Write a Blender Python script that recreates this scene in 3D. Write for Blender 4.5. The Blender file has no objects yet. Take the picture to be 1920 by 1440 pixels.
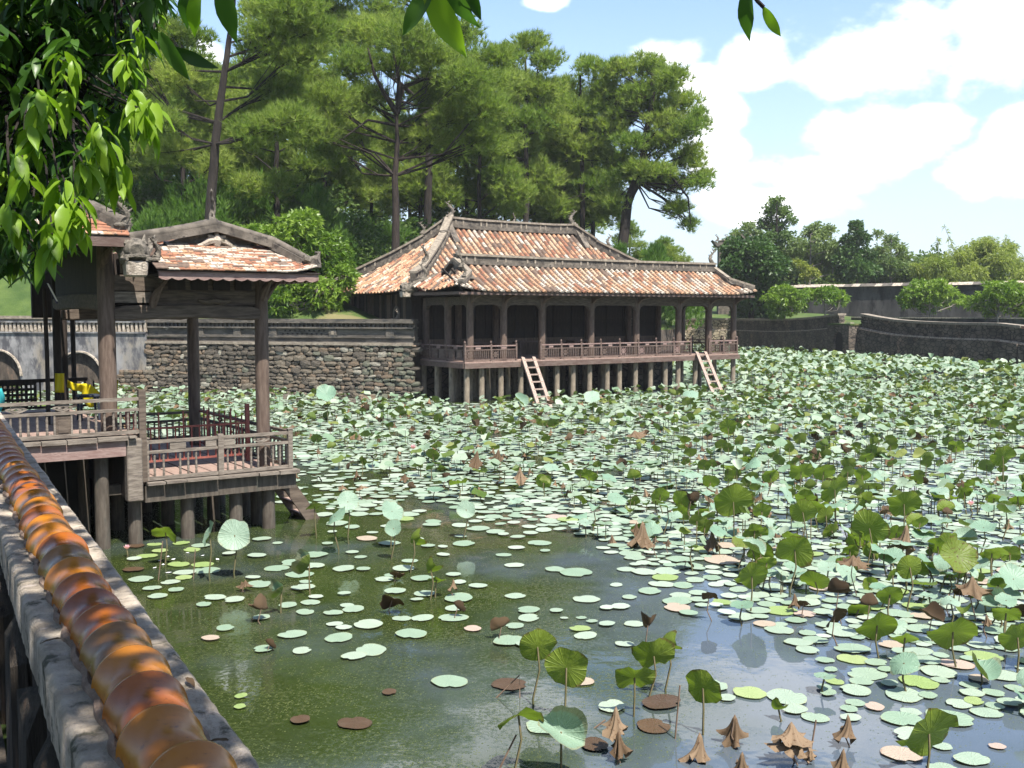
import bpy, bmesh, math, random
import numpy as np
from mathutils import Vector, Matrix
from mathutils import noise as mnoise
R = math.radians
rng = np.random.default_rng(7)
random.seed(7)
scene = bpy.context.scene
col = scene.collection
# ------------------------------------------------------------------ camera, sky, sun, exposure
F_PX, CU, CV, PITCH, EYE = 1941.0, 960.0, 720.0, math.atan(135/1941.0), 3.3
cam = bpy.data.cameras.new('camera')
cam.sensor_fit = 'HORIZONTAL'; cam.sensor_width = 36.0; cam.lens = 36.0*F_PX/1920.0
cam.clip_start = 0.05; cam.clip_end = 3000
cam_o = bpy.data.objects.new('camera', cam); col.objects.link(cam_o)
cam_o.location = (0, 0, EYE); cam_o.rotation_euler = (R(90)-PITCH, 0, 0)
scene.camera = cam_o
SUN_AZ, SUN_EL = 150.0, 58.0
sun_vec = Vector((math.sin(R(SUN_AZ))*math.cos(R(SUN_EL)), math.cos(R(SUN_AZ))*math.cos(R(SUN_EL)), math.sin(R(SUN_EL))))
sun = bpy.data.lights.new('sun', 'SUN'); sun.energy = 4.7; sun.angle = R(0.55); sun.color = (1.0, 0.95, 0.87)
sun_o = bpy.data.objects.new('sun', sun); col.objects.link(sun_o)
sun_o.rotation_euler = sun_vec.to_track_quat('Z', 'Y').to_euler(); sun_o.location = (20, -30, 60)
scene.view_settings.view_transform = 'Standard'; scene.view_settings.look = 'None'
scene.view_settings.gamma = 1.0; scene.view_settings.use_curve_mapping = False
scene.view_settings.exposure = 1.40

def ray(u, v):
    x = (u-CU)/F_PX; y = -(v-CV)/F_PX
    return Vector((x, math.cos(PITCH)+y*math.sin(PITCH), -math.sin(PITCH)+y*math.cos(PITCH)))
def G(u, v, z=0.0):                      # where the sight line of a pixel meets the level z
    r = ray(u, v); t = (z-EYE)/r.z
    return Vector((r.x*t, r.y*t, z))
def P(u, v, y):                          # point of a sight line at distance y in front
    r = ray(u, v); t = y/r.y
    return Vector((r.x*t, y, EYE+r.z*t))
def pix(p):
    x, y, z = p[0], p[1], p[2]-EYE
    f = y*math.cos(PITCH)-z*math.sin(PITCH); up = y*math.sin(PITCH)+z*math.cos(PITCH)
    if f <= 0.01: return (-1e5, -1e5)
    return (CU+F_PX*x/f, CV-F_PX*up/f)

# ------------------------------------------------------------------ node helpers
class NT:
    def __init__(s, nt): s.nt = nt; s.L = nt.links
    def n(s, t, **kw):
        nd = s.nt.nodes.new(t)
        for k, v in kw.items(): setattr(nd, k, v)
        return nd
    def inp(s, sock, v):
        if v is None: return
        if isinstance(v, bpy.types.NodeSocket): s.L.new(v, sock)
        else: sock.default_value = v
    def math(s, op, a, b=None, c=None, clamp=False):
        nd = s.n('ShaderNodeMath', operation=op); nd.use_clamp = clamp
        s.inp(nd.inputs[0], a); s.inp(nd.inputs[1], b)
        if c is not None: s.inp(nd.inputs[2], c)
        return nd.outputs[0]
    def vmath(s, op, a, b=None):
        nd = s.n('ShaderNodeVectorMath', operation=op)
        s.inp(nd.inputs[0], a); s.inp(nd.inputs[1], b)
        return nd.outputs['Value'] if op in ('LENGTH', 'DOT_PRODUCT', 'DISTANCE') else nd.outputs[0]
    def mix(s, f, a, b, mode='MIX'):
        nd = s.n('ShaderNodeMix', data_type='RGBA', blend_type=mode)
        s.inp(nd.inputs[0], f); s.inp(nd.inputs[6], a if not isinstance(a, tuple) else c4(a)); s.inp(nd.inputs[7], b if not isinstance(b, tuple) else c4(b))
        return nd.outputs[2]
    def noise(s, vec, scale, detail=4, rough=0.55, dist=0.0):
        nd = s.n('ShaderNodeTexNoise'); s.inp(nd.inputs['Vector'], vec)
        nd.inputs['Scale'].default_value = scale; nd.inputs['Detail'].default_value = detail
        nd.inputs['Roughness'].default_value = rough; nd.inputs['Distortion'].default_value = dist
        return nd.outputs['Fac']
    def ramp(s, f, lo, hi, a=0.0, b=1.0, smooth=True):
        nd = s.n('ShaderNodeMapRange'); nd.interpolation_type = 'SMOOTHSTEP' if smooth else 'LINEAR'
        s.inp(nd.inputs[0], f)
        for i, v in enumerate((lo, hi, a, b)): nd.inputs[i+1].default_value = v
        return nd.outputs[0]
    def scale(s, vec, sc):
        nd = s.n('ShaderNodeMapping'); s.L.new(vec, nd.inputs[0]); nd.inputs['Scale'].default_value = sc
        return nd.outputs[0]
def c4(c): return (c[0], c[1], c[2], 1.0)

# ------------------------------------------------------------------ sky
world = bpy.data.worlds.new('World'); scene.world = world; world.use_nodes = True
W = NT(world.node_tree); world.node_tree.nodes.clear()
sky = W.n('ShaderNodeTexSky', sky_type='NISHITA'); sky.sun_disc = False
sky.sun_elevation = R(SUN_EL); sky.sun_rotation = R(SUN_AZ); sky.air_density = 1.0; sky.dust_density = 1.2; sky.ozone_density = 1.5
tc = W.n('ShaderNodeTexCoord'); dirv = tc.outputs['Generated']
fld = None
for (u, v, ru, rv) in ((1690, 85, 210, 90), (1590, 120, 120, 60), (1880, 70, 170, 110), (1640, 265, 160, 62), (1735, 240, 90, 45),
                       (1540, 325, 150, 50), (1880, 315, 120, 55), (1915, 255, 70, 60), (1235, 105, 100, 36), (1420, 115, 80, 48),
                       (1340, 215, 60, 42), (1345, 290, 60, 50), (1020, 4, 42, 18), (385, 105, 50, 36), (1450, 385, 170, 45), (300, 180, 60, 40),
                       (1300, 150, 60, 40), (900, -260, 260, 90), (1500, -190, 260, 90), (260, -160, 240, 90), (2250, 120, 220, 120), (-300, 120, 260, 110)):
    c = ray(u, v).normalized()
    d = W.vmath('SUBTRACT', dirv, tuple(c))
    d = W.vmath('MULTIPLY', d, (F_PX/ru, F_PX/(0.5*(ru+rv)), F_PX/rv))
    f = W.math('SUBTRACT', 1.0, W.vmath('LENGTH', d))
    fld = f if fld is None else W.math('SMOOTH_MAX', fld, f, 0.10)
n1 = W.noise(W.scale(dirv, (1, 1, 1.6)), 7.0, 12, 0.58)
n0 = W.noise(W.scale(dirv, (1, 1, 2.2)), 2.6, 6, 0.55)
gen = W.ramp(n0, 0.53, 0.75, -0.5, 0.55, smooth=False)
back = W.ramp(W.n('ShaderNodeSeparateXYZ').outputs[0], 0, 1)
sx = W.n('ShaderNodeSeparateXYZ'); W.L.new(dirv, sx.inputs[0])
front = W.ramp(sx.outputs[1], 0.55, 0.8, 0.0, 0.45)
gen = W.math('SUBTRACT', gen, front)
fld = W.math('MAXIMUM', fld, gen)
cl = W.math('ADD', W.math('MULTIPLY', fld, 0.75), W.math('MULTIPLY', W.math('SUBTRACT', n1, 0.5), 2.1))
mask = W.ramp(cl, 0.02, 0.42)
shade = W.ramp(W.noise(W.scale(dirv, (1, 1, 2.0)), 4.0, 5), 0.32, 0.68, 0.80, 1.12)
ccol = W.mix(W.ramp(sx.outputs[2], 0.0, 0.3), (7.0, 7.1, 7.3), (7.4, 7.5, 7.6))
ccol = W.vmath('SCALE', ccol); ccol.node.inputs['Scale'].default_value = 1.0; W.L.new(shade, ccol.node.inputs['Scale'])
hz = W.ramp(sx.outputs[2], -0.02, 0.36, 0.70, 0.04)
skyc = W.mix(hz, W.mix(1.0, sky.outputs[0], (0.92, 0.98, 1.06), 'MULTIPLY'), (3.3, 3.75, 4.3))
fin = W.mix(W.math('MULTIPLY', mask, W.ramp(sx.outputs[2], -0.02, 0.05)), skyc, ccol)
bg = W.n('ShaderNodeBackground'); bg.inputs['Strength'].default_value = 0.098
W.L.new(fin, bg.inputs[0]); wo = W.n('ShaderNodeOutputWorld'); W.L.new(bg.outputs[0], wo.inputs[0])

# ------------------------------------------------------------------ materials
def new_mat(name):
    m = bpy.data.materials.new(name); m.use_nodes = True
    t = NT(m.node_tree); b = m.node_tree.nodes['Principled BSDF']
    return m, t, b
def mottled(name, c1, c2, scale=3.0, rough=0.85, stretch=(1, 1, 1), c3=None, s3=12.0, t3=(0.55, 0.7), bump=0.3, spec=0.3, c4_=None, t4=(0.55, 0.7), s4=1.2, bscale=None, cells=None):
    m, t, b = new_mat(name)
    co = t.n('ShaderNodeTexCoord').outputs['Object']
    v = t.scale(co, stretch)
    n = t.noise(v, scale, 6, 0.62)
    c = t.mix(t.ramp(n, 0.32, 0.68), c1, c2)
    if c4_ is not None: c = t.mix(t.ramp(t.noise(v, s4, 5, 0.6), *t4), c, c4_)
    if c3 is not None: c = t.mix(t.ramp(t.noise(v, s3, 5, 0.65), *t3), c, c3)
    cellh = None
    if cells:
        cv = t.scale(co, cells)
        v1 = t.n('ShaderNodeTexVoronoi', feature='F1'); v2 = t.n('ShaderNodeTexVoronoi', feature='DISTANCE_TO_EDGE')
        for q in (v1, v2): t.L.new(cv, q.inputs['Vector']); q.inputs['Scale'].default_value = 1.0
        sc = t.n('ShaderNodeSeparateColor'); t.L.new(v1.outputs['Color'], sc.inputs[0])
        cellh = t.ramp(v2.outputs['Distance'], 0.01, 0.10)
        c = t.mix(t.ramp(sc.outputs[0], 0.0, 1.0, 0.0, 0.7, False), c, t.mix(1.0, c, (1.6, 1.5, 1.38), 'MULTIPLY'))
        c = t.mix(t.math('SUBTRACT', 1.0, cellh), c, (0.012, 0.010, 0.008))
    t.L.new(c, b.inputs['Base Color']); b.inputs['Roughness'].default_value = rough; b.inputs['Specular IOR Level'].default_value = spec
    if bump:
        bp = t.n('ShaderNodeBump'); bp.inputs['Strength'].default_value = bump; bp.inputs['Distance'].default_value = 0.03
        t.L.new(t.noise(v, bscale or scale*5, 6, 0.65), bp.inputs['Height']); t.L.new(bp.outputs[0], b.inputs['Normal'])
    return m
def leaf_mat(name, c1, c2, under=None, trans=0.35, rough=0.5, tint=True, spec=0.35, veins=False, c3=None):
    m, t, b = new_mat(name)
    if tint:
        at = t.n('ShaderNodeAttribute'); at.attribute_name = 'tint'; f = at.outputs['Fac']
    else:
        f = t.n('ShaderNodeObjectInfo').outputs['Random']
    c = t.mix(f, c1, c2)
    if c3 is not None:
        g = t.n('ShaderNodeTexCoord').outputs['Object']
        c = t.mix(t.ramp(t.noise(g, 7.0, 4), 0.56, 0.68), c, c3)
    if under is not None:
        geo = t.n('ShaderNodeNewGeometry')
        c = t.mix(geo.outputs['Backfacing'], c, under)
    if veins:
        g = t.n('ShaderNodeTexCoord').outputs['Object']; q = t.n('ShaderNodeSeparateXYZ'); t.L.new(g, q.inputs[0])
        an = t.math('MULTIPLY', t.math('ARCTAN2', q.outputs[1], q.outputs[0]), 21/(2*math.pi))
        fr = t.math('ABSOLUTE', t.math('SUBTRACT', t.math('FRACT', an), 0.5))
        rad = t.vmath('LENGTH', g)
        ln = t.math('MULTIPLY', t.ramp(fr, 0.36, 0.5), t.ramp(rad, 0.06, 0.3))
        c = t.mix(t.math('MULTIPLY', ln, 0.55), c, t.mix(1.0, c, (1.7, 1.6, 1.5), 'MULTIPLY'))
        rimn = t.math('ADD', rad, t.math('MULTIPLY', t.math('SUBTRACT', t.noise(g, 4.0, 4), 0.5), 0.5))
        c = t.mix(t.math('MULTIPLY', t.ramp(rimn, 0.92, 1.08), 0.75), c, veins)
        bp = t.n('ShaderNodeBump'); bp.inputs['Strength'].default_value = 0.5; bp.inputs['Distance'].default_value = 0.02
        t.L.new(t.math('ADD', ln, t.noise(g, 5.0, 3)), bp.inputs['Height']); t.L.new(bp.outputs[0], b.inputs['Normal'])
    t.L.new(c, b.inputs['Base Color']); b.inputs['Roughness'].default_value = rough; b.inputs['Specular IOR Level'].default_value = spec
    tr = t.n('ShaderNodeBsdfTranslucent')
    t.L.new(t.mix(0.5, c, t.mix(1.0, c, (1.3, 1.6, 0.4), 'MULTIPLY')), tr.inputs[0])
    ms = t.n('ShaderNodeMixShader'); ms.inputs[0].default_value = trans
    t.L.new(b.outputs[0], ms.inputs[1]); t.L.new(tr.outputs[0], ms.inputs[2])
    t.L.new(ms.outputs[0], m.node_tree.nodes['Material Output'].inputs[0])
    return m
M = {}
M['wood_v'] = mottled('weathered wood upright', (0.066, 0.044, 0.033), (0.122, 0.088, 0.067), 5, 0.8, (5, 5, 0.7), c3=(0.045, 0.033, 0.028), s3=4, t3=(0.6, 0.75))
M['wood_h'] = mottled('weathered wood level', (0.050, 0.037, 0.028), (0.112, 0.087, 0.066), 5, 0.8, (0.7, 5, 5), c3=(0.045, 0.035, 0.03), s3=4, t3=(0.6, 0.75))
M['wood_red'] = mottled('worn red lacquer wood', (0.072, 0.044, 0.035), (0.115, 0.085, 0.069), 4, 0.75, (1, 3, 3), c3=(0.09, 0.06, 0.05), s3=5)
M['wood_pink'] = mottled('faded pinkish wood', (0.155, 0.096, 0.083), (0.22, 0.158, 0.137), 5, 0.8, (1, 3, 4), c3=(0.13, 0.085, 0.07), s3=6)
M['wood_grey'] = mottled('silvered grey wood', (0.090, 0.073, 0.058), (0.19, 0.162, 0.132), 6, 0.85, (0.8, 5, 5), c3=(0.08, 0.065, 0.055), s3=5)
M['wood_dark'] = mottled('dark or shaded timber', (0.014, 0.010, 0.008), (0.03, 0.022, 0.017), 5, 0.8, (4, 4, 0.7))  # serves shaded timber too, with the shade put into the dark colour
M['pile'] = mottled('weathered pile', (0.12, 0.098, 0.07), (0.23, 0.19, 0.14), 4, 0.85, (4, 4, 0.8), c3=(0.06, 0.055, 0.04), s3=2.5, t3=(0.52, 0.68))
M['pile_dark'] = mottled('grey brown pile', (0.044, 0.036, 0.028), (0.092, 0.077, 0.061), 4, 0.85, (4, 4, 0.8), c3=(0.045, 0.045, 0.035), s3=2.5, t3=(0.52, 0.68))
M['floor'] = mottled('pinkish deck boards', (0.20, 0.135, 0.108), (0.27, 0.19, 0.155), 4, 0.8, (3, 0.5, 1))
M['ladder'] = mottled('sun bleached ladder wood', (0.20, 0.14, 0.11), (0.31, 0.245, 0.205), 6, 0.8, (3, 3, 1))
M['ridge'] = mottled('weathered ridge plaster', (0.055, 0.047, 0.038), (0.125, 0.106, 0.085), 5, 0.9, c3=(0.035, 0.03, 0.026), s3=6, t3=(0.52, 0.66), c4_=(0.24, 0.205, 0.16), s4=3, t4=(0.56, 0.7))
M['coping'] = mottled('pale weathered coping', (0.14, 0.117, 0.09), (0.235, 0.20, 0.155), 6, 0.9, c3=(0.10, 0.085, 0.07), s3=7, t3=(0.55, 0.68))
M['carving'] = mottled('mossy grey stucco', (0.075, 0.065, 0.052), (0.19, 0.165, 0.13), 14, 0.9, c3=(0.05, 0.045, 0.037), s3=12, t3=(0.5, 0.65), bump=0.8)
for k, (c1, c2) in enumerate((((0.25, 0.125, 0.068), (0.36, 0.205, 0.12)), ((0.17, 0.072, 0.042), (0.26, 0.12, 0.07)), ((0.29, 0.235, 0.18), (0.42, 0.365, 0.30)),
                              ((0.075, 0.052, 0.04), (0.135, 0.095, 0.07)), ((0.29, 0.185, 0.115), (0.40, 0.28, 0.185)))):
    M['tile%d' % k] = mottled('clay roof tile ' + ('orange', 'red', 'bleached', 'sooty', 'tan')[k], c1, c2, 9, 0.9, c3=(0.075, 0.056, 0.042) if k != 3 else None, s3=11, t3=(0.52, 0.62))
M['pan'] = mottled('roof underlay clay', (0.035, 0.022, 0.016), (0.085, 0.055, 0.04), 6, 0.9)
for k, (c1, c2, c3) in enumerate((((0.20, 0.056, 0.009), (0.245, 0.072, 0.010), (0.09, 0.028, 0.009)), ((0.140, 0.038, 0.008), (0.175, 0.049, 0.009), (0.075, 0.022, 0.008)),
                                  ((0.145, 0.067, 0.018), (0.18, 0.085, 0.023), (0.08, 0.036, 0.014)), ((0.26, 0.092, 0.010), (0.31, 0.118, 0.013), (0.13, 0.045, 0.010)))):
    m = mottled('glazed tile %d' % k, c1, c2, 4, 0.27, (1.5, 1.5, 1.5), c3=c3, s3=30, t3=(0.58, 0.75), bump=0.04, spec=0.32, bscale=14)
    m.node_tree.nodes['Principled BSDF'].inputs['Coat Weight'].default_value = 0.12
    m.node_tree.nodes['Principled BSDF'].inputs['Coat Roughness'].default_value = 0.22
    M['glaze%d' % k] = m
M['slab'] = mottled('lichened wall top', (0.20, 0.165, 0.128), (0.42, 0.36, 0.29), 7, 0.92, c3=(0.065, 0.06, 0.04), s3=9, t3=(0.54, 0.66), c4_=(0.34, 0.29, 0.255), s4=11, t4=(0.58, 0.68), bump=0.8, bscale=40)
M['mortar_bead'] = mottled('mortar bedding', (0.13, 0.09, 0.07), (0.24, 0.17, 0.13), 20, 0.95, bump=0.6)
M['inner'] = mottled('shaded dark masonry', (0.025, 0.019, 0.014), (0.065, 0.052, 0.04), 5, 0.95, (1, 1, 0.5), c3=(0.02, 0.018, 0.013), s3=4, bump=1.0, c4_=(0.09, 0.058, 0.04), s4=5)  # staining and deep shadow both put into this dark base colour
M['plaster'] = mottled('stained lime plaster', (0.115, 0.113, 0.112), (0.235, 0.23, 0.225), 1.6, 0.9, (1, 1, 0.5), c3=(0.055, 0.055, 0.06), s3=2.2, t3=(0.43, 0.62), c4_=(0.17, 0.145, 0.11), s4=0.8, t4=(0.5, 0.68))
M['parapet'] = mottled('blackened plaster', (0.055, 0.048, 0.039), (0.125, 0.110, 0.090), 2.5, 0.92, (0.5, 0.5, 1.5), c3=(0.035, 0.035, 0.033), s3=3, t3=(0.5, 0.65), c4_=(0.21, 0.195, 0.17), s4=3.2, t4=(0.62, 0.72))
M['black'] = mottled('painted shade black', (0.008, 0.008, 0.008), (0.016, 0.015, 0.014), 3, 1.0, bump=0)  # near-black colour that stands for deep shade
M['farwall'] = mottled('shaded stained masonry', (0.05, 0.042, 0.035), (0.115, 0.098, 0.08), 1.4, 0.95, (1, 1, 0.8), c3=(0.022, 0.02, 0.018), s3=1.5, t3=(0.5, 0.68), bump=0.8, c4_=(0.16, 0.11, 0.08), s4=0.7, t4=(0.6, 0.72), cells=(2.6, 2.6, 4.6))  # shaded side of the pond wall put into this dark base colour
M['backwall'] = mottled('black stained wall', (0.026, 0.025, 0.026), (0.072, 0.068, 0.066), 0.9, 0.95, (1, 1, 0.35), c3=(0.011, 0.011, 0.012), s3=1.6, t3=(0.47, 0.66), c4_=(0.115, 0.10, 0.085), s4=0.8, t4=(0.6, 0.75), bump=0.6)
M['brightwall'] = mottled('sunlit rubble wall', (0.22, 0.185, 0.125), (0.38, 0.33, 0.24), 1.5, 0.95, c3=(0.10, 0.085, 0.06), s3=3, t3=(0.55, 0.68), bump=0.8, cells=(2.2, 2.2, 4.0))  # sunlit stretch of pond wall, its light put into the pale colour
for k, (c1, c2) in enumerate((((0.095, 0.079, 0.057), (0.175, 0.145, 0.108)), ((0.052, 0.044, 0.034), (0.110, 0.093, 0.072)), ((0.17, 0.155, 0.12), (0.28, 0.26, 0.21)), ((0.105, 0.078, 0.052), (0.175, 0.130, 0.09)), ((0.085, 0.086, 0.062), (0.15, 0.15, 0.11)))):
    M['stone%d' % k] = mottled('rubble stone %d' % k, c1, c2, 6, 0.93, c3=(0.04, 0.035, 0.03), s3=2.0, t3=(0.53, 0.68), bump=0.7)
M['bark'] = mottled('pine bark', (0.011, 0.0085, 0.0075), (0.028, 0.022, 0.018), 3, 0.95, (3, 3, 0.6), bump=0.9)
M['bark_red'] = mottled('reddish pine bark', (0.015, 0.011, 0.009), (0.036, 0.026, 0.021), 3, 0.95, (3, 3, 0.6), bump=0.9)
M['bark_grey'] = mottled('grey bark', (0.10, 0.09, 0.075), (0.19, 0.17, 0.145), 4, 0.95, (3, 3, 0.8))
M['needle'] = leaf_mat('pine needles', (0.110, 0.180, 0.032), (0.275, 0.325, 0.075), trans=0.54, rough=0.6, spec=0.2)
M['needle_young'] = leaf_mat('fresh pine needles', (0.055, 0.125, 0.020), (0.12, 0.21, 0.035), trans=0.45, rough=0.6, spec=0.2)
M['leaf_dark'] = leaf_mat('dark broad leaves', (0.028, 0.066, 0.014), (0.065, 0.120, 0.028), trans=0.3, rough=0.45)
M['leaf_mid'] = leaf_mat('mid green leaves', (0.045, 0.095, 0.018), (0.120, 0.175, 0.042), trans=0.35, rough=0.5)
M['leaf_airy'] = leaf_mat('pale airy leaves', (0.085, 0.135, 0.036), (0.175, 0.225, 0.075), trans=0.4, rough=0.55)
M['leaf_bamboo'] = leaf_mat('bamboo leaves', (0.135, 0.185, 0.028), (0.28, 0.315, 0.07), trans=0.45, rough=0.55)
M['leaf_yellow'] = leaf_mat('yellow green leaves', (0.14, 0.18, 0.02), (0.24, 0.25, 0.04), trans=0.45, rough=0.55)
M['leaf_frangi'] = leaf_mat('frangipani leaves', (0.085, 0.160, 0.018), (0.20, 0.285, 0.042), trans=0.42, rough=0.4)
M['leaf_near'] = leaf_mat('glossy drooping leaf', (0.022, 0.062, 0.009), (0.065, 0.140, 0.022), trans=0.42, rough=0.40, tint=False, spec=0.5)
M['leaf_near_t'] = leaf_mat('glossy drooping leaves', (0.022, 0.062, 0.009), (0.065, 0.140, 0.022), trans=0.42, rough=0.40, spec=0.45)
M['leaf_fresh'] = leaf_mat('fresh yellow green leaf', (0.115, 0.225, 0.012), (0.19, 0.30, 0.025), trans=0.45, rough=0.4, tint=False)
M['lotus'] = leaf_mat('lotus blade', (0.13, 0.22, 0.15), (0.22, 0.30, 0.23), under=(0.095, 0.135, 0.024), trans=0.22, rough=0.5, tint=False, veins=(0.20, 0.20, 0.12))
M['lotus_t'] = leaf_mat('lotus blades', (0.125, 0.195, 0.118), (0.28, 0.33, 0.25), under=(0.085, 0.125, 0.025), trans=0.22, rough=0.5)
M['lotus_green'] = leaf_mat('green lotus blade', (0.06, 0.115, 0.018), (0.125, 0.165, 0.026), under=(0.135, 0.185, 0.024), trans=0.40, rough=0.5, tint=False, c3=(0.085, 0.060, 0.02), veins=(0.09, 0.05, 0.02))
M['lotus_olive_t'] = leaf_mat('olive lotus blades', (0.07, 0.115, 0.022), (0.16, 0.18, 0.045), under=(0.10, 0.135, 0.022), trans=0.32, rough=0.6)
M['pad'] = leaf_mat('floating lotus pad', (0.185, 0.262, 0.185), (0.275, 0.332, 0.262), under=(0.12, 0.11, 0.06), trans=0.08, rough=0.42, tint=False, veins=(0.26, 0.28, 0.16))
M['pad_t'] = leaf_mat('floating lotus pads', (0.18, 0.252, 0.175), (0.315, 0.362, 0.295), under=(0.12, 0.11, 0.06), trans=0.08, rough=0.42)
M['pad_pink'] = leaf_mat('ageing pinkish pad', (0.29, 0.24, 0.18), (0.33, 0.25, 0.21), trans=0.05, rough=0.6, tint=False, c3=(0.21, 0.26, 0.18), veins=(0.25, 0.17, 0.12))
M['pad_brown'] = leaf_mat('sunken brown pad', (0.05, 0.030, 0.017), (0.07, 0.042, 0.022), trans=0.0, rough=0.5, tint=False, c3=(0.03, 0.028, 0.012), veins=(0.035, 0.025, 0.012))
M['pad_lime'] = leaf_mat('lime pad', (0.19, 0.265, 0.09), (0.24, 0.30, 0.13), trans=0.1, rough=0.5, tint=False, veins=(0.22, 0.24, 0.10))
M['wither'] = leaf_mat('withered lotus leaf', (0.085, 0.056, 0.033), (0.185, 0.132, 0.085), trans=0.10, rough=0.85, tint=False, spec=0.15, c3=(0.08, 0.045, 0.025))
M['wither_dark'] = leaf_mat('dark withered lotus leaf', (0.045, 0.030, 0.018), (0.09, 0.06, 0.035), trans=0.1, rough=0.85, tint=False, spec=0.15)
M['wither_t'] = leaf_mat('withered lotus leaves', (0.05, 0.03, 0.016), (0.19, 0.12, 0.07), trans=0.1, rough=0.85, spec=0.15)
M['stalk'] = mottled('lotus stalk', (0.07, 0.075, 0.03), (0.14, 0.11, 0.06), 4, 0.8, bump=0)
M['stalk_dry'] = mottled('dry lotus stalk', (0.09, 0.06, 0.04), (0.18, 0.125, 0.09), 6, 0.85, bump=0)
M['petal'] = leaf_mat('pink lotus petal', (0.62, 0.30, 0.36), (0.75, 0.50, 0.55), trans=0.3, rough=0.5, tint=False)
M['yellow'] = leaf_mat('yellow cloth', (0.62, 0.50, 0.01), (0.62, 0.50, 0.01), trans=0.25, rough=0.7, tint=False)
M['teal'] = leaf_mat('teal cloth', (0.02, 0.25, 0.27), (0.02, 0.25, 0.27), trans=0.1, rough=0.8, tint=False)
M['purple'] = leaf_mat('purple cloth', (0.05, 0.035, 0.13), (0.05, 0.035, 0.13), trans=0.1, rough=0.7, tint=False)
M['white'] = leaf_mat('white cloth', (0.75, 0.75, 0.78), (0.75, 0.75, 0.78), trans=0.1, rough=0.7, tint=False)
M['denim'] = mottled('dark blue stool paint', (0.008, 0.010, 0.016), (0.02, 0.026, 0.04), 8, 0.7)
M['iron_red'] = mottled('rusty red iron', (0.14, 0.035, 0.028), (0.22, 0.075, 0.055), 8, 0.7)
# grass
M['grass'] = mottled('grass slope', (0.026, 0.052, 0.009), (0.062, 0.094, 0.019), 0.6, 0.95, c3=(0.13, 0.115, 0.05), s3=0.35, t3=(0.56, 0.7), bump=0.8, bscale=12)
M['mud'] = mottled('pond mud', (0.02, 0.02, 0.012), (0.04, 0.035, 0.02), 0.5, 1.0)
# water
m, t, b = new_mat('pond water')
co = t.n('ShaderNodeTexCoord').outputs['Object']
sp = t.n('ShaderNodeSeparateXYZ'); t.L.new(co, sp.inputs[0])
big = t.noise(co, 0.32, 4, 0.6)
side = t.ramp(t.math('ADD', sp.outputs[0], t.math('MULTIPLY', t.math('SUBTRACT', sp.outputs[1], 8.0), -0.12)), -1.5, 4.6, 0.25, -0.36, smooth=False)
cov = t.math('ADD', side, t.math('MULTIPLY', t.math('SUBTRACT', big, 0.5), 1.5))
vor = t.n('ShaderNodeTexVoronoi', feature='F1'); t.L.new(t.scale(co, (1, 1, 1)), vor.inputs['Vector']); vor.inputs['Scale'].default_value = 48.0
vs = t.n('ShaderNodeSeparateColor'); t.L.new(vor.outputs['Color'], vs.inputs[0])
pick = t.math('LESS_THAN', vs.outputs[0], t.math('MULTIPLY', t.math('ADD', 0.30, t.math('MULTIPLY', cov, 0.75)), t.ramp(t.noise(co, 0.9, 5, 0.65), 0.34, 0.66, 0.15, 1.25)))
dot = t.math('MULTIPLY', pick, t.math('LESS_THAN', vor.outputs['Distance'], 0.36))
fine = t.ramp(t.noise(co, 22.0, 5, 0.7), 0.50, 0.62)
scum = t.math('MULTIPLY', t.math('MULTIPLY', t.ramp(cov, -0.22, 0.35), fine), t.ramp(t.noise(co, 1.3, 5, 0.65), 0.38, 0.62))
alg = t.math('MAXIMUM', t.math('MULTIPLY', dot, 0.9), t.math('MULTIPLY', scum, 0.75))
acol = t.mix(vs.outputs[1], (0.026, 0.038, 0.008), (0.085, 0.098, 0.028))
t.L.new(t.mix(alg, t.mix(t.ramp(cov, -0.3, 0.3), (0.066, 0.084, 0.106), (0.020, 0.030, 0.008)), acol), b.inputs['Base Color'])  # blue base colour paints in part of the sky reflection
t.L.new(t.math('ADD', 0.035, t.math('MULTIPLY', alg, 0.30)), b.inputs['Roughness'])
b.inputs['IOR'].default_value = 1.40; b.inputs['Specular IOR Level'].default_value = 0.75
bp = t.n('ShaderNodeBump'); bp.inputs['Strength'].default_value = 0.10; bp.inputs['Distance'].default_value = 0.03
t.L.new(t.math('ADD', t.noise(co, 2.2, 3), t.math('MULTIPLY', alg, 0.35)), bp.inputs['Height']); t.L.new(bp.outputs[0], b.inputs['Normal'])
M['water'] = m

# ------------------------------------------------------------------ mesh helpers
def np_mesh(name, V, F, mats, mi=None, tint=None, smooth=False):
    V = np.asarray(V, dtype=np.float32); F = np.asarray(F, dtype=np.int32)
    me = bpy.data.meshes.new(name); k = F.shape[1]; nf = len(F)
    me.vertices.add(len(V)); me.vertices.foreach_set('co', V.ravel())
    me.loops.add(nf*k); me.loops.foreach_set('vertex_index', F.ravel())
    me.polygons.add(nf); me.polygons.foreach_set('loop_start', np.arange(0, nf*k, k, dtype=np.int32))
    me.polygons.foreach_set('loop_total', np.full(nf, k, dtype=np.int32))
    for m_ in mats: me.materials.append(m_)
    if mi is not None: me.polygons.foreach_set('material_index', np.asarray(mi, dtype=np.int32))
    if smooth: me.polygons.foreach_set('use_smooth', np.ones(nf, dtype=bool))
    me.update(calc_edges=True)
    if tint is not None:
        a = me.attributes.new('tint', 'FLOAT', 'POINT'); a.data.foreach_set('value', np.asarray(tint, dtype=np.float32))
    return me
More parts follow.
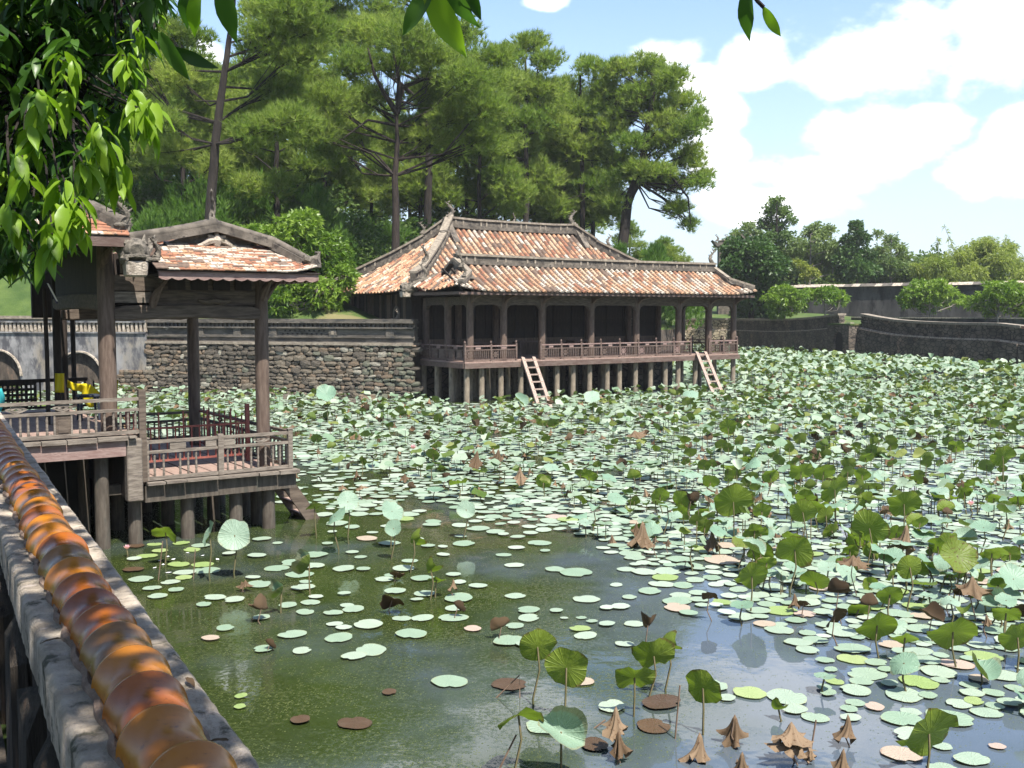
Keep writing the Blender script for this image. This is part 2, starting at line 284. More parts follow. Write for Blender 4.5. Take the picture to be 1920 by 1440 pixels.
class MB:
    def __init__(s): s.v = []; s.f = []; s.m = []; s.t = []
    def add(s, V, F, m=0, tint=0.5):
        o = len(s.v); s.v.extend([tuple(p) for p in V]); s.t.extend([tint]*len(V))
        for f in F: s.f.append(tuple(o+i for i in f)); s.m.append(m)
        return s
    def box(s, c, d, m=0, M_=None, taper=1.0):
        x, y, z = d[0]/2, d[1]/2, d[2]/2
        V = [Vector((sx*x*(taper if sz > 0 else 1), sy*y*(taper if sz > 0 else 1), sz*z)) for sz in (-1, 1) for sy in (-1, 1) for sx in (-1, 1)]
        if M_ is not None: V = [M_ @ p for p in V]
        c = Vector(c)
        return s.add([p+c for p in V], [(0, 2, 3, 1), (4, 5, 7, 6), (0, 1, 5, 4), (2, 6, 7, 3), (0, 4, 6, 2), (1, 3, 7, 5)], m)
    def lo(s, a, b, m=0):                 # box between two corners
        return s.box([(a[i]+b[i])/2 for i in range(3)], [abs(b[i]-a[i]) for i in range(3)], m)
    def beam(s, p, q, w, h, m=0, up=(0, 0, 1)):
        p = Vector(p); q = Vector(q); d = (q-p).normalized(); up = Vector(up)
        sd = d.cross(up)
        if sd.length < 1e-4: sd = d.cross(Vector((0, 1, 0)))
        sd.normalize(); n = sd.cross(d)
        V = [e+sd*(w/2*i)+n*(h/2*j) for e in (p, q) for i, j in ((-1, -1), (1, -1), (1, 1), (-1, 1))]
        return s.add(V, [(0, 1, 2, 3), (7, 6, 5, 4), (0, 4, 5, 1), (1, 5, 6, 2), (2, 6, 7, 3), (3, 7, 4, 0)], m)
    def tube(s, pts, rad, n=8, m=0, tint=0.5, caps=True):
        pts = [Vector(p) for p in pts]; V = []; F = []; prev = None
        for i, p in enumerate(pts):
            d = (pts[min(i+1, len(pts)-1)]-pts[max(i-1, 0)]).normalized()
            if prev is None:
                a = d.cross(Vector((0.13, 0.97, 0.2)) if abs(d.y) < 0.9 else Vector((1, 0, 0))).normalized()
            else:
                a = (prev-d*prev.dot(d)).normalized()
            prev = a; b_ = d.cross(a); r = rad[i] if hasattr(rad, '__len__') else rad
            for k in range(n):
                an = 2*math.pi*k/n; V.append(p+a*(r*math.cos(an))+b_*(r*math.sin(an)))
        for i in range(len(pts)-1):
            for k in range(n):
                k2 = (k+1) % n; F.append((i*n+k, i*n+k2, (i+1)*n+k2, (i+1)*n+k))
        if caps: F.append(tuple(range(n-1, -1, -1))); F.append(tuple((len(pts)-1)*n+k for k in range(n)))
        return s.add(V, F, m, tint)
    def lathe(s, c, prof, n=10, m=0):
        c = Vector(c); V = []; F = []
        for (r, z) in prof:
            for k in range(n): a = 2*math.pi*k/n; V.append(c+Vector((r*math.cos(a), r*math.sin(a), z)))
        for i in range(len(prof)-1):
            for k in range(n): k2 = (k+1) % n; F.append((i*n+k, i*n+k2, (i+1)*n+k2, (i+1)*n+k))
        F.append(tuple(range(n-1, -1, -1))); F.append(tuple((len(prof)-1)*n+k for k in range(n)))
        return s.add(V, F, m)
    def prism(s, poly, ext, m=0):         # poly: 3-D points of a flat outline, ext: vector
        n = len(poly); e = Vector(ext); V = [Vector(p) for p in poly]; V += [p+e for p in V]
        F = [tuple(range(n-1, -1, -1)), tuple(range(n, 2*n))]+[(i, (i+1) % n, n+(i+1) % n, n+i) for i in range(n)]
        return s.add(V, F, m)
    def mesh(s, name, mats, smooth=False, tint=False):
        me = bpy.data.meshes.new(name); me.from_pydata(s.v, [], s.f)
        for mm in (mats if isinstance(mats, (list, tuple)) else [mats]): me.materials.append(M[mm] if isinstance(mm, str) else mm)
        me.polygons.foreach_set('material_index', np.array(s.m, dtype=np.int32))
        if smooth: me.polygons.foreach_set('use_smooth', np.ones(len(s.f), dtype=bool))
        if tint:
            a = me.attributes.new('tint', 'FLOAT', 'POINT'); a.data.foreach_set('value', np.array(s.t, dtype=np.float32))
        bm = bmesh.new(); bm.from_mesh(me); bmesh.ops.recalc_face_normals(bm, faces=bm.faces); bm.to_mesh(me); bm.free()
        if smooth:
            try: me.set_sharp_from_angle(angle=R(40))
            except Exception: pass
        return me
    def build(s, name, mats, parent=None, smooth=False, bevel=0.0, tint=False):
        o = link(name, s.mesh(name, mats, smooth, tint), parent)
        if bevel:
            md = o.modifiers.new('bevel', 'BEVEL'); md.width = bevel; md.segments = 1; md.limit_method = 'ANGLE'
        return o
def link(name, me, parent=None, mat=None):
    o = bpy.data.objects.new(name, me); col.objects.link(o)
    if parent is not None: o.parent = parent
    if mat is not None: o.matrix_basis = mat
    return o
def tag(o, label=None, cat=None, group=None, kind=None):
    if label: o['label'] = label
    if cat: o['category'] = cat
    if group: o['group'] = group
    if kind: o['kind'] = kind
    return o
def empty(name, loc, rz=0.0, label=None, cat=None, group=None):
    o = bpy.data.objects.new(name, None); col.objects.link(o); o.location = loc; o.rotation_euler = (0, 0, rz)
    o.empty_display_size = 0.2
    return tag(o, label, cat, group)
def basis(o, x, y, z):
    return Matrix(((x[0], y[0], z[0], o[0]), (x[1], y[1], z[1], o[1]), (x[2], y[2], z[2], o[2]), (0, 0, 0, 1)))
def copy_tree(o, parent=None):
    c = o.copy(); col.objects.link(c); c.parent = parent
    for ch in list(o.children): copy_tree(ch, c)
    return c
def xf(me, Mx, mb, m=0, tint=0.5):       # stamp a small mesh into a builder
    mb.add([Mx @ v.co for v in me.vertices], [tuple(p.vertices) for p in me.polygons], m, tint)
# ------------------------------------------------------------------ ground, pond, water
PC = Vector((8, 30, 0))
SHORE = [(-3.94, 39.2), (-15, 42.5), (-30, 45), (-32, 40), (-14, 22), (-7.2, 14.3), (-0.62, 2.2), (2.6, -3.7), (20, -12), (36, -2), (38, 22), (31.5, 44), (26.9, 54), (22.4, 67.4), (17.7, 82.5), (13, 86.0), (11.5, 74), (10.5, 64), (5, 53), (0, 48)]
sh_ang = np.array([math.atan2(y-PC.y, x-PC.x) for x, y in SHORE])
def rho(th):
    d = Vector((math.cos(th), math.sin(th))); best = 1e9
    n = len(SHORE)
    for i in range(n):
        x1, y1 = SHORE[i]; x2, y2 = SHORE[(i+1) % n]
        ax, ay, bx, by = x1-PC.x, y1-PC.y, x2-x1, y2-y1
        den = d.x*by-d.y*bx
        if abs(den) < 1e-9: continue
        tt = (ax*by-ay*bx)/den; ss = (ax*d.y-ay*d.x)/den
        if tt > 0 and -1e-6 <= ss <= 1+1e-6: best = min(best, tt)
    return best
NA = 720
RHO = np.array([rho(-math.pi+2*math.pi*i/NA) for i in range(NA)])
def rho_i(th):
    f = ((th+math.pi)/(2*math.pi)*NA) % NA; i = int(f); fr = f-i
    return RHO[i]*(1-fr)+RHO[(i+1) % NA]*fr
def hill(th, r):
    x = PC.x+math.cos(th)*40; y = PC.y+math.sin(th)*40
    k = 1/(1+math.exp((x-12)/5.0))*1/(1+math.exp((32-y)/4.0))
    h = 2.25+k*6.0*(1-math.exp(-r/22.0))+0.25*(1-math.exp(-r/8.0))
    if y < 24 and x < 20: h = 1.7
    return h
def gz(x, y):
    th = math.atan2(y-PC.y, x-PC.x); r = max(0, math.hypot(x-PC.x, y-PC.y)-rho_i(th))
    return hill(th, r)
V = []; F = []; NR = [0.0, 0.0, 0.5, 1.5, 3, 5, 8, 12, 17, 24, 34, 50, 75, 120, 220, 500, 1500]
for i in range(NA):
    th = -math.pi+2*math.pi*i/NA
    for j, r in enumerate(NR):
        rr = RHO[i]+r+0.45; z = -1.6 if j == 0 else hill(th, r)
        if j > 3: z += (mnoise.noise(Vector((math.cos(th)*rr*0.15, math.sin(th)*rr*0.15, 0.3))))*min(0.35, r*0.02)
        V.append((PC.x+math.cos(th)*rr, PC.y+math.sin(th)*rr, z))
K = len(NR)
for i in range(NA):
    i2 = (i+1) % NA
    for j in range(K-1): F.append((i*K+j, i2*K+j, i2*K+j+1, i*K+j+1))
me = np_mesh('ground', V, F, [M['grass'], M['inner']], [1 if k % (K-1) == 0 else 0 for k in range(len(F))], smooth=True)  # bank faces coloured dark to paint the shade inside the bridge arches
tag(link('ground', me), kind='structure')
me = np_mesh('pond_bed', [(-200, -200, -1.5), (200, -200, -1.5), (200, 300, -1.5), (-200, 300, -1.5)], [(0, 1, 2, 3)], [M['mud']])
tag(link('pond_bed', me), kind='structure')
me = np_mesh('water', [(-40, -20, 0), (50, -20, 0), (50, 95, 0), (-40, 95, 0)], [(0, 1, 2, 3)], [M['water']])
tag(link('water', me), kind='structure')

# ------------------------------------------------------------------ stone pieces
def stone_variant(seed):
    bm = bmesh.new(); bmesh.ops.create_cube(bm, size=1.0)
    bmesh.ops.subdivide_edges(bm, edges=bm.edges[:], cuts=1, use_grid_fill=True)
    r = random.Random(seed)
    for v in bm.verts:
        k = sum(1 for c in v.co if abs(c) > 0.4)
        v.co *= (1.0, 1.03, 0.90, 0.80)[k]
        v.co += Vector((r.uniform(-.07, .07), r.uniform(-.05, .05), r.uniform(-.07, .07)))
    me = bpy.data.meshes.new('stone'); bm.to_mesh(me); bm.free()
    return me
STONES = [[None]*5 for _ in range(5)]
for s_ in range(5):
    base = stone_variant(s_)
    for k in range(5):
        me = base.copy(); me.materials.append(M['stone%d' % k]); STONES[s_][k] = me

def frame2(p, q):                        # wall frame: x along p->q, y into the bank, z up
    d = Vector((q[0]-p[0], q[1]-p[1], 0)); L = d.length; d.normalize()
    return L, basis(Vector((p[0], p[1], 0)), d, Vector((0, 0, 1)).cross(d), Vector((0, 0, 1)))

# retaining wall of rubble stone, left of the main pavilion (x runs from the pavilion to the bridge, y<0 faces the pond is flipped: local +y is the bank)
Lw, Mw = frame2((-15.0, 42.5), (-3.75, 39.15))
wall = link('retaining_wall', None, None, Mw)
tag(wall, 'long rubble stone retaining wall with blackened parapet left of the large pavilion', 'wall')
mb = MB(); mb.lo((0, 0.05, -1.2), (Lw, 0.9, 2.02)); mb.build('mortar_core', 'inner', wall)
mb = MB(); mb.lo((-0.02, -0.10, 2.02), (Lw, 0.9, 2.12)); mb.build('ledge', 'coping', wall)
mb = MB(); mb.lo((0, 0.10, 2.12), (Lw, 0.55, 2.30)); mb.lo((0, 0.04, 2.30), (Lw, 0.6, 2.34)); mb.lo((0, 0.14, 2.34), (Lw, 0.5, 2.66)); mb.lo((0, 0.03, 2.66), (Lw, 0.6, 2.72))
mb.lo((0, 0.2, 2.72), (Lw, 0.45, 2.87))
x = 0.15
while x < Lw: mb.lo((x, 0.12, 2.72), (x+0.09, 0.199, 2.868)); x += 0.19
for x in (2.3, 4.0, 5.6, 8.2, 10.6): mb.lo((x, 0.08, 2.34), (x+0.32, 0.139, 2.66))
mb.build('parapet', 'parapet', wall)
mb = MB(); mb.lo((0, 0.0, 2.871), (Lw, 0.65, 2.96)); mb.lo((0, 0.08, 2.96), (Lw, 0.57, 3.03)); mb.build('coping', 'parapet', wall)
mb = MB()                                # black plates painting the shade of openings in the parapet face
for k in range(9):
    for j in range(2): mb.lo((6.15+k*0.21+(j*0.1), 0.125, 2.42+j*0.12), (6.23+k*0.21+(j*0.1), 0.139, 2.48+j*0.12))
op = mb.build('opening_shade', 'black', wall); tag(op, kind='stuff')
mb = MB(); mb.lo((8.3, 0.07, 2.42), (8.42, 0.079, 2.56)); mb.build('plate', 'coping', wall)
rs = random.Random(5); lots = []
z = -0.15; row = 0
while z < 2.0:
    h = rs.uniform(0.10, 0.19)
    if z+h > 2.0: h = 2.03-z
    x = rs.uniform(-0.2, 0.05)
    while x < Lw:
        w = rs.choice((rs.uniform(0.12, 0.22), rs.uniform(0.2, 0.34), rs.uniform(0.3, 0.5))); hh = h*rs.uniform(0.75, 1.35)
        kk = rs.choices(range(5), weights=(5, 6 if x > 5 else 10, 1.1 if x > 6 else 0.4, 2.2, 1.0 if x > 9.5 else 0.15))[0]
        if x > 9.2 and rs.random() < 0.3: kk = 4
        mat = Matrix.Translation((x+w/2, 0.03+rs.uniform(-0.03, 0.04), z+h/2+rs.uniform(-.02, .02))) @ Matrix.Rotation(rs.uniform(-.22, .22), 4, 'Y') @ Matrix.Diagonal((w*1.04, 0.22, hh*1.05, 1))
        lots.append((z > 0.05, w*h, kk, rs.randrange(5), mat)); x += w+0.015
    z += h+0.012; row += 1
lots.sort(key=lambda a: (not a[0], -a[1]))
mb = MB()
for i, (_, _, kk, s_, mat) in enumerate(lots):
    if i < 300: link('stone', STONES[s_][kk], wall, mat)
    else: xf(STONES[s_][kk], mat, mb, kk)
tag(mb.build('stones', ['stone%d' % k for k in range(5)], wall), kind='stuff')
# loose stones at the wall's foot
for (u, v) in ((610, 741), (655, 748), (690, 742), (545, 741), (228, 730), (250, 738)):
    p = G(u, v+6, 0); s_ = rs.uniform(0.3, 0.5)
    o = link('boulder', STONES[rs.randrange(5)][rs.randrange(4)], None, Matrix.Translation((p.x, p.y-0.4, 0.05)) @ Matrix.Rotation(rs.uniform(0, 3), 4, 'Z') @ Matrix.Diagonal((s_*1.3, s_, s_*0.6, 1)))
    tag(o, 'loose brown boulder in the water at the foot of the rubble retaining wall', 'boulder', 'boulders at the foot of the retaining wall')

# arched bridge wall at the far left
Lb, Mb_ = frame2((-30.0, 45.0), (-15.02, 42.5))
br = link('arched_bridge', None, None, Mb_)
tag(br, 'stained white plaster bridge wall with round arches behind the near pavilion', 'bridge')
def arch_outline(L, z0, z1, arches, seg=12):
    pts = [(0, z0)]
    for (c, r, zs) in sorted(arches):
        pts.append((c-r, z0))
        for k in range(seg+1):
            a = math.pi-math.pi*k/seg; pts.append((c+r*math.cos(a), zs+r*math.sin(a)))
        pts.append((c+r, z0))
    pts += [(L, z0), (L, z1), (0, z1)]
    return pts
ar = [(Lb-3.0, 0.97, 0.62), (Lb-6.75, 1.02, 0.62), (Lb-10.5, 1.0, 0.62)]
mb = MB(); mb.prism([(x, 0.0, z) for x, z in arch_outline(Lb, -1.2, 2.42, ar)], (0, 2.6, 0)); mb.build('bridge_body', 'plaster', br)
for (c, r, zs) in ar:                    # raised ring round each arch
    mb = MB(); prev = None
    for k in range(15):
        a = math.pi-math.pi*k/14; e = Vector((c+(r+0.08)*math.cos(a), -0.02, zs+(r+0.08)*math.sin(a)))
        if prev is not None: mb.beam(prev, e, 0.06, 0.16, up=(0, 1, 0))
        prev = e
    mb.build('arch_ring', 'slab', br)
mb = MB(); mb.lo((0, -0.07, 2.42), (Lb, 0.5, 2.48)); mb.lo((0, -0.07, 2.86), (Lb, 0.5, 2.94)); mb.lo((0, 0.2, 2.48), (Lb, 0.4, 2.86)); mb.build('parapet', 'plaster', br)
mb = MB(); mb.lo((0, -0.05, 2.94), (Lb, 0.55, 3.02)); mb.lo((-0.02, -0.12, 3.02), (Lb+0.02, 0.6, 3.14)); mb.build('coping', 'coping', br)
mb = MB(); x = 0.1
while x < Lb: mb.lo((x, -0.02, 2.482), (x+0.10, 0.10, 2.858)); x += 0.19
tag(mb.build('baluster', 'slab', br), kind='stuff')
mb = MB(); mb.lo((0, 0.102, 2.481), (Lb, 0.199, 2.859)); mb.build('recess', 'black', br)  # black sheet paints the shade behind the balusters
rs = random.Random(9); lot = 0
z = -0.1
while z < 0.85:                          # rubble foot of the bridge at its right end
    x = Lb-1.9+rs.uniform(0, 0.2)+z*0.7
    h = rs.uniform(0.14, 0.2)
    while x < Lb:
        w = rs.uniform(0.2, 0.4)
        link('stone', STONES[rs.randrange(5)][rs.choice((0, 0, 3, 3, 1))], br, Matrix.Translation((x+w/2, -0.02, z+h/2)) @ Matrix.Diagonal((w, 0.2, h, 1))); x += w+0.01
    z += h+0.01
# low wall with a clay coping beyond the bridge
Lq, Mq = frame2((-34.0, 51.5), (-17.5, 49.5))
lw = link('garden_wall', None, None, Mq); tag(lw, 'low dark garden wall with red clay coping above the bridge at left', 'wall')
mb = MB(); mb.lo((0, 0, 1.5), (Lq, 0.35, 3.55)); mb.build('wall_body', 'parapet', lw)
mb = MB(); mb.lo((0, -0.08, 3.55), (Lq, 0.43, 3.63)); mb.lo((0, 0.02, 3.63), (Lq, 0.33, 3.72)); mb.build('coping', 'tile1', lw)

# far retaining wall at the right, with the water gate
def strip(mb, pts, y0, y1, z0, z1, m=0):  # pts: list of (x, y, dz): a band along a line; y0..y1 measured towards the pond side (+ = pond)
    V = []; F = []; n = len(pts)
    for i, p in enumerate(pts):
        a = Vector(pts[max(i-1, 0)][:2]); b = Vector(pts[min(i+1, n-1)][:2]); d = (b-a).normalized(); nr = Vector((-d.y, d.x))
        dz = p[2] if len(p) > 2 else 0.0
        zz0 = z0[i] if hasattr(z0, '__len__') else z0; zz1 = z1[i] if hasattr(z1, '__len__') else z1
        for (yy, zz) in ((y0, zz0), (y1, zz0), (y1, zz1), (y0, zz1)): V.append((p[0]+nr.x*yy, p[1]+nr.y*yy, zz))
    for i in range(n-1):
        for k in range(4): F.append((i*4+k, i*4+(k+1) % 4, i*4+4+(k+1) % 4, i*4+4+k))
    F.append((3, 2, 1, 0)); F.append(tuple((n-1)*4+k for k in range(4)))
    mb.add(V, F, m)
def lerp2(p, q, n): return [(p[0]+(q[0]-p[0])*i/n, p[1]+(q[1]-p[1])*i/n) for i in range(n+1)]
GT = Vector((22.35, 67.4)); gd = (Vector((26.9, 54.0))-Vector((17.7, 82.5))).normalized()
gL = GT-gd*1.15; gR = GT+gd*1.15
fw = empty('far_retaining_wall', (gL.x, gL.y, 0), 0, 'dark stone pond wall curving up beside the water gate beyond the right end of the pavilion', 'wall')
def wall_run(name, label, pts, tops, mats=('farwall', 'farwall', 'coping')):
    root = empty(name, (pts[0][0], pts[0][1], 0)); tag(root, label, 'wall')
    L_ = [(p[0]-pts[0][0], p[1]-pts[0][1]) for p in pts]
    mb = MB(); strip(mb, L_, -0.75, 0.05, -1.2, [t-0.95 for t in tops]); mb.build('stone_base', mats[0], root)
    mb = MB(); strip(mb, L_, -0.55, 0.12, [t-0.95 for t in tops], [t-0.87 for t in tops]); strip(mb, L_, -0.15, 0.22, 0.62, 0.80); mb.build('ledge', 'slab', root)
    mb = MB(); strip(mb, L_, -0.45, -0.05, [t-0.87 for t in tops], [t-0.14 for t in tops]); strip(mb, L_, -0.5, 0.01, [t-0.52 for t in tops], [t-0.45 for t in tops]); mb.build('parapet', mats[1], root)
    mb = MB(); strip(mb, L_, -0.55, 0.08, [t-0.14 for t in tops], tops); mb.build('coping', mats[2], root)
    return root
bpy.data.objects.remove(fw)
a = lerp2((17.7, 82.5), tuple(gL), 8)
wall_run('pond_wall', 'dark shaded pond wall between the pavilion and the left side of the water gate', a, [2.78, 2.78, 2.78, 2.78, 2.8, 2.85, 2.93, 3.05, 3.22])
a = lerp2(tuple(gR), (26.9, 54.0), 8)
wall_run('pond_wall', 'dark stone pond wall running right from the water gate with a pale curved coping', a, [3.2, 3.0, 2.85, 2.78, 2.74, 2.72, 2.72, 2.72, 2.6])
a = lerp2((26.9, 54.0), (31.5, 44.0), 4)[0:]+lerp2((31.5, 44.0), (38.0, 22.0), 4)[1:]+lerp2((38, 22), (36, -2), 4)[1:]
wall_run('pond_wall', 'lower reddish stone pond wall curving towards the viewer at the right edge', a, [2.58, 2.35, 2.3, 2.3, 2.3]+[2.3]*8, ('farwall', 'farwall', 'tile1'))
a = lerp2((11.0, 70.0), (13.0, 86.0), 4)+lerp2((13.0, 86.0), (17.7, 82.5), 6)[1:]
wall_run('pond_wall', 'sunlit pale rubble pond wall seen between the right end columns of the pavilion', a, [2.8]*11, ('brightwall', 'brightwall', 'coping'))
# gate
gx = basis((gL.x, gL.y, 0), Vector((gd.x, gd.y, 0)), Vector((-gd.y, gd.x, 0)), Vector((0, 0, 1)))
gt = link('water_gate', None, None, gx); tag(gt, 'small arched water gate in the dark pond wall at right', 'gate')
mb = MB(); mb.prism([(x, 0.25, z) for x, z in arch_outline(2.3, -1.2, 2.45, [(1.2, 0.48, 1.55)])], (0, -1.6, 0)); mb.build('gate_body', 'farwall', gt)
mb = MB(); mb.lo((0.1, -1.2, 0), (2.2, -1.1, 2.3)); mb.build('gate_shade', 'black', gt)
mb = MB(); mb.lo((-0.05, -1.3, 2.45), (2.35, 0.3, 2.55)); mb.build('lintel', 'grass', gt)
for x in (-0.12, 2.1):
    mb = MB(); mb.lo((x, 0.253, -1), (x+0.32, 0.5, 2.5)); mb.lo((x-0.04, 0.2, 2.5), (x+0.36, 0.54, 2.6)); mb.build('pillar', 'slab', gt)
# tall dark wall behind
Lk, Mk = frame2((21.0, 95.0), (46.0, 74.0))
bw = link('boundary_wall', None, None, Mk); tag(bw, 'tall black stained boundary wall with pale broken coping behind the pond', 'wall')
mb = MB(); mb.lo((0, 0, 1.0), (Lk, 0.7, 5.45)); mb.lo((0, -0.08, 5.05), (Lk, 0, 5.13)); mb.build('wall_body', 'backwall', bw)
mb = MB(); x = 0; rs = random.Random(3)
while x < Lk:
    w = rs.uniform(0.5, 0.9); h = rs.uniform(0.16, 0.3)
    mb.add([(x, -0.25, 5.45), (x+w, -0.25, 5.45), (x+w, 0.95, 5.45), (x, 0.95, 5.45), (x, 0.2, 5.62+h*0.3), (x+w, 0.2, 5.62+h*0.3), (x+w, 0.5, 5.62+h*0.3), (x, 0.5, 5.62+h*0.3)],
           [(3, 2, 1, 0), (4, 5, 6, 7), (0, 1, 5, 4), (1, 2, 6, 5), (2, 3, 7, 6), (3, 0, 4, 7)], rs.choice((0, 0, 1))); x += w
mb.build('coping', ['slab', 'parapet'], bw)
# terrace step in front of it
Lk2, Mk2 = frame2((25.5, 78.0), (40.0, 55.0))
ts = link('terrace_wall', None, None, Mk2); tag(ts, 'low dark terrace step below the bushes behind the right pond wall', 'wall')
mb = MB(); mb.lo((0, 0, 1.0), (Lk2, 0.5, 2.85)); mb.build('wall_body', 'backwall', ts)
mb = MB(); mb.lo((0, -0.05, 2.85), (Lk2, 0.55, 2.93)); mb.build('coping', 'slab', ts)

# ------------------------------------------------------------------ near parapet wall with glazed ridge tiles
ZT = EYE-0.85
pR = G(490, 1430, ZT); pL = G(148, 1440, ZT)
wd = (G(45, 830, ZT)-pR).normalized(); nrm = Vector((-wd.y, wd.x, 0))     # nrm: to the left of the run (land side)
width = abs((pL-pR).dot(nrm)); mid = pR+nrm*(width/2)
mid -= wd*(mid.y/wd.y)                    # slide to y = 0
nwM = basis(Vector((mid.x, mid.y, 0)), wd, nrm, Vector((0, 0, 1)))
nw = link('parapet_wall', None, None, nwM); tag(nw, 'near parapet wall topped by a row of glazed orange brown ridge tiles at left', 'wall')
X0, X1 = -4.0, 10.2
def rough_slab(x0, x1, y0, y1, z0, z1, nx, ny, amp, seed, chip=0.0):
    V = []; F = []
    prof = [(y0, z0), (y0, z1-0.012), (y0+0.012, z1)]+[(y0+(y1-y0)*k/ny, z1) for k in range(1, ny)]+[(y1-0.012, z1), (y1, z1-0.012), (y1, z0)]
    n = len(prof)
    for i in range(nx+1):
        x = x0+(x1-x0)*i/nx
        for (y, z) in prof:
            q = Vector((x*9, y*9+seed, z*9)); d = mnoise.noise(q)*amp+mnoise.noise(q*3.1)*amp*0.6
            e = (mnoise.noise(Vector((x*3, seed, 0)))+0.7*mnoise.noise(Vector((x*23, seed, 4))))*chip
            yy = y+d*0.5+(e if y > (y0+y1)/2 else -e)*(1 if abs(y-(y0+y1)/2) > (y1-y0)*0.4 else 0)
            V.append((x, yy, z+d*(1 if z > z0+0.001 else 0)))
    for i in range(nx):
        for k in range(n-1): F.append((i*n+k, i*n+k+1, (i+1)*n+k+1, (i+1)*n+k))
    F = [tuple(reversed(f)) for f in F]
    return V, F
hw = width/2
V, F = rough_slab(X0, X1, -hw, hw, ZT-0.14, ZT, 900, 12, 0.0035, 1.0, 0.006)
o = link('wall_top', np_mesh('wall_top', V, F, [M['slab']], smooth=True), nw)
V, F = rough_slab(X0, X1, -hw+0.035, hw-0.04, -1.0, ZT-0.10, 260, 4, 0.012, 5.0, 0.02)
V2 = []
o = link('wall_body', np_mesh('wall_body', V, F, [M['inner']], smooth=True), nw)
# buttress-like lumps of masonry, coloured dark as deep shadow, on the land side
rs = random.Random(4); LUMP = []
for s_ in range(5):
    me = STONES[s_][0].copy(); me.materials.clear(); me.materials.append(M['inner']); LUMP.append(me)
for k in range(9):
    x = 1.0+k*0.62+rs.uniform(-.1, .1)
    sx_, sz_ = rs.uniform(0.3, 0.5), rs.uniform(0.45, 0.62)
    link('stone', LUMP[k % 5], nw, Matrix.Translation((x, hw-0.03, ZT-0.62-rs.uniform(0.0, 0.1))) @ Matrix.Rotation(rs.uniform(-.1, .1), 4, 'Y') @ Matrix.Diagonal((sx_*0.8, 0.12, 0.95, 1)))
def ridge_tile(L, r0, r1, th, seg=18, bead=True):
    V = []; F = []; rings = [(0.0, r0-th), (0.0, r0), (L*0.5, (r0+r1)/2+0.002), (L-0.016, r1-0.001), (L-0.011, r1+0.004), (L-0.002, r1+0.0035), (L, r1), (L, r1-th)]
    for (x, r) in rings:
        for k in range(seg+1):
            a = math.pi*1.04*k/seg-0.02*math.pi; V.append((x, -r*math.cos(a), r*math.sin(a)))
    n = seg+1
    for i in range(len(rings)-1):
        for k in range(seg): F.append((i*n+k, (i+1)*n+k, (i+1)*n+k+1, i*n+k+1))
    return np_mesh('ridge_tile', V, F, [], smooth=True)
rs = random.Random(21); TL = 0.2
tiles = []
for k in range(4):
    for j in range(3):
        me = ridge_tile(TL+0.03, 0.066+0.002*j, 0.079+0.002*j, 0.014); me.materials.append(M['glaze%d' % k]); tiles.append((k, me))
MB().lo((X0, hw+0.03, 1.2), (X1, hw+2.6, 1.76)).build('dark_cover', 'inner', nw)  # dark sheet added over the sunlit grass to darken this corner
x = -0.6; i = 0
cols_ = (0, 3)
cols = [0, 1, 0, 2, 1, 0, 2, 3, 0, 3, 0, 0, 3, 0, 3, 3]
while x < X1-0.3:
    k = cols[(i*7+3) % 16] if x < 3.6 else rs.choice(cols_)
    me = rs.choice([m_ for kk, m_ in tiles if kk == k])
    link('ridge_tile', me, nw, Matrix.Translation((x, rs.uniform(-.006, .006)-0.004, ZT+0.005)) @ Matrix.Rotation(rs.uniform(-.03, .03), 4, 'Z') @ Matrix.Rotation(-0.03+rs.uniform(-.01, .01), 4, 'Y'))
    x += TL*rs.uniform(0.93, 1.06); i += 1
for sgn, nm in ((1, 'mortar_bead'), (-1, 'mortar_bead')):
    mb = MB(); pts = []; rad = []
    n = 330
    for q in range(n+1):
        xx = -0.7+(X1-0.1+0.7)*q/n
        pts.append((xx, sgn*(0.077+0.006*math.sin(xx*31)+0.004*mnoise.noise(Vector((xx*9, sgn, 0)))), ZT+0.004)); rad.append(0.012+0.004*mnoise.noise(Vector((xx*14, 3, sgn))))
    mb.tube(pts, rad, 6); mb.build(nm, 'mortar_bead', nw, smooth=True)
# ------------------------------------------------------------------ shared building bits
def barrel(L, r, seg=6):                  # half-round roof tile along +X (down slope), rounded side up, closed ends
    V = []; F = []
    for (x, rr) in ((0, r*0.9), (L, r)):
        for k in range(seg+1):
            a = math.pi*k/seg; V.append((x, -rr*math.cos(a), rr*math.sin(a)*0.95))
    n = seg+1
    for k in range(seg): F.append((k, n+k, n+k+1, k+1))
    F.append(tuple(range(n))); F.append(tuple(range(2*n-1, n-1, -1)))
    mb = MB(); mb.add(V, F)
    return mb
TILE_W = (0.36, 0.17, 0.2, 0.12, 0.32)
BARREL = []
for k in range(5):
    BARREL.append(barrel(0.36, 0.080).mesh('roof_tile', 'tile%d' % k, smooth=True))
def tile_frame(S, u, t, dt):              # S(u, t) -> point of the slope, t from eave 0 to top 1
    p1 = S(u, t+dt); p0 = S(u, t)
    d = (p0-p1).normalized(); e = (S(u+0.05, t)-S(u-0.05, t)).normalized(); n = e.cross(d)
    if n.z < 0: n = -n; e = -e
    return basis(p1, d, n.cross(d), n), (p0-p1).length
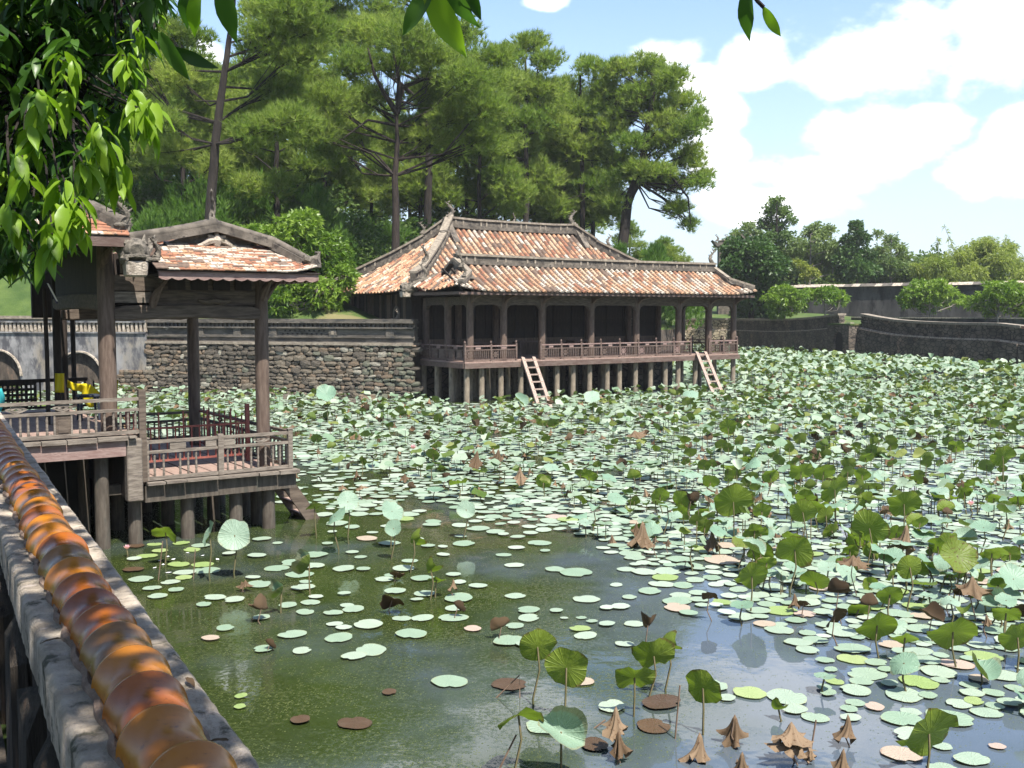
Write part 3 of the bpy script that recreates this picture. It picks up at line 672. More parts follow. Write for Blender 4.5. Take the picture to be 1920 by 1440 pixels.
def lay_tiles(S, us, tmax, slen, parent, out, rs, keep, step=0.33, white=0.0):
    for u in us:
        n = max(1, int(round(slen*tmax(u)/step)))
        if tmax(u) <= 0.02: continue
        for i in range(n):
            t0 = tmax(u)*i/n; dt = tmax(u)/n
            Mx, L = tile_frame(S, u, t0, dt)
            Mx = Mx @ Matrix.Rotation(rs.uniform(-.03, .03), 4, 'Z') @ Matrix.Diagonal((L*(1.06 if i else 1.35)/0.36, 1, 1, 1))
            pt = Mx.translation
            wv = mnoise.noise(Vector((pt.x*0.55, pt.y*0.8, pt.z*0.8+3)))
            w = list(TILE_W); w[2] *= max(0.15, 1+1.7*wv+white*0.7); w[3] *= max(0.1, 1-1.5*wv)
            k = rs.choices(range(5), weights=w)[0]
            out.append((keep, Mx, k))
def flush_tiles(out, parent, limit=300):
    out.sort(key=lambda a: -a[0])
    mb = MB()
    for i, (kp, Mx, k) in enumerate(out):
        if i < limit: link('roof_tile', BARREL[k], parent, Mx)
        else: xf(BARREL[k], Mx, mb, k)
    if mb.v: tag(mb.build('roof_tiles', ['tile%d' % k for k in range(5)], parent, smooth=True), kind='stuff')
def under(S, u0, u1, nu, nt, parent, name='roof_bed', clip=None, th=0.07, mats=('pan', 'wood_dark')):
    V = []; F = []; mb = MB()
    for i in range(nu+1):
        u = u0+(u1-u0)*i/nu; tm = 1.0 if clip is None else max(clip(u), 0.0)
        for j in range(nt+1): V.append(S(u, tm*j/nt))
    n = nt+1; fs = [(i*n+j, (i+1)*n+j, (i+1)*n+j+1, i*n+j+1) for i in range(nu) for j in range(nt)]
    mb.add(V, fs, 0); mb.add([p+Vector((0, 0, -th)) for p in V], [tuple(reversed(f)) for f in fs], 1)
    b = len(V)
    for i in range(nu): mb.f.append((i*n, (i+1)*n, b+(i+1)*n, b+i*n)); mb.m.append(1)
    return mb.build(name, list(mats), parent)
def ridge_bar(parent, pts, name='ridge', h=0.42, w=0.2, post=1.05):
    mb = MB(); pts = [Vector(p) for p in pts]; up = Vector((0, 0, 1))
    for i in range(len(pts)-1):
        p, q = pts[i], pts[i+1]
        mb.beam(p+up*(h*0.5), q+up*(h*0.5), w, h, 0); mb.beam(p+up*0.05, q+up*0.05, w+0.14, 0.13, 0)
        mb.beam(p+up*(h*0.30), q+up*(h*0.30), w+0.05, 0.05, 0)
        mb.beam(p+up*(h+0.02), q+up*(h+0.02), w+0.12, 0.085, 1)
        d = q-p; L = d.length; n = max(1, int(L/post))
        for k in range(n):
            for off in (0.0, 0.27):
                c = p+d*((k+0.3+off)/n)
                if (k+0.3+off)/n < 1: mb.beam(c+up*(h*0.36), c+up*(h*0.98), w+0.05, 0.075, 1, up=d.normalized())
    return mb.build(name, ['ridge', 'coping'], parent)
def dragon(parent, loc, ang, s=1.0, name='finial', tall=1.0, mat='carving'):
    mb = MB(); r_ = random.Random(int(abs(loc[0])*97+abs(loc[1])*31))
    pts = []; rad = []
    for i in range(9):
        t = i/8.0; pts.append((s*(0.02+0.22*math.sin(t*4.2)*(1-t*0.45)), s*0.03*math.sin(t*9), s*tall*0.75*t)); rad.append(s*(0.115*(1-t)**0.8+0.02))
    mb.tube(pts, rad, 7)
    for i in range(1, 9):
        p = Vector(pts[i]); sd = -1 if i % 2 else 1
        tip = p+Vector((s*(0.16+0.05*r_.random())*sd, s*r_.uniform(-.05, .05), s*(0.10+0.05*r_.random())))
        mb.tube([p, (p+tip)/2+Vector((0, 0, -0.02*s)), tip], [s*0.05, s*0.035, s*0.012], 5)
        if i < 6:
            tip = p+Vector((-s*0.13*sd, 0, s*0.04)); mb.tube([p, tip], [s*0.045, s*0.015], 5)
    mb.lathe((0, 0, -0.06*s), [(0.16*s, 0), (0.18*s, 0.05*s), (0.11*s, 0.12*s)], 8)
    o = mb.build(name, mat, parent, smooth=True)
    o.location = loc; o.rotation_euler = (0, 0, ang)
    return o
def gargoyle(parent, loc, ang, s=1.0, pale=False):
    mb = MB()                             # a fish-faced spout with an open square mouth, looking along +X
    mb.tube([(-0.5*s, 0, 0.12*s), (-0.25*s, 0, 0.1*s), (0, 0, 0.06*s), (0.18*s, 0, 0.02*s)], [0.15*s, 0.24*s, 0.27*s, 0.22*s], 10)
    mb.tube([(0.05*s, 0, 0.14*s), (0.2*s, 0, 0.13*s), (0.32*s, 0, 0.10*s)], [0.22*s, 0.20*s, 0.13*s], 9)
    for sd in (-1, 1):
        mb.lathe((0.16*s, sd*0.13*s, 0.24*s), [(0.0, -0.07*s), (0.06*s, -0.03*s), (0.075*s, 0.0), (0.05*s, 0.05*s), (0.01, 0.07*s)], 7)
        mb.tube([(0.0, sd*0.2*s, 0.1*s), (-0.12*s, sd*0.3*s, 0.2*s), (-0.28*s, sd*0.3*s, 0.36*s)], [0.07*s, 0.05*s, 0.015*s], 6)
        mb.tube([(0.02*s, sd*0.16*s, 0.28*s), (-0.1*s, sd*0.2*s, 0.42*s)], [0.05*s, 0.012*s], 5)
        mb.tube([(0.2*s, sd*0.22*s, -0.02*s), (0.34*s, sd*0.16*s, -0.03*s)], [0.05*s, 0.03*s], 6)
    mb.tube([(0.3*s, -0.19*s, 0.01*s), (0.36*s, 0, 0.03*s), (0.3*s, 0.19*s, 0.01*s)], [0.035*s]*3, 6)
    o = mb.build('gargoyle', 'carving', parent, smooth=True); o.location = loc; o.rotation_euler = (0, 0, ang)
    mb = MB(); mb.box((0.10*s, 0, -0.19*s), (0.40*s, 0.33*s, 0.26*s), taper=1.12); j = mb.build('jaw', 'slab', o, bevel=0.02)
    return o
def column_mesh(r, z0, z1, n=12, bulge=0.06, flare=0.0):
    mb = MB(); pr = []
    for i in range(9):
        t = i/8.0; pr.append((r*(1+bulge*math.sin(math.pi*t)-0.05*t), z0+(z1-z0)*t))
    mb.lathe((0, 0, 0), pr, n)
    return mb.mesh('column', 'wood_v', smooth=True)
def turned_baluster(h, r=0.016):
    mb = MB(); pr = []
    for i in range(15):
        t = i/14.0; k = 0.7+0.5*abs(math.sin(t*math.pi*5)); pr.append((r*k, h*t))
    mb.lathe((0, 0, 0), pr, 6)
    return mb.mesh('baluster', 'wood_grey', smooth=True)

# ------------------------------------------------------------------ the large pavilion over the pond
A0 = G(872, 757, 0.0)
ANG = math.atan2(0.569, 0.822)
pav = empty('lake_pavilion', (A0.x, A0.y, 0), ANG, 'large wooden lake pavilion with a red tiled double roof standing on piles over the pond', 'pavilion')
PM = Matrix.Translation((A0.x, A0.y, 0)) @ Matrix.Rotation(ANG, 4, 'Z')
DX, DY, DZ = 14.1, 4.0, 1.5
tr = MB(); tr.prism([PM @ Vector(p) for p in ((-1.2, DY+0.35, -1.3), (DX+0.2, DY+0.35, -1.3), (DX+0.2, 17, -1.3), (-3.0, 19, -1.3))], (0, 0, 2.75))
tag(tr.build('terrace', 'farwall'), kind='structure')
# deck
n = 47; fl = MB()
plank = MB().lo((0, 0, -0.05), (DX/n-0.012, DY+0.3, 0)).mesh('plank', 'floor')
for i in range(n): link('plank', plank, pav, Matrix.Translation((DX*i/n, 0, DZ-0.002*(i % 3))))
mb = MB(); mb.lo((-0.03, -0.05, DZ-0.24), (DX+0.03, 0.05, DZ-0.052)); mb.lo((-0.05, 0.05, DZ-0.24), (0.05, DY, DZ-0.052)); mb.lo((DX-0.05, 0.05, DZ-0.24), (DX+0.05, DY, DZ-0.052))
mb.build('fascia', 'wood_red', pav)
mb = MB()
for y in (0.4, 1.6, 2.8, 3.8): mb.lo((0.05, y-0.08, DZ-0.25), (DX-0.05, y+0.08, DZ-0.055))
mb.build('floor_joist', 'wood_dark', pav)
# piles: front row, left side, then rows behind
def loc_x(u, y, z):                       # local x on the line y at which a pixel column u falls
    lo, hi = -2.0, 17.0
    for _ in range(40):
        m_ = (lo+hi)/2
        if pix(PM @ Vector((m_, y, z)))[0] < u: lo = m_
        else: hi = m_
    return lo
pile = MB().lathe((0, 0, 0), [(0.115, -1.3), (0.11, 0.0), (0.105, DZ-0.245)], 10).mesh('pile', 'pile', smooth=True)
fr = [loc_x(u, 0.25, 0.3) for u in (875, 903, 939, 976, 1044, 1074, 1105, 1138, 1161, 1191, 1219, 1247, 1271, 1303, 1374)]
for x in fr: link('pile', pile, pav, Matrix.Translation((x, 0.25, 0)))
for y in (1.25, 2.3, 3.3):
    for x in [0.2]+[fr[i] for i in range(1, len(fr))]:
        if y > 2.5 and x > 12.5: continue
        link('pile', pile, pav, Matrix.Translation((x+(0.0 if x < 0.5 else 0.15*math.sin(x*7+y)), y, 0)))
# columns
cx = [loc_x(u, 0.55, 2.5) for u in (881, 944, 1016, 1108, 1193, 1272, 1329, 1375)]
BEAMZ = 3.56
colm = column_mesh(0.135, DZ, 3.85, 10, 0.03)
for x in cx: link('column', colm, pav, Matrix.Translation((x, 0.55, 0)))
ylist = [2.1, DY-0.25]
for y in ylist:
    for x in (cx[0], cx[-1]) if y < 3 else cx: link('column', colm, pav, Matrix.Translation((x, y, 0)))
# beams with curved brackets, front and both ends
def arch_beam(p, q, name='beam', br=0.22, z0=BEAMZ, h=0.30, w=0.13, mat='wood_h'):
    p = Vector(p); q = Vector(q); d = (q-p); L = d.length; d.normalize(); nn = Vector((0, 0, 1)).cross(d)
    out = [(0, z0+h), (0, z0-br)]+[(0.02+br*(1-math.cos(a)), z0-br+br*math.sin(a)) for a in (0.4, 0.8, 1.2, 1.57)]
    out += [(L-x, z) for x, z in reversed(out[2:])]+[(L, z0-br), (L, z0+h)]
    mb = MB(); mb.prism([p+d*x+Vector((0, 0, z))-nn*(w/2) for x, z in out], nn*w)
    return mb.build(name, mat, pav)
for i in range(len(cx)-1): arch_beam((cx[i]+0.11, 0.55, 0), (cx[i+1]-0.11, 0.55, 0))
for x in (cx[0], cx[-1]):
    arch_beam((x, 0.55+0.11, 0), (x, 2.1-0.11, 0)); arch_beam((x, 2.1+0.11, 0), (x, DY-0.36, 0))
mb = MB(); mb.lo((cx[0]-0.35, 0.44, BEAMZ+0.301), (cx[-1]+0.35, 0.66, BEAMZ+0.42)); mb.build('wall_plate', 'wood_h', pav)
for x in cx:                              # carved eave brackets
    mb = MB(); mb.prism([(x-0.05, 0.43, 3.62), (x-0.05, 0.43, 3.92), (x-0.05, -0.25, 3.97), (x-0.05, -0.28, 3.90), (x-0.05, 0.2, 3.78)], (0.1, 0, 0)); mb.build('bracket', 'wood_v', pav)
# dark back wall of door leaves, with lighter frames
n = 26
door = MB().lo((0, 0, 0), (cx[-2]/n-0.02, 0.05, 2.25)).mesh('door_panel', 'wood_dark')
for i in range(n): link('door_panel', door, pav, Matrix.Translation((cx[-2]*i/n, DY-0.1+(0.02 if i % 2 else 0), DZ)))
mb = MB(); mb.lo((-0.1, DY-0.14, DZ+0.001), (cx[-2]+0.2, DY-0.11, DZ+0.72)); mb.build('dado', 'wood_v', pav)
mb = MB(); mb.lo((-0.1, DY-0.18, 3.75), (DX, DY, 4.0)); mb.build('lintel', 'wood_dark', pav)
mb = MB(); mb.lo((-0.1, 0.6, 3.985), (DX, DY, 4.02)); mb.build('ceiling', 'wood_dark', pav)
mb = MB()                                 # round lattice window far inside
lx = loc_x(1180, DY-0.2, 2.9)
for k in range(6): mb.lo((lx-0.2, DY-0.16, 3.05-0.07*k), (lx+0.2*(1 if k % 2 else 0.6), DY-0.151, 3.08-0.07*k))
mb.build('lattice', 'coping', pav)
# furniture seen through the bays
mb = MB()
for x in (2.0, 4.4, 7.2): mb.lo((x, 2.9, DZ+0.55), (x+1.4, 3.5, DZ+0.60)); [mb.lo((x+a_, b_, DZ+0.001), (x+a_+0.06, b_+0.06, DZ+0.55)) for a_ in (0.02, 1.3) for b_ in (2.92, 3.4)]
bx_ = mb.v
for x in (2.0, 4.4, 7.2):
    t_ = MB(); t_.lo((-0.7, -0.3, 0.55), (0.7, 0.3, 0.60), 0)
    tb = empty('low_table', PM @ Vector((x+0.7, 3.1, DZ)), ANG, {2.0: 'dark low wooden table behind the leftmost bays of the large pavilion', 4.4: 'dark low wooden table behind the first ladder in the large pavilion', 7.2: 'dark low wooden table behind the middle bays of the large pavilion'}[x], 'table')
    t_.build('table_top', 'wood_red', tb)
    for a_ in (-0.65, 0.65):
        for b_ in (-0.25, 0.25): MB().lo((a_-0.03, b_-0.03, 0), (a_+0.03, b_+0.03, 0.55)).build('leg', 'wood_red', tb)
# railing
RH = 0.56
slat = MB().lo((-0.014, -0.014, 0.08), (0.014, 0.014, 0.40)).mesh('slat', 'wood_red')
rpost = MB().lo((-0.035, -0.035, 0), (0.035, 0.035, RH+0.08)).lathe((0, 0, RH+0.08), [(0.02, 0), (0.04, 0.04), (0.035, 0.08), (0.01, 0.12)], 6).mesh('post', 'wood_red')
lat = MB()                                # lattice panel: ring and cross in a square
for (a_, b_) in (((-.13, .08), (.13, .08)), ((-.13, .40), (.13, .40)), ((-.13, .08), (-.13, .40)), ((.13, .08), (.13, .40)), ((-.13, .08), (.13, .40)), ((-.13, .40), (.13, .08)), ((0, .08), (0, .4)), ((-.13, .24), (.13, .24))):
    lat.beam((a_[0], 0, a_[1]), (b_[0], 0, b_[1]), 0.02, 0.022, up=(0, 1, 0))
for k in range(10):
    a1, a2 = 2*math.pi*k/10, 2*math.pi*(k+1)/10; lat.beam((.085*math.cos(a1), 0, .24+.085*math.sin(a1)), (.085*math.cos(a2), 0, .24+.085*math.sin(a2)), 0.02, 0.025, up=(0, 1, 0))
lat_r = lat.mesh('lattice_panel', 'wood_red'); lat_g = lat.mesh('lattice_panel', 'wood_pink')
solid = MB().lo((-0.2, -0.012, 0.08), (0.2, 0.012, 0.40)).lo((-0.12, -0.02, 0.14), (0.12, -0.0125, 0.34)).mesh('panel', 'wood_red')
def railing(p, q, kind, parent=pav, step=0.95, rs=random.Random(2)):
    p = Vector(p); q = Vector(q); d = q-p; L = d.length; d.normalize(); n = max(1, int(round(L/step)))
    Mr = basis(p, d, Vector((0, 0, 1)).cross(d), Vector((0, 0, 1)))
    mb = MB(); mb.beam(p+Vector((0, 0, RH)), q+Vector((0, 0, RH)), 0.06, 0.045); mb.build('top_rail', 'wood_pink', parent)
    mb = MB(); mb.beam(p+Vector((0, 0, 0.42)), q+Vector((0, 0, 0.42)), 0.045, 0.04); mb.beam(p+Vector((0, 0, 0.06)), q+Vector((0, 0, 0.06)), 0.05, 0.05); mb.build('rail', 'wood_red', parent)
    for i in range(n+1): link('post', rpost, parent, Mr @ Matrix.Translation((L*i/n, 0, 0)))
    for i in range(n):
        x0 = L*i/n; w = L/n
        mb = MB(); mb.beam(Mr @ Vector((x0+w*0.4, 0, 0.49)), Mr @ Vector((x0+w*0.6, 0, 0.49)), 0.03, 0.08); mb.build('rail_block', 'wood_pink', parent)
        if kind == 'solid':
            for k in range(2): link('panel', solid, parent, Mr @ Matrix.Translation((x0+w*(0.28+0.44*k), 0, 0)))
        else:
            link('lattice_panel', lat_g if i in (4, 5, 7) else lat_r, parent, Mr @ Matrix.Translation((x0+0.2, 0, 0)))
            ns = int((w-0.44)/0.085)
            for k in range(ns): link('slat', slat, parent, Mr @ Matrix.Translation((x0+0.42+k*0.085, 0, 0)))
xg = [loc_x(u, 0.05, DZ+0.3) for u in (968, 1014, 1295, 1330)]
railing((0.04, 0.06, DZ), (xg[0], 0.06, DZ), 'lattice')
railing((xg[1], 0.06, DZ), (xg[2], 0.06, DZ), 'lattice')
railing((xg[3], 0.06, DZ), (DX-0.05, 0.06, DZ), 'lattice')
railing((0.05, DY-0.2, DZ), (0.05, 0.1, DZ), 'solid', step=1.25)
railing((DX-0.06, 0.1, DZ), (DX-0.06, DY-0.3, DZ), 'lattice')
# front roof
EX0, EX1, EY, EZ = -0.5, DX+0.5, -0.5, 4.08
RY, RZ = 1.2, 5.08; VY = 2.95
def curve(t, k=0.16): return t-k*math.sin(math.pi*t)
def lift(x, x0, x1): return 0.16*(max(0, 1-(x-x0)/1.6)**2+max(0, 1-(x1-x)/1.6)**2)
def S_front(x, t): return Vector((x, EY+(RY-EY)*t, EZ+(RZ-EZ)*curve(t, 0.06)+lift(x, EX0, EX1)*(1-t)))
def S_fback(x, t): return Vector((x, VY+(RY-VY)*t, 4.12+(RZ-4.12)*curve(t, 0.06)))
GI = 0.95                                 # how far the gable stands in from the eave end
def tm_front(x):
    e = min(x-EX0, EX1-x); return 1.0 if e > GI else 0.25+0.65*(e/GI) if e > 0.02 else 0.25
under(S_front, EX0, EX1, 40, 4, pav, clip=lambda x: min(1.0, 0.25+0.75*min(x-EX0, EX1-x)/GI)); under(S_fback, EX0+0.6, EX1-0.6, 10, 3, pav)
T = []; rs = random.Random(11)
us = [EX0+0.12+i*(EX1-EX0-0.24)/55 for i in range(56)]
lay_tiles(S_front, us, tm_front, 2.02, pav, T, rs, 3, white=0.9)
# end slope of the front roof, left and right
def S_endL(y, t): return Vector((EX0+0.85*t, y, EZ+0.06+0.62*t+lift(EX0, EX0, EX1)*(1-t)*abs(y-1.2)/1.7))
def S_endR(y, t): return Vector((EX1-0.85*t, y, EZ+0.06+0.62*t))
tme = lambda y: min(1.0, max(0.12, min(y-EY, VY-y)/0.85))
for S_ in (S_endL, S_endR):
    under(S_, EY, VY, 8, 3, pav, clip=lambda y: min(1.0, max(0.02, min(y-EY, VY-y)/0.8)))
    lay_tiles(S_, [EY+0.2+i*0.27 for i in range(12)], tme, 1.0, pav, T, rs, 2 if S_ is S_endL else 0.5)
# gable triangles with carving
for gx_, sg in ((EX0+0.88, -1), (EX1-0.88, 1)):
    mb = MB(); mb.prism([(gx_-0.10*-sg, 0.0, 4.5), (gx_-0.10*-sg, 2.4, 4.5), (gx_-0.10*-sg, RY, 5.26)], (0.2*-sg, 0, 0)); mb.build('gable', 'ridge', pav)
    mb = MB()
    for dy in (-0.35, -0.18, 0, 0.18, 0.35): mb.tube([(gx_+0.12*sg, RY+dy, 4.62), (gx_+0.15*sg, RY+dy*0.7, 4.72+0.12*(0.4-abs(dy))), (gx_+0.12*sg, RY+dy*0.9, 4.80+0.3*(0.4-abs(dy)))], [0.05, 0.06, 0.02], 6)
    mb.build('gable_carving', 'carving', pav, smooth=True)
    for yy in (EY+0.05, VY-0.05):
        ridge_bar(pav, [(gx_+0.02*sg, RY, RZ+0.02), (gx_, (RY*0.45+yy*0.55), 4.60), (EX0+0.05 if sg < 0 else EX1-0.05, yy, EZ+0.16)], 'hip_ridge', 0.15, 0.10, 0.7)
ridge_bar(pav, [(EX0+0.85, RY, RZ), (EX0+5, RY, RZ-0.03), (EX1-5, RY, RZ-0.03), (EX1-0.85, RY, RZ)], 'ridge', 0.32)
dragon(pav, (EX0+0.9, RY, RZ+0.36), 0, 0.55); dragon(pav, (EX1-0.95, RY, RZ+0.36), math.pi, 0.75)
dragon(pav, (EX0+0.25, EY+0.15, EZ+0.5), 0.6, 0.5); dragon(pav, (EX0+0.35, VY-0.2, EZ+0.5), -0.6, 0.7); dragon(pav, (EX0+0.7, RY-0.6, 4.95), 0.3, 0.55)
gargoyle(pav, (EX0-0.15, VY+0.1, 4.13), math.pi, 0.85); gargoyle(pav, (EX1+0.1, VY+0.1, 4.1), 0, 0.85)
mb = MB(); mb.lo((EX0+0.1, VY-0.12, 3.95), (EX1-0.1, VY+0.4, 4.08)); mb.build('gutter', 'ridge', pav)
mb = MB(); mb.lo((EX0+0.05, EY+0.03, EZ-0.16), (EX1-0.05, EY+0.09, EZ-0.062)); mb.lo((EX0+0.03, EY+0.1, EZ-0.16), (EX0+0.09, VY, EZ-0.05)); mb.lo((EX1-0.09, EY+0.1, EZ-0.16), (EX1-0.03, VY, EZ-0.05)); mb.build('eave_board', 'wood_red', pav)
raf = MB().beam((0, EY+0.1, EZ-0.12), (0, RY, RZ-0.2), 0.05, 0.07).mesh('rafter', 'wood_dark')
for i in range(40): link('rafter', raf, pav, Matrix.Translation((EX0+0.3+i*(EX1-EX0-0.6)/39, 0, 0)))
# rear hall
HY0, HYR, HY1, HZ0, HZR = 3.05, 7.07, 11.1, 4.1, 6.92
HX0, HX1 = EX0+0.05, EX1-0.05; RX0, RX1 = 3.7, 10.4
def S_hf(x, t): return Vector((x, HY0+(HYR-HY0)*t, HZ0+(HZR-HZ0)*curve(t, 0.05)))
def S_hb(x, t): return Vector((x, HY1+(HYR-HY1)*t, HZ0+(HZR-HZ0)*curve(t, 0.05)))
RUN = RX0-HX0
def S_hl(y, t): return Vector((HX0+RUN*t, y, HZ0+(HZR-HZ0)*curve(t, 0.05)+0.2*(1-t)**2*(abs(y-HYR)/4.0)**4))
def S_hr(y, t): return Vector((HX1-RUN*t, y, HZ0+(HZR-HZ0)*curve(t, 0.05)))
tmx = lambda x: min(1.0, max(0.0, min(x-HX0, HX1-x)/RUN)); tmy = lambda y: min(0.94, max(0.0, min(y-HY0, HY1-y)/(HYR-HY0)))
under(S_hf, HX0, HX1, 30, 6, pav, clip=tmx); under(S_hb, HX0, HX1, 30, 4, pav, clip=tmx); under(S_hl, HY0, HY1, 20, 6, pav, clip=lambda y: tmy(y)/0.94); under(S_hr, HY0, HY1, 20, 4, pav, clip=lambda y: tmy(y)/0.94)
lay_tiles(S_hf, [HX0+0.13+i*0.272 for i in range(55)], tmx, 4.95, pav, T, rs, 1)
T2 = []
lay_tiles(S_hl, [HY0+0.13+i*0.272 for i in range(30)], tmy, 4.95, pav, T, rs, 0.8, white=-0.8)
flush_tiles(T, pav)
hipz = lambda t: HZ0+(HZR-HZ0)*curve(t, 0.05)
def hp(xe, ye, t, dz=0.0): # along a hip from eave corner (t=0) to ridge end
    xr = RX0 if xe < 5 else RX1
    return (xe+(xr-xe)*t, ye+(HYR-ye)*t, hipz(t)+dz)
for xe in (HX0, HX1):
    for ye in (HY0, HY1):
        ridge_bar(pav, [hp(xe, ye, 0.02, 0.28), hp(xe, ye, 0.25, 0.03), hp(xe, ye, 0.55, 0.0), hp(xe, ye, 0.8, -0.02)], 'hip_ridge', 0.36)
        ridge_bar(pav, [hp(xe, ye, 0.8, 0.0), hp(xe, ye, 1.0, 0.12)], 'gable_ridge', 0.40)
    sg = -1 if xe < 5 else 1; gx_ = (RX0-0.35) if xe < 5 else RX1+0.35
    mb = MB(); mb.prism([(gx_, HYR-0.95, hipz(0.8)), (gx_, HYR+0.95, hipz(0.8)), (gx_, HYR, HZR+0.45)], (-0.3*sg, 0, 0)); mb.build('gable', 'ridge', pav)
    mb = MB()
    for k in range(7):
        dy = (k-3)*0.16; mb.tube([(gx_+0.03*sg, HYR+dy, hipz(0.8)+0.06), (gx_+0.08*sg, HYR+dy*0.8, hipz(0.8)+0.15), (gx_+0.03*sg, HYR+dy*0.85, hipz(0.8)+0.2+0.5*(0.5-abs(dy)))], [0.06, 0.07, 0.02], 6)
    mb.build('gable_carving', 'carving', pav, smooth=True)
ridge_bar(pav, [(RX0-0.2, HYR, HZR+0.06), (RX0+1.2, HYR, HZR), (RX1-1.2, HYR, HZR), (RX1+0.2, HYR, HZR+0.06)], 'ridge', 0.38)
dragon(pav, (RX0-0.05, HYR, HZR+0.5), 0, 0.8); dragon(pav, (RX1+0.05, HYR, HZR+0.5), math.pi, 0.8); dragon(pav, (7.05, HYR, HZR+0.45), 0.5, 0.45)
dragon(pav, hp(HX0, HY1, 0.78, 0.5), 0, 0.6); dragon(pav, hp(HX1, HY0, 0.7, 0.45), math.pi, 0.6); dragon(pav, hp(HX0, HY0, 0.3, 0.4), 0.5, 0.9)
# hall walls of upright boards, oval window, posts
WX0 = HX0+0.75
board = MB().lo((0, 0, 0), (0.03, 0.225, 2.5)).mesh('board', 'wood_v'); board2 = MB().lo((0, 0, 0), (0.03, 0.225, 2.5)).mesh('board', 'wood_dark')
for i in range(30): link('board', board2 if i % 3 else board, pav, Matrix.Translation((WX0-(0.02 if i % 2 else 0), DY+0.2+i*0.23, 1.5)))
for y in (DY+0.15, DY+2.1, DY+4.0, DY+5.6):
    mb = MB(); mb.lo((WX0-0.1, y-0.07, 1.4), (WX0+0.08, y+0.07, 4.0)); mb.build('post', 'wood_v', pav)
mb = MB()
for k in range(16):
    a1, a2 = 2*math.pi*k/16, 2*math.pi*(k+1)/16
    mb.beam((WX0-0.05, 5.6+0.22*math.cos(a1), 3.15+0.36*math.sin(a1)), (WX0-0.05, 5.6+0.22*math.cos(a2), 3.15+0.36*math.sin(a2)), 0.05, 0.06, up=(1, 0, 0))
mb.build('window_frame', 'wood_grey', pav)
mb = MB(); mb.prism([(WX0-0.04, 5.6+0.2*math.cos(2*math.pi*k/16), 3.15+0.34*math.sin(2*math.pi*k/16)) for k in range(16)], (0.01, 0, 0)); mb.build('window_pane', 'black', pav)
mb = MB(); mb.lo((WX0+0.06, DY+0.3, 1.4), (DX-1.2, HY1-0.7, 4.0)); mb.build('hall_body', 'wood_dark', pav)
# red notice at the wall end
Mn = PM @ Matrix.Translation((-0.62, DY-0.15, 0))
np_ = link('gate_pier', None, None, Mn); tag(np_, 'short plaster pier with red panel and finial at the right end of the stone wall', 'pier')
MB().lo((-0.2, -0.1, 1.0), (0.16, 0.35, 3.05)).build('pier_body', 'ridge', np_)
MB().lo((-0.1, -0.115, 2.35), (0.08, -0.1005, 2.9)).build('panel', 'tile1', np_)
dragon(np_, (0, 0.1, 3.08), 0.2, 0.4)
# ladders
def ladder(u0, u1, vt, ub0, ub1, vb, label, rungs=7):
    xt = (loc_x((u0+u1)/2, -0.05, DZ)); top = Vector((xt, -0.06, DZ+0.05))
    pb = PM.inverted() @ G((ub0+ub1)/2, vb, 0.0); bot = Vector((pb.x, pb.y, -0.1))
    wv = 0.5
    root = empty('ladder', PM @ bot, ANG, label, 'ladder', 'ladders leaning on the pavilion deck')
    d = top-bot
    sidev = Vector((1, 0, 0))
    for s_ in (-1, 1): MB().beam(sidev*(s_*wv/2), sidev*(s_*wv/2)+d*1.03, 0.06, 0.13, up=(1, 0, 0)).build('side_rail', 'ladder', root)
    for k in range(rungs):
        c = d*((k+0.75)/rungs); MB().beam(c-sidev*wv/2, c+sidev*wv/2, 0.14, 0.045, up=(0, 0, 1)).build('rung', 'ladder', root)
ladder(976, 1006, 676, 1007, 1040, 764, 'wooden ladder down to the pond left of the middle bays, longer of the two')
ladder(1303, 1327, 667, 1340, 1364, 748, 'wooden ladder down to the pond near the right end of the large pavilion')
# small notices hanging in the right bays
hb = loc_x(1297, 0.8, 2.4)
# ------------------------------------------------------------------ the near boat pavilion at left
D0 = G(548, 878, 0.92)
bp_ = empty('boat_pavilion', (D0.x, D0.y, 0), ANG, 'open weathered wooden boat landing pavilion at left with gabled tile roof and railed decks', 'pavilion')
BM = Matrix.Translation((D0.x, D0.y, 0)) @ Matrix.Rotation(ANG, 4, 'Z')
def bx(u, y, z):
    lo, hi = -9.0, 4.0
    for _ in range(40):
        m_ = (lo+hi)/2
        if pix(BM @ Vector((m_, y, z)))[0] < u: lo = m_
        else: hi = m_
    return lo
LZ, UZ, DEP = 0.92, 1.60, 4.7
XS = bx(268, 0, 1.2)                      # step between the two decks
XL = -6.2
rs = random.Random(31)
pl = MB().lo((-0.125, 0, -0.05), (0.125, DEP, 0)).mesh('plank', 'floor')
n = int(-XS/0.26)
for i in range(n): link('plank', pl, bp_, Matrix.Translation((XS+(i+0.5)*(-XS)/n, 0.06, LZ-0.003*(i % 3))))
n2 = int((XS-XL)/0.26)
for i in range(n2): link('plank', pl, bp_, Matrix.Translation((XL+(i+0.5)*(XS-XL)/n2, 0.06, UZ-0.003*(i % 3))))
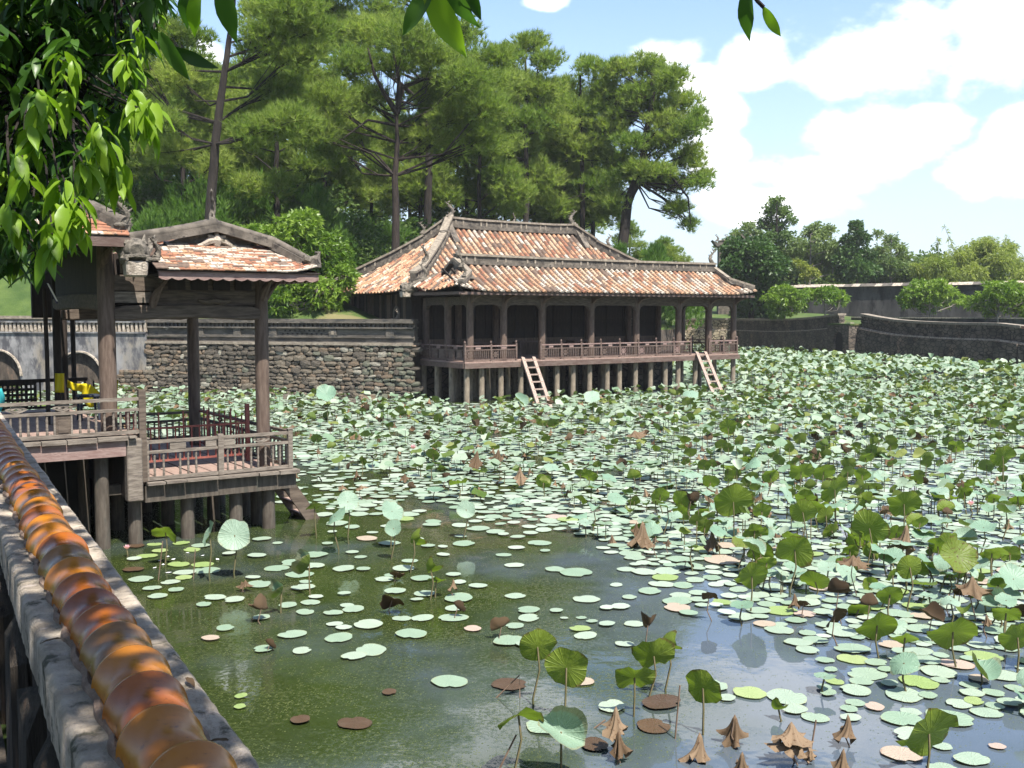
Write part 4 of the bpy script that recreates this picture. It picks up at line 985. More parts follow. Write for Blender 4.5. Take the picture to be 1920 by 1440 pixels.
# broken edge boards along the fronts
def edge_boards(x0, x1, z, mat='wood_grey'):
    x = x0
    while x < x1-0.05:
        w = min(rs.uniform(0.25, 0.6), x1-x); h = rs.uniform(0.025, 0.05)
        mb = MB(); mb.lo((x+0.006, -0.10-rs.uniform(0, 0.04), z-h-rs.uniform(0, 0.015)), (x+w-0.006, 0.06, z-0.001+rs.uniform(-.004, .006))); mb.build('edge_board', mat, bp_); x += w
edge_boards(XS+0.03, 0.12, LZ-0.01); edge_boards(XL, XS-0.1, UZ-0.01)
mb = MB(); mb.lo((XS+0.02, 0.0, LZ-0.30), (0.06, 0.16, LZ-0.06)); mb.build('floor_beam', 'pile_dark', bp_)
mb = MB(); mb.lo((0.0, 0.161, LZ-0.26), (0.12, DEP, LZ-0.06)); mb.build('floor_beam', 'pile_dark', bp_)
mb = MB(); mb.lo((XL, -0.06, UZ-0.29), (XS-0.24, 0.05, UZ-0.06)); mb.build('fascia', 'wood_pink', bp_)
mb = MB(); mb.lo((XS-0.23, -0.07, 0.66), (XS-0.02, 0.10, UZ-0.055)); mb.build('corner_post', 'wood_grey', bp_, bevel=0.015)
mb = MB(); mb.lo((XS-0.23, 0.101, 0.7), (XS-0.03, DEP, UZ-0.06)); mb.build('step_side', 'wood_dark', bp_)
mb = MB(); mb.lo((XS-0.55, 0.3, 0.72), (XS-0.231, 0.45, 0.86)); mb.build('floor_beam', 'pile_dark', bp_)
pm = MB().lathe((0, 0, 0), [(0.105, -1.4), (0.10, 0), (0.098, 1.56)], 12).mesh('pile', 'pile_dark', smooth=True)
pm2 = MB().lathe((0, 0, 0), [(0.105, -1.4), (0.10, 0), (0.098, 0.85)], 12).mesh('pile', 'pile_dark', smooth=True)
for y in (0.22, 1.4, 2.6, 3.8):
    for u in (192, 60, -60):
        link('pile', pm, bp_, Matrix.Translation((bx(u, 0.22, 0.5), y, 0)))
    for u in (253, 351, 442, 503):
        link('pile', pm2, bp_, Matrix.Translation((bx(u, 0.22, 0.5)+0.05*(y > 1), y, 0)))
link('pile', pm2, bp_, Matrix.Translation((bx(481, 0.65, 0.5), 0.65, 0)))
MB().lo((XL, 1.3, -1.2), (XS-0.6, 1.5, UZ-0.3)).build('under_deck_shade', 'black', bp_); MB().lo((XS-1.2, 3.9, -1.2), (-0.9, 4.1, LZ-0.1)).build('under_deck_shade', 'black', bp_)  # black sheets added where only shade lies under the decks
# columns
def col_at(x, y, z0, z1, r=0.1, name='column', mat=None):
    o = link(name, column_mesh(r, z0, z1, 14, 0.10), bp_, Matrix.Translation((x, y, 0)))
    if mat: o.data.materials[0] = M[mat]
    return o
xr = bx(492, 0.3, 2.2); xl = bx(203, 0.3, 2.2)
col_at(xr, 0.3, LZ, 3.92, 0.097); col_at(xl, 0.3, UZ, 4.3, 0.112)
col_at(xr, 3.6, LZ, 3.9, 0.097); None
xm = bx(116, 0.3, 2.2)
col_at(bx(108, 3.6, 2.4), 3.6, UZ, 4.2, 0.06, mat='wood_dark'); col_at(bx(121, 4.2, 2.4), 4.2, UZ, 4.2, 0.055, mat='wood_dark'); col_at(bx(138, 5.0, 2.4), 5.0, UZ, 4.2, 0.04, mat='wood_dark')  # rear posts in shade, with that shade put into their colour
col_at(-5.6, 0.3, UZ, 4.3, 0.112); col_at(-5.6, 3.6, UZ, 4.3, 0.112)
# bowed tie beam and plank frieze
def bow_beam(p, q, z, h, w, bow, mat='wood_h', name='tie_beam'):
    p = Vector(p); q = Vector(q); d = q-p; L = d.length; d.normalize(); nn = Vector((0, 0, 1)).cross(d); up = []; dn = []
    for i in range(15):
        t = i/14.0; b_ = bow*math.sin(math.pi*t); k = 1-0.35*max(0, (t-0.9)/0.1)**2-0.25*max(0, (0.06-t)/0.06)**2
        up.append((L*t, z+b_*0.6+h/2*k)); dn.append((L*t, z+b_-h/2*k))
    mb = MB(); mb.prism([p+d*x+Vector((0, 0, zz))-nn*(w/2) for x, zz in up+dn[::-1]], nn*w); return mb.build(name, mat, bp_, bevel=0.02)
bow_beam((xl+0.08, 0.3, 0), (xr-0.02, 0.3, 0), 3.27, 0.22, 0.17, 0.05)
bow_beam((xr, 0.36, 0), (xr, 3.55, 0), 3.30, 0.20, 0.15, 0.04)
bow_beam((xl, 0.36, 0), (xl, 3.55, 0), 3.45, 0.20, 0.15, 0.04)
bow_beam((xl+0.08, 3.6, 0), (xr-0.08, 3.6, 0), 3.25, 0.20, 0.15, 0.04)
MB().lo((xl-0.03, 0.42, 3.34), (xl+0.03, 3.5, 4.22)).build('side_frieze', 'wood_dark', bp_); bow_beam((xl, 0.38, 0), (xl, 3.5, 0), 3.42, 0.20, 0.16, 0.03)
mb = MB(); mb.lo((xl+0.1, 0.27, 3.43), (xl+0.62, 0.33, 3.585)); mb.build('frieze_plank', 'wood_grey', bp_)
mb = MB(); mb.lo((xl+0.1, 0.26, 3.60), (xl+0.66, 0.34, 3.82)); mb.build('frieze_plank', 'wood_h', bp_)
mb = MB(); mb.lo((xl+0.62, 0.285, 3.40), (xr, 0.33, 3.80)); mb.build('frieze', 'wood_h', bp_)
for k in range(5): MB().lo((xl+0.85+k*0.33, 0.262, 3.62), (xl+1.1+k*0.33, 0.284, 3.78)).build('frieze_panel', 'wood_dark', bp_)
MB().lo((xl+0.1, 0.40, 3.36), (xr, 0.44, 4.12)).build('frieze_back', 'wood_dark', bp_)
MB().lo((xl+0.68, 0.258, 3.55), (xr-0.1, 0.284, 3.6)).build('moulding', 'wood_h', bp_)
mb = MB(); mb.tube([(xl+1.28, 0.25, 3.47), (xl+1.40, 0.24, 3.44), (xl+1.52, 0.24, 3.47), (xl+1.64, 0.24, 3.44), (xl+1.76, 0.25, 3.47)], [0.02, 0.045, 0.05, 0.045, 0.02], 7); mb.build('carved_cloud', 'wood_h', bp_, smooth=True)
def brace(x, y, dx, dy, z0, z1):
    mb = MB(); pts = []; rad = []
    for i in range(7):
        t = i/6.0; pts.append((x+dx*(t**1.8), y+dy*(t**1.8), z0+(z1-z0)*t)); rad.append(0.045+0.02*math.sin(t*6.0))
    mb.tube(pts, rad, 7); mb.build('brace', 'wood_v', bp_, smooth=True)
brace(xl+0.62, 0.24, 0.22, -0.25, 3.36, 3.84); brace(xr, 0.25, 0.14, -0.3, 3.45, 3.9); brace(xl-0.05, 0.25, 0.18, -0.3, 3.9, 4.3)
brace(xr+0.05, 0.3, 0.4, 0.0, 3.45, 3.85)
# lower veranda roof: ridge runs away from us (along y), small gable faces us
EXL, EXR, EYF, EYB = bx(297, -0.5, 3.78), bx(594, -0.5, 3.78), -0.5, 4.3
EZB = 3.87; AX = (EXL+EXR)/2-0.12; AY = 0.25; AZ = 4.58
def fm(x, y): return Vector((x, y, 0))
# thin flat clay tiles laid in courses on the slopes
FT = []
for k in range(5):
    FT.append(MB().box((0, 0, 0), (0.17, 0.21, 0.016)).mesh('roof_tile', 'tile%d' % (0, 1, 2, 3, 2)[k]))
def flat_course(S, u0, u1, tmax, slen, tilt, parent, out, rs, du=0.155, dv=0.052):
    nv = int(slen/dv)
    for j in range(nv):
        t = (j+0.5)/nv; off = rs.uniform(0, du)
        u = u0-du+off
        while u < u1+du:
            uu = u
            lo_, hi_ = u0+tmax(t), u1-tmax(t)
            if lo_ < uu < hi_:
                p = S(uu, t); q = S(uu, t+0.02); d = (q-p).normalized(); e = (S(uu+0.02, t)-S(uu-0.02, t)).normalized(); nn = e.cross(d)
                if nn.z < 0: nn = -nn; e = -e
                Mx = basis(p+nn*(0.02+rs.uniform(-.004, .007)), e, d, nn) @ Matrix.Rotation(rs.uniform(-.035, .035), 4, 'Z') @ Matrix.Rotation(-0.10, 4, 'X')
                wv = mnoise.noise(Vector((uu*1.6, t*3.0, 1.7)))
                k = rs.choices(range(5), weights=(0.22, 0.22, max(0.08, 0.34+1.1*wv), 0.12, 0.12))[0]
                out.append((Mx, k))
            u += du
SL = math.hypot(AY-EYF, 4.22-EZB)
def S_gf(x, t): return Vector((x, EYF+(AY-EYF)*t, EZB+0.02+(4.24-EZB)*t+0.10*max(0, 1-(EXR-x)/0.5)**2*(1-t)))
def yh(y, t):
    a = EYF+(AY+0.06-EYF)*min(1.0, t/0.42); return a+(y-EYF)/(EYB-EYF)*(EYB-a)
def S_gr(y, t): return Vector((EXR-(EXR-AX)*t, yh(y, t), EZB+0.02+(AZ-0.1-EZB)*t))
def S_gl(y, t): return Vector((EXL-0.15+(AX-EXL+0.15)*t, yh(y, t), 4.0+(AZ-0.1-4.0)*t))
under(S_gf, EXL, EXR, 8, 2, bp_, th=0.04); under(S_gr, EYF, EYB, 6, 3, bp_, th=0.04); under(S_gl, EYF+0.6, EYB, 6, 3, bp_, th=0.04)
out = []; rs = random.Random(8)
flat_course(S_gf, EXL, EXR, lambda t: 0.02+0.30*t, SL, 0, bp_, out, rs)
for i, (Mx, k) in enumerate(out):
    if i < 300: link('roof_tile', FT[k], bp_, Mx)
rest = out[300:]
o2 = []
flat_course(S_gr, EYF, EYB, lambda t: 0.05, 1.4, 0, bp_, o2, rs, 0.2, 0.09); flat_course(S_gl, EYF+0.65, EYB, lambda t: 0.02, 1.2, 0, bp_, o2, rs, 0.2, 0.09)
mb = MB()
for Mx, k in rest+o2: xf(FT[k], Mx, mb, k)
# scalloped eave board
def scallop(p, q, z0, z1, parent, name='eave_board', mat='wood_pink', seg=0.17):
    p = Vector(p); q = Vector(q); d = q-p; L = d.length; d.normalize(); n_ = max(2, int(L/seg)); pts = [(0, z1), (L, z1)]
    for i in range(n_*4, -1, -1):
        t = i/(n_*4.0); pts.append((L*t, z0+0.03*abs(math.sin(t*n_*math.pi))*-1+0.03))
    nn = Vector((0, 0, 1)).cross(d); m_ = MB(); m_.prism([p+d*x+Vector((0, 0, z)) for x, z in pts], nn*0.03)
    return m_.build(name, mat, parent)
scallop((EXL, EYF-0.02, 0), (EXR, EYF-0.02, 0), EZB-0.135, EZB-0.015, bp_)
scallop((EXR+0.02, EYF-0.02, 0), (EXR+0.02, EYB, 0), EZB-0.135, EZB-0.015, bp_)
MB().lo((EXL-0.02, EYF-0.05, EZB-0.014), (EXR+0.03, EYF+0.03, EZB+0.006)).build('eave_strip', 'wood_dark', bp_)
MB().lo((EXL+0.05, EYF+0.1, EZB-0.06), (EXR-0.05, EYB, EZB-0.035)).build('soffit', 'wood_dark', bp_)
# gable wall with carved bat
GB = 4.22
mb = MB(); mb.prism([(EXL+0.18, AY, GB), (EXR-0.42, AY, GB), (AX, AY, AZ-0.02)], (0, 0.12, 0)); mb.build('gable', 'ridge', bp_)
MB().lo((EXL+0.1, AY-0.06, GB-0.05), (EXR-0.35, AY-0.002, GB+0.015)).build('gable_sill', 'ridge', bp_)
mb = MB(); z = GB+0.08
mb.tube([(AX+0.02, AY-0.05, GB+0.04), (AX+0.02, AY-0.06, GB+0.12), (AX+0.02, AY-0.04, GB+0.27)], [0.05, 0.075, 0.015], 8)
for s_ in (-1, 1):
    mb.tube([(AX+0.02, AY-0.05, GB+0.13), (AX+0.02+s_*0.12, AY-0.05, GB+0.11), (AX+0.02+s_*0.22, AY-0.05, GB+0.05), (AX+0.02+s_*0.28, AY-0.05, GB+0.04), (AX+0.02+s_*0.29, AY-0.05, GB+0.07)], [0.05, 0.055, 0.04, 0.03, 0.012], 7)
    mb.tube([(AX+0.02+s_*0.04, AY-0.05, GB+0.16), (AX+0.02+s_*0.13, AY-0.05, GB+0.19)], [0.04, 0.02], 6)
mb.build('gable_carving', 'slab', bp_, smooth=True)
# barge ridges
def barge(pts, r=0.075, name='barge_ridge'):
    m_ = MB(); P_ = [Vector(p) for p in pts]
    for i in range(len(P_)-1):
        m_.beam(P_[i]+Vector((0, 0, 0.02)), P_[i+1]+Vector((0, 0, 0.02)), 0.17, 0.10)
    m_.tube([p+Vector((0, 0, 0.09)) for p in P_], r, 10)
    return m_.build(name, ['ridge'], bp_, smooth=True)
barge([(AX, AY-0.05, AZ-0.08), (EXR-0.42, AY-0.12, GB+0.06), (EXR-0.06, EYF+0.10, EZB+0.10), (EXR+0.04, EYF+0.0, EZB+0.12)], 0.06)
barge([(AX, AY-0.05, AZ-0.08), (EXL+0.35, AY-0.08, GB+0.13), (EXL-0.33, AY-0.1, GB+0.0)], 0.07)
barge([(AX, AY, AZ-0.06), (AX, EYB, AZ-0.06)], 0.07, 'ridge')
dragon(bp_, (AX-0.03, AY-0.03, AZ+0.04), 1.2, 0.42, tall=1.35)
dragon(bp_, (EXR-0.08, EYB-0.5, EZB+0.28), 0.3, 0.36); dragon(bp_, (EXR-0.18, EYF+1.4, EZB+0.24), 0.3, 0.34, tall=0.7)
dragon(bp_, (EXL-0.16, AY+0.3, GB+0.2), 0.3, 0.36, tall=1.3); dragon(bp_, (EXL+0.35, 3.2, GB+0.42), 0.3, 0.36, tall=1.2)
dragon(bp_, (EXL+0.02, EYF+0.2, EZB+0.15), 0.8, 0.42, tall=0.9)
barge([(EXR-0.1, EYB-0.9, EZB+0.15), (EXR+0.05, EYB-0.4, EZB+0.2)], 0.05)
# cornice volutes at the roof corners
mb = MB()
for (x, y) in ((EXR-0.02, EYF+0.05), (EXR-0.14, 3.9)):
    mb.tube([(x-0.16, y, EZB+0.22), (x-0.05, y, EZB+0.19), (x+0.06, y, EZB+0.24), (x+0.08, y, EZB+0.31), (x+0.02, y, EZB+0.31)], [0.05, 0.06, 0.05, 0.035, 0.02], 7)
mb.build('corner_volute', 'carving', bp_, smooth=True)
gargoyle(bp_, (bx(262, -0.7, 4.05), -0.42, 4.02), -math.pi/2-0.1, 0.78)
# main hall roof, higher, at the far left
HXR = bx(243, -0.5, 4.2); HZ = 4.30
def S_mf(x, t): return Vector((x, EYF+3.0*t, HZ+0.02+2.0*t))
under(S_mf, XL, HXR, 8, 3, bp_, th=0.04, clip=lambda x: min(1, max(0.05, (HXR-x)/2.8+0.1)))
o3 = []
flat_course(S_mf, -4.9, HXR, lambda t: 0.03, 3.0, 0, bp_, o3, rs, 0.165, 0.07)
o3 = [(Mx, 1 if k == 2 and rs.random() < 0.8 else k) for Mx, k in o3 if (HXR-Mx.translation.x) > (Mx.translation.y-EYF)*0.9]
mb2 = MB()
for Mx, k in rest+o2+o3: xf(FT[k], Mx, mb2, k)
tag(mb2.build('roof_tiles', ['tile%d' % k for k in (0, 1, 2, 3, 2)], bp_), kind='stuff')
mb = MB(); mb.lo((XL, EYF-0.05, HZ-0.14), (HXR, EYF-0.02, HZ-0.006)); mb.lo((HXR-0.03, EYF-0.019, HZ-0.14), (HXR, 3.5, HZ-0.006)); mb.build('eave_board', 'wood_red', bp_)
barge([(HXR-0.05, EYF+0.05, HZ+0.1), (HXR-1.0, EYF+1.1, HZ+0.75), (HXR-2.0, EYF+2.2, HZ+1.45)], 0.08, 'hip_ridge')
dragon(bp_, (HXR-0.10, EYF+0.06, HZ+0.16), 0.4, 0.5, tall=0.9)
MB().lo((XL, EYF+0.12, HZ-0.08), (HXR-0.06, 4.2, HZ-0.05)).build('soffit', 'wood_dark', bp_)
MB().lo((HXR-0.02, -0.15, 3.83), (HXR+0.1, -0.05, 4.3)).build('hanging_board', 'wood_red', bp_)
MB().lo((xl-0.25, 4.3, UZ+1.6), (xl+0.5, 4.4, 4.2)).build('rear_frieze', 'wood_dark', bp_)
# railings
bal = turned_baluster(0.36); balR = MB().lo((-0.010, -0.010, 0), (0.010, 0.010, 0.40)).mesh('baluster', 'iron_red')
def rail_run(p, q, z, h, posts, bals, diam=(), mat='wood_grey', lowz=0.03, bm_=None, missing=()):
    p = Vector((p[0], p[1], z)); q = Vector((q[0], q[1], z)); d = q-p; L = d.length; d.normalize()
    Mr = basis(p, d, Vector((0, 0, 1)).cross(d), Vector((0, 0, 1)))
    for zz, hh, nm in ((h, 0.045, 'top_rail'), (h-0.145, 0.04, 'mid_rail'), (lowz, 0.05, 'bottom_rail')):
        mb = MB(); mb.beam(p+Vector((0, 0, zz)), q+Vector((0, 0, zz+rs.uniform(-.006, .006))), 0.055, hh); mb.build(nm, mat, bp_)
    for t in posts:
        mb = MB(); mb.lo((-0.035, -0.035, 0), (0.035, 0.035, h+0.05)); mb.lo((-0.045, -0.045, h+0.05), (0.045, 0.045, h+0.065)); o = mb.build('post', mat, bp_); o.matrix_basis = Mr @ Matrix.Translation((L*t, 0, 0))
    for t in bals: link('baluster', bm_ or bal, bp_, Mr @ Matrix.Translation((L*t, 0, lowz+0.02)) @ Matrix.Diagonal((1, 1, (h-0.17-lowz)/0.36, 1)))
    for t in diam:                        # pierced lozenge between the two upper rails
        c = L*t; zc = h-0.073; mb = MB()
        for s_ in (1.0, 0.5):
            pts = [(c-0.13*s_, zc), (c, zc+0.055*s_), (c+0.13*s_, zc), (c, zc-0.055*s_)]
            for k in range(4):
                a_, b_ = pts[k], pts[(k+1) % 4]; mb.beam(Mr @ Vector((a_[0], 0, a_[1])), Mr @ Vector((b_[0], 0, b_[1])), 0.02, 0.016, up=(0.3, 1, 0.01))
        mb.build('lozenge', mat, bp_)
    return Mr, L
Lr = -XS
xs_px = [290, 307, 338, 353, 368, 427, 441, 456, 471, 484, 498, 512, 525]
rail_run((XS+0.05, 0.03), (0.0, 0.03), LZ, 0.55, (0.0, 0.99), [], (0.78,))
for u in xs_px: link('baluster', bal, bp_, Matrix.Translation((bx(u, 0.03, LZ+0.2), 0.03, LZ+0.05)) @ Matrix.Diagonal((1, 1, 0.9, 1)))
xp = bx(413, 0.03, LZ+0.3); o = MB().lo((-0.04, -0.045, 0), (0.04, 0.035, 0.60)).build('post', 'wood_grey', bp_); o.location = (xp, 0.03, LZ)
for (a_, b_) in ((318, 348), (385, 405), (418, 440)):
    mb = MB(); x1_, x2_ = bx(a_, 0.03, LZ+0.48), bx(b_, 0.03, LZ+0.48); mb.lo((x1_, 0.01, LZ+0.43), (x2_, 0.05, LZ+0.525)); mb.build('rail_panel', 'wood_grey', bp_)
rail_run((0.0, 0.06), (0.0, DEP-0.1), LZ, 0.55, (1.0,), [0.04+0.034*k for k in range(28)], (0.2, 0.7), 'wood_h')
rail_run((XS+0.1, DEP-0.08), (-0.05, DEP-0.08), LZ, 0.50, (0.0,), [0.05+0.055*k for k in range(17)], (), 'wood_h')
# red iron barrier inside the lower deck
by = 1.15; b0, b1 = XS+0.1, bx(464, by, LZ+0.4)
mb = MB(); mb.lo((b0, by-0.015, LZ+0.60), (b1, by+0.015, LZ+0.63)); mb.lo((b0, by-0.015, LZ+0.10), (b1, by+0.015, LZ+0.13)); mb.build('barrier_rail', 'iron_red', bp_)
for k in range(15): link('barrier_bar', balR, bp_, Matrix.Translation((b0+0.08+(b1-b0-0.1)*k/14.0, by, LZ+0.12)) @ Matrix.Diagonal((1, 1, 1.2 if k % 3 else 1.85, 1)))
for x in (b0, b1): MB().lo((x-0.03, by-0.03, LZ), (x+0.03, by+0.03, LZ+0.92)).build('barrier_post', 'iron_red', bp_)
for k in range(9): link('barrier_bar', balR, bp_, Matrix.Translation((b1, by+0.25+0.27*k, LZ+0.02)) @ Matrix.Diagonal((1, 1, 1.75, 1)))
mb = MB(); mb.lo((b1-0.012, by+0.03, LZ+0.60), (b1+0.012, by+2.6, LZ+0.63)); mb.lo((b1-0.012, by+0.03, LZ+0.04), (b1+0.012, by+2.6, LZ+0.07)); mb.build('barrier_rail', 'iron_red', bp_)
# upper deck railing
rail_run((XL, 0.0), (XS-0.03, 0.0), UZ, 0.49, (0.0,), [], (), 'wood_grey')
MB().lo((XS-0.045, -0.04, LZ), (XS+0.05, 0.05, UZ+0.62)).build('post', 'wood_h', bp_)
for u in (20, 38, 53, 70, 88, 150, 166, 180, 196, 213, 226, 240, 254): link('baluster', bal, bp_, Matrix.Translation((bx(u, 0.0, UZ+0.2), 0.0, UZ+0.05)) @ Matrix.Diagonal((1, 1, 0.77, 1)))
x1_, x2_ = bx(104, 0, UZ+0.2), bx(132, 0, UZ+0.2)
MB().lo((x1_, -0.012, UZ+0.05), (x2_, 0.012, UZ+0.325)).lo((x1_+0.03, -0.022, UZ+0.08), (x2_-0.03, -0.0125, UZ+0.295)).build('panel', 'wood_h', bp_)
for x in (x1_-0.025, x2_+0.002): MB().lo((x, -0.02, UZ+0.05), (x+0.023, 0.02, UZ+0.326)).build('panel_stile', 'wood_grey', bp_)
for u in (30, 118):
    c = bx(u, 0, UZ+0.41); mb = MB(); zc = UZ+0.417
    for s_ in (1.0, 0.5):
        pts = [(c-0.13*s_, zc), (c, zc+0.05*s_), (c+0.13*s_, zc), (c, zc-0.05*s_)]
        for k in range(4): a_, b_ = pts[k], pts[(k+1) % 4]; mb.beam((a_[0], 0, a_[1]), (b_[0], 0, b_[1]), 0.02, 0.016, up=(0.3, 1, 0.01))
    mb.build('lozenge', 'wood_grey', bp_)
# dark back rail of the upper deck, with lattice
mb = MB(); yb = 4.3
mb.lo((XL, yb-0.03, UZ+0.50), (xl+0.6, yb+0.03, UZ+0.56)); mb.lo((XL, yb-0.02, UZ+0.05), (xl+0.6, yb+0.02, UZ+0.09)); mb.build('back_rail', 'wood_dark', bp_)
for k in range(30): MB().lo((XL+0.1+k*0.145, yb-0.012, UZ+0.09), (XL+0.125+k*0.145, yb+0.012, UZ+0.5)).build('back_baluster', 'wood_dark', bp_)
mb = MB(); xa = bx(30, yb, UZ+0.3)
for k in range(5): mb.lo((xa-0.28, yb-0.03, UZ+0.1+k*0.09), (xa+0.28, yb+0.03, UZ+0.14+k*0.09)); mb.lo((xa-0.28+k*0.14, yb-0.028, UZ+0.09), (xa-0.24+k*0.14, yb+0.028, UZ+0.5))
mb.build('back_lattice', 'wood_dark', bp_)
# short boarding steps
st = empty('boarding_steps', BM @ Vector((0.06, 0.75, 0)), ANG, 'short wooden boarding steps slanting into the water at the corner of the near pavilion', 'steps')
for y in (-0.28, 0.30): MB().beam((0.02, y, 0.66), (0.52, y, -0.08), 0.04, 0.20).build('stringer', 'wood_h', st)
for (x, z) in ((0.13, 0.50), (0.28, 0.27), (0.42, 0.06)): MB().lo((x-0.10, -0.259, z-0.02), (x+0.08, 0.279, z+0.02)).build('tread', 'floor', st)
# yellow cloth over a stool, thin pole with furled flag, teal cloth
def cloth(name, f, nu, nv, mat, th=0.004):
    V = [f(i/nu, j/nv) for i in range(nu+1) for j in range(nv+1)]
    F = [(i*(nv+1)+j, (i+1)*(nv+1)+j, (i+1)*(nv+1)+j+1, i*(nv+1)+j+1) for i in range(nu) for j in range(nv)]
    o = link(name, np_mesh(name, V, F, [M[mat]], smooth=True)); md = o.modifiers.new('thickness', 'SOLIDIFY'); md.thickness = th
    return o
YD = 17.2
def yc(s_, t):
    u = 126+s_*84; top = 712+10*s_+30*s_**2+4*math.sin(s_*9); bot = 726+30*s_+2*math.sin(s_*14)+ (22 if 0.35 < s_ < 0.62 else 4)*math.sin(math.pi*min(1, max(0, (s_-0.25)/0.45)))
    return P(u, top+(bot-top)*t, YD+0.06*math.sin(s_*17+t*2)+0.02*t)
o = cloth('yellow_cloth', yc, 28, 6, 'yellow'); tag(o, 'bright yellow cloth draped in a sag behind the front column of the near pavilion', 'cloth')
def yc2(s_, t): return P(103+s_*17, 700+t*36, YD-0.2+0.05*math.sin(s_*7+t))
tag(cloth('yellow_cloth', yc2, 6, 6, 'yellow'), 'narrow piece of yellow cloth hanging beside the dark posts of the near pavilion', 'cloth')
def yc3(s_, t): return P(208+s_*14-3*t, 716+t*38+4*math.sin(s_*5), YD+0.05*math.sin(s_*9+t*3))
tag(cloth('yellow_cloth', yc3, 6, 8, 'yellow'), 'end of yellow cloth showing just right of the front column of the near pavilion', 'cloth')
sp_ = P(166, 770, 16.3); sp_.z = UZ
stl = empty('stool', sp_, ANG, 'small dark blue stool standing on the upper deck under the yellow cloth', 'stool')
MB().lo((-0.16, -0.14, 0.36), (0.16, 0.14, 0.40)).build('seat', 'denim', stl, bevel=0.01)
for a_ in (-0.12, 0.12):
    for b_ in (-0.1, 0.1): MB().beam((a_*1.15, b_*1.15, 0), (a_, b_, 0.36), 0.035, 0.035, up=(0, 1, 0)).build('leg', 'denim', stl)
q = P(88, 700, 15.6); q.z = UZ
fp = empty('flagpole', q, 0, 'thin dark pole standing on the upper deck of the near pavilion at far left', 'pole')
MB().tube([(0, 0, 0), (0.01, 0, 1.0), (0.0, 0, 2.05)], 0.032, 8).build('pole', 'wood_dark', fp, smooth=True)
def fc(s_, t): return P(87+t*17+s_*7*(1-0.4*t), 530+t*36+s_*4, 15.55+0.04*math.sin(s_*6))
tag(cloth('furled_flag', fc, 5, 8, 'purple'), 'furled purple flag slanting from the top of the thin pole', 'flag')
def fc2(s_, t): return P(88+t*18+s_*3, 531+t*34, 15.5)
o = cloth('furled_flag_edge', fc2, 2, 6, 'white'); o.parent = bpy.data.objects['furled_flag']; o.name = 'white_edge'
def tcl(s_, t): return P(-18+s_*22+2*math.sin(t*5), 728+t*52, 13.6+0.05*math.sin(s_*5+t*4))
tag(cloth('teal_cloth', tcl, 6, 8, 'teal', 0.03), 'teal cloth over the railing cut off by the left edge of the photo', 'cloth')
# ------------------------------------------------------------------ trees
def unit(a): return a/np.maximum(1e-9, np.linalg.norm(a, axis=-1, keepdims=True))
def off_pond(x, y, m_=3.0):
    k = x/y
    while math.hypot(x-PC.x, y-PC.y) < rho_i(math.atan2(y-PC.y, x-PC.x))+m_: y += 1.0; x = k*y
    return x, y
def blades(C, A, n, length, width, spread, droop, g, tint, kind='needle', jit=0.25):
    """n blades at every point C with axis A; returns V, F, tint"""
    N = len(C)
    d = unit(A[:, None, :]+spread*g.normal(size=(N, n, 3)))
    ln = length*g.uniform(0.65, 1.15, size=(N, n, 1))
    b = C[:, None, :]+g.normal(size=(N, n, 3))*0.02
    s = unit(np.cross(d, g.normal(size=(N, n, 3))))*(width/2)
    t = np.repeat((tint[:, None]+g.normal(size=(N, n))*jit*0.4)[:, :, None], 3 if kind == 'needle' else 4, axis=2)
    dz = np.zeros_like(d); dz[..., 2] = -droop
    tip = b+d*ln+dz*ln
    if kind == 'needle':
        V = np.stack([b-s, b+s, tip], axis=2).reshape(-1, 3); F = np.arange(N*n*3).reshape(-1, 3)
    else:
        m_ = b+d*ln*0.45+dz*ln*0.2
        V = np.stack([b, m_-s, tip, m_+s], axis=2).reshape(-1, 3); F = np.arange(N*n*4).reshape(-1, 4)
    return V, F, np.clip(t.reshape(-1), 0, 1)
def clump_points(c, r, n, g, flat=0.7, shell=0.45, upper=0.3):
    d = unit(g.normal(size=(n, 3))); d[:, 2] = np.where(g.random(n) < upper, np.abs(d[:, 2]), d[:, 2])
    q = g.random(n)**shell
    lump = 1+0.22*np.sin(d[:, 0]*5+c[0])*np.cos(d[:, 1]*4+c[1])+0.12*np.sin(d[:, 2]*9+c[2])
    p = d*(q*lump)[:, None]*np.array([r, r, r*flat])
    return p+np.asarray(c), d
def crown_mesh(name, clumps, spec, mat, seed):
    g = np.random.default_rng(seed); Vs = []; Fs = []; Ts = []; o = 0
    for (c, r) in clumps:
        n = max(12, int(spec['dens']*r**2*spec.get('k', 1.0)))
        p, d = clump_points(c, r, n, g, spec['flat'], spec['shell'], spec['upper'])
        ax = unit(d*spec['out']+np.array([0, 0, spec['up']])+g.normal(size=d.shape)*0.25)
        t = np.clip(g.normal(0.5, 0.2)+g.normal(size=n)*0.14, 0, 1)
        V, F, T = blades(p, ax, spec['n'], spec['len'], spec['wid'], spec['spread'], spec['droop'], g, t, spec['kind'])
        Vs.append(V); Fs.append(F+o); Ts.append(T); o += len(V)
    return np_mesh(name, np.concatenate(Vs), np.concatenate(Fs), [M[mat]], tint=np.concatenate(Ts))
PINE = dict(dens=230, flat=0.62, shell=0.5, upper=0.45, out=0.65, up=0.75, n=13, len=0.36, wid=0.028, spread=0.50, droop=0.02, kind='needle')
PINE_FAR = dict(PINE, dens=120, n=11, len=0.44, wid=0.045)
YOUNG = dict(PINE, dens=190, n=12, out=0.5, up=1.1, flat=1.0, len=0.42, wid=0.035, spread=0.3)
BROAD = dict(dens=330, flat=0.85, shell=0.4, upper=0.3, out=0.8, up=0.25, n=3, len=0.34, wid=0.17, spread=0.55, droop=0.25, kind='leaf')
AIRY = dict(BROAD, dens=210, shell=0.6, len=0.36, wid=0.13)
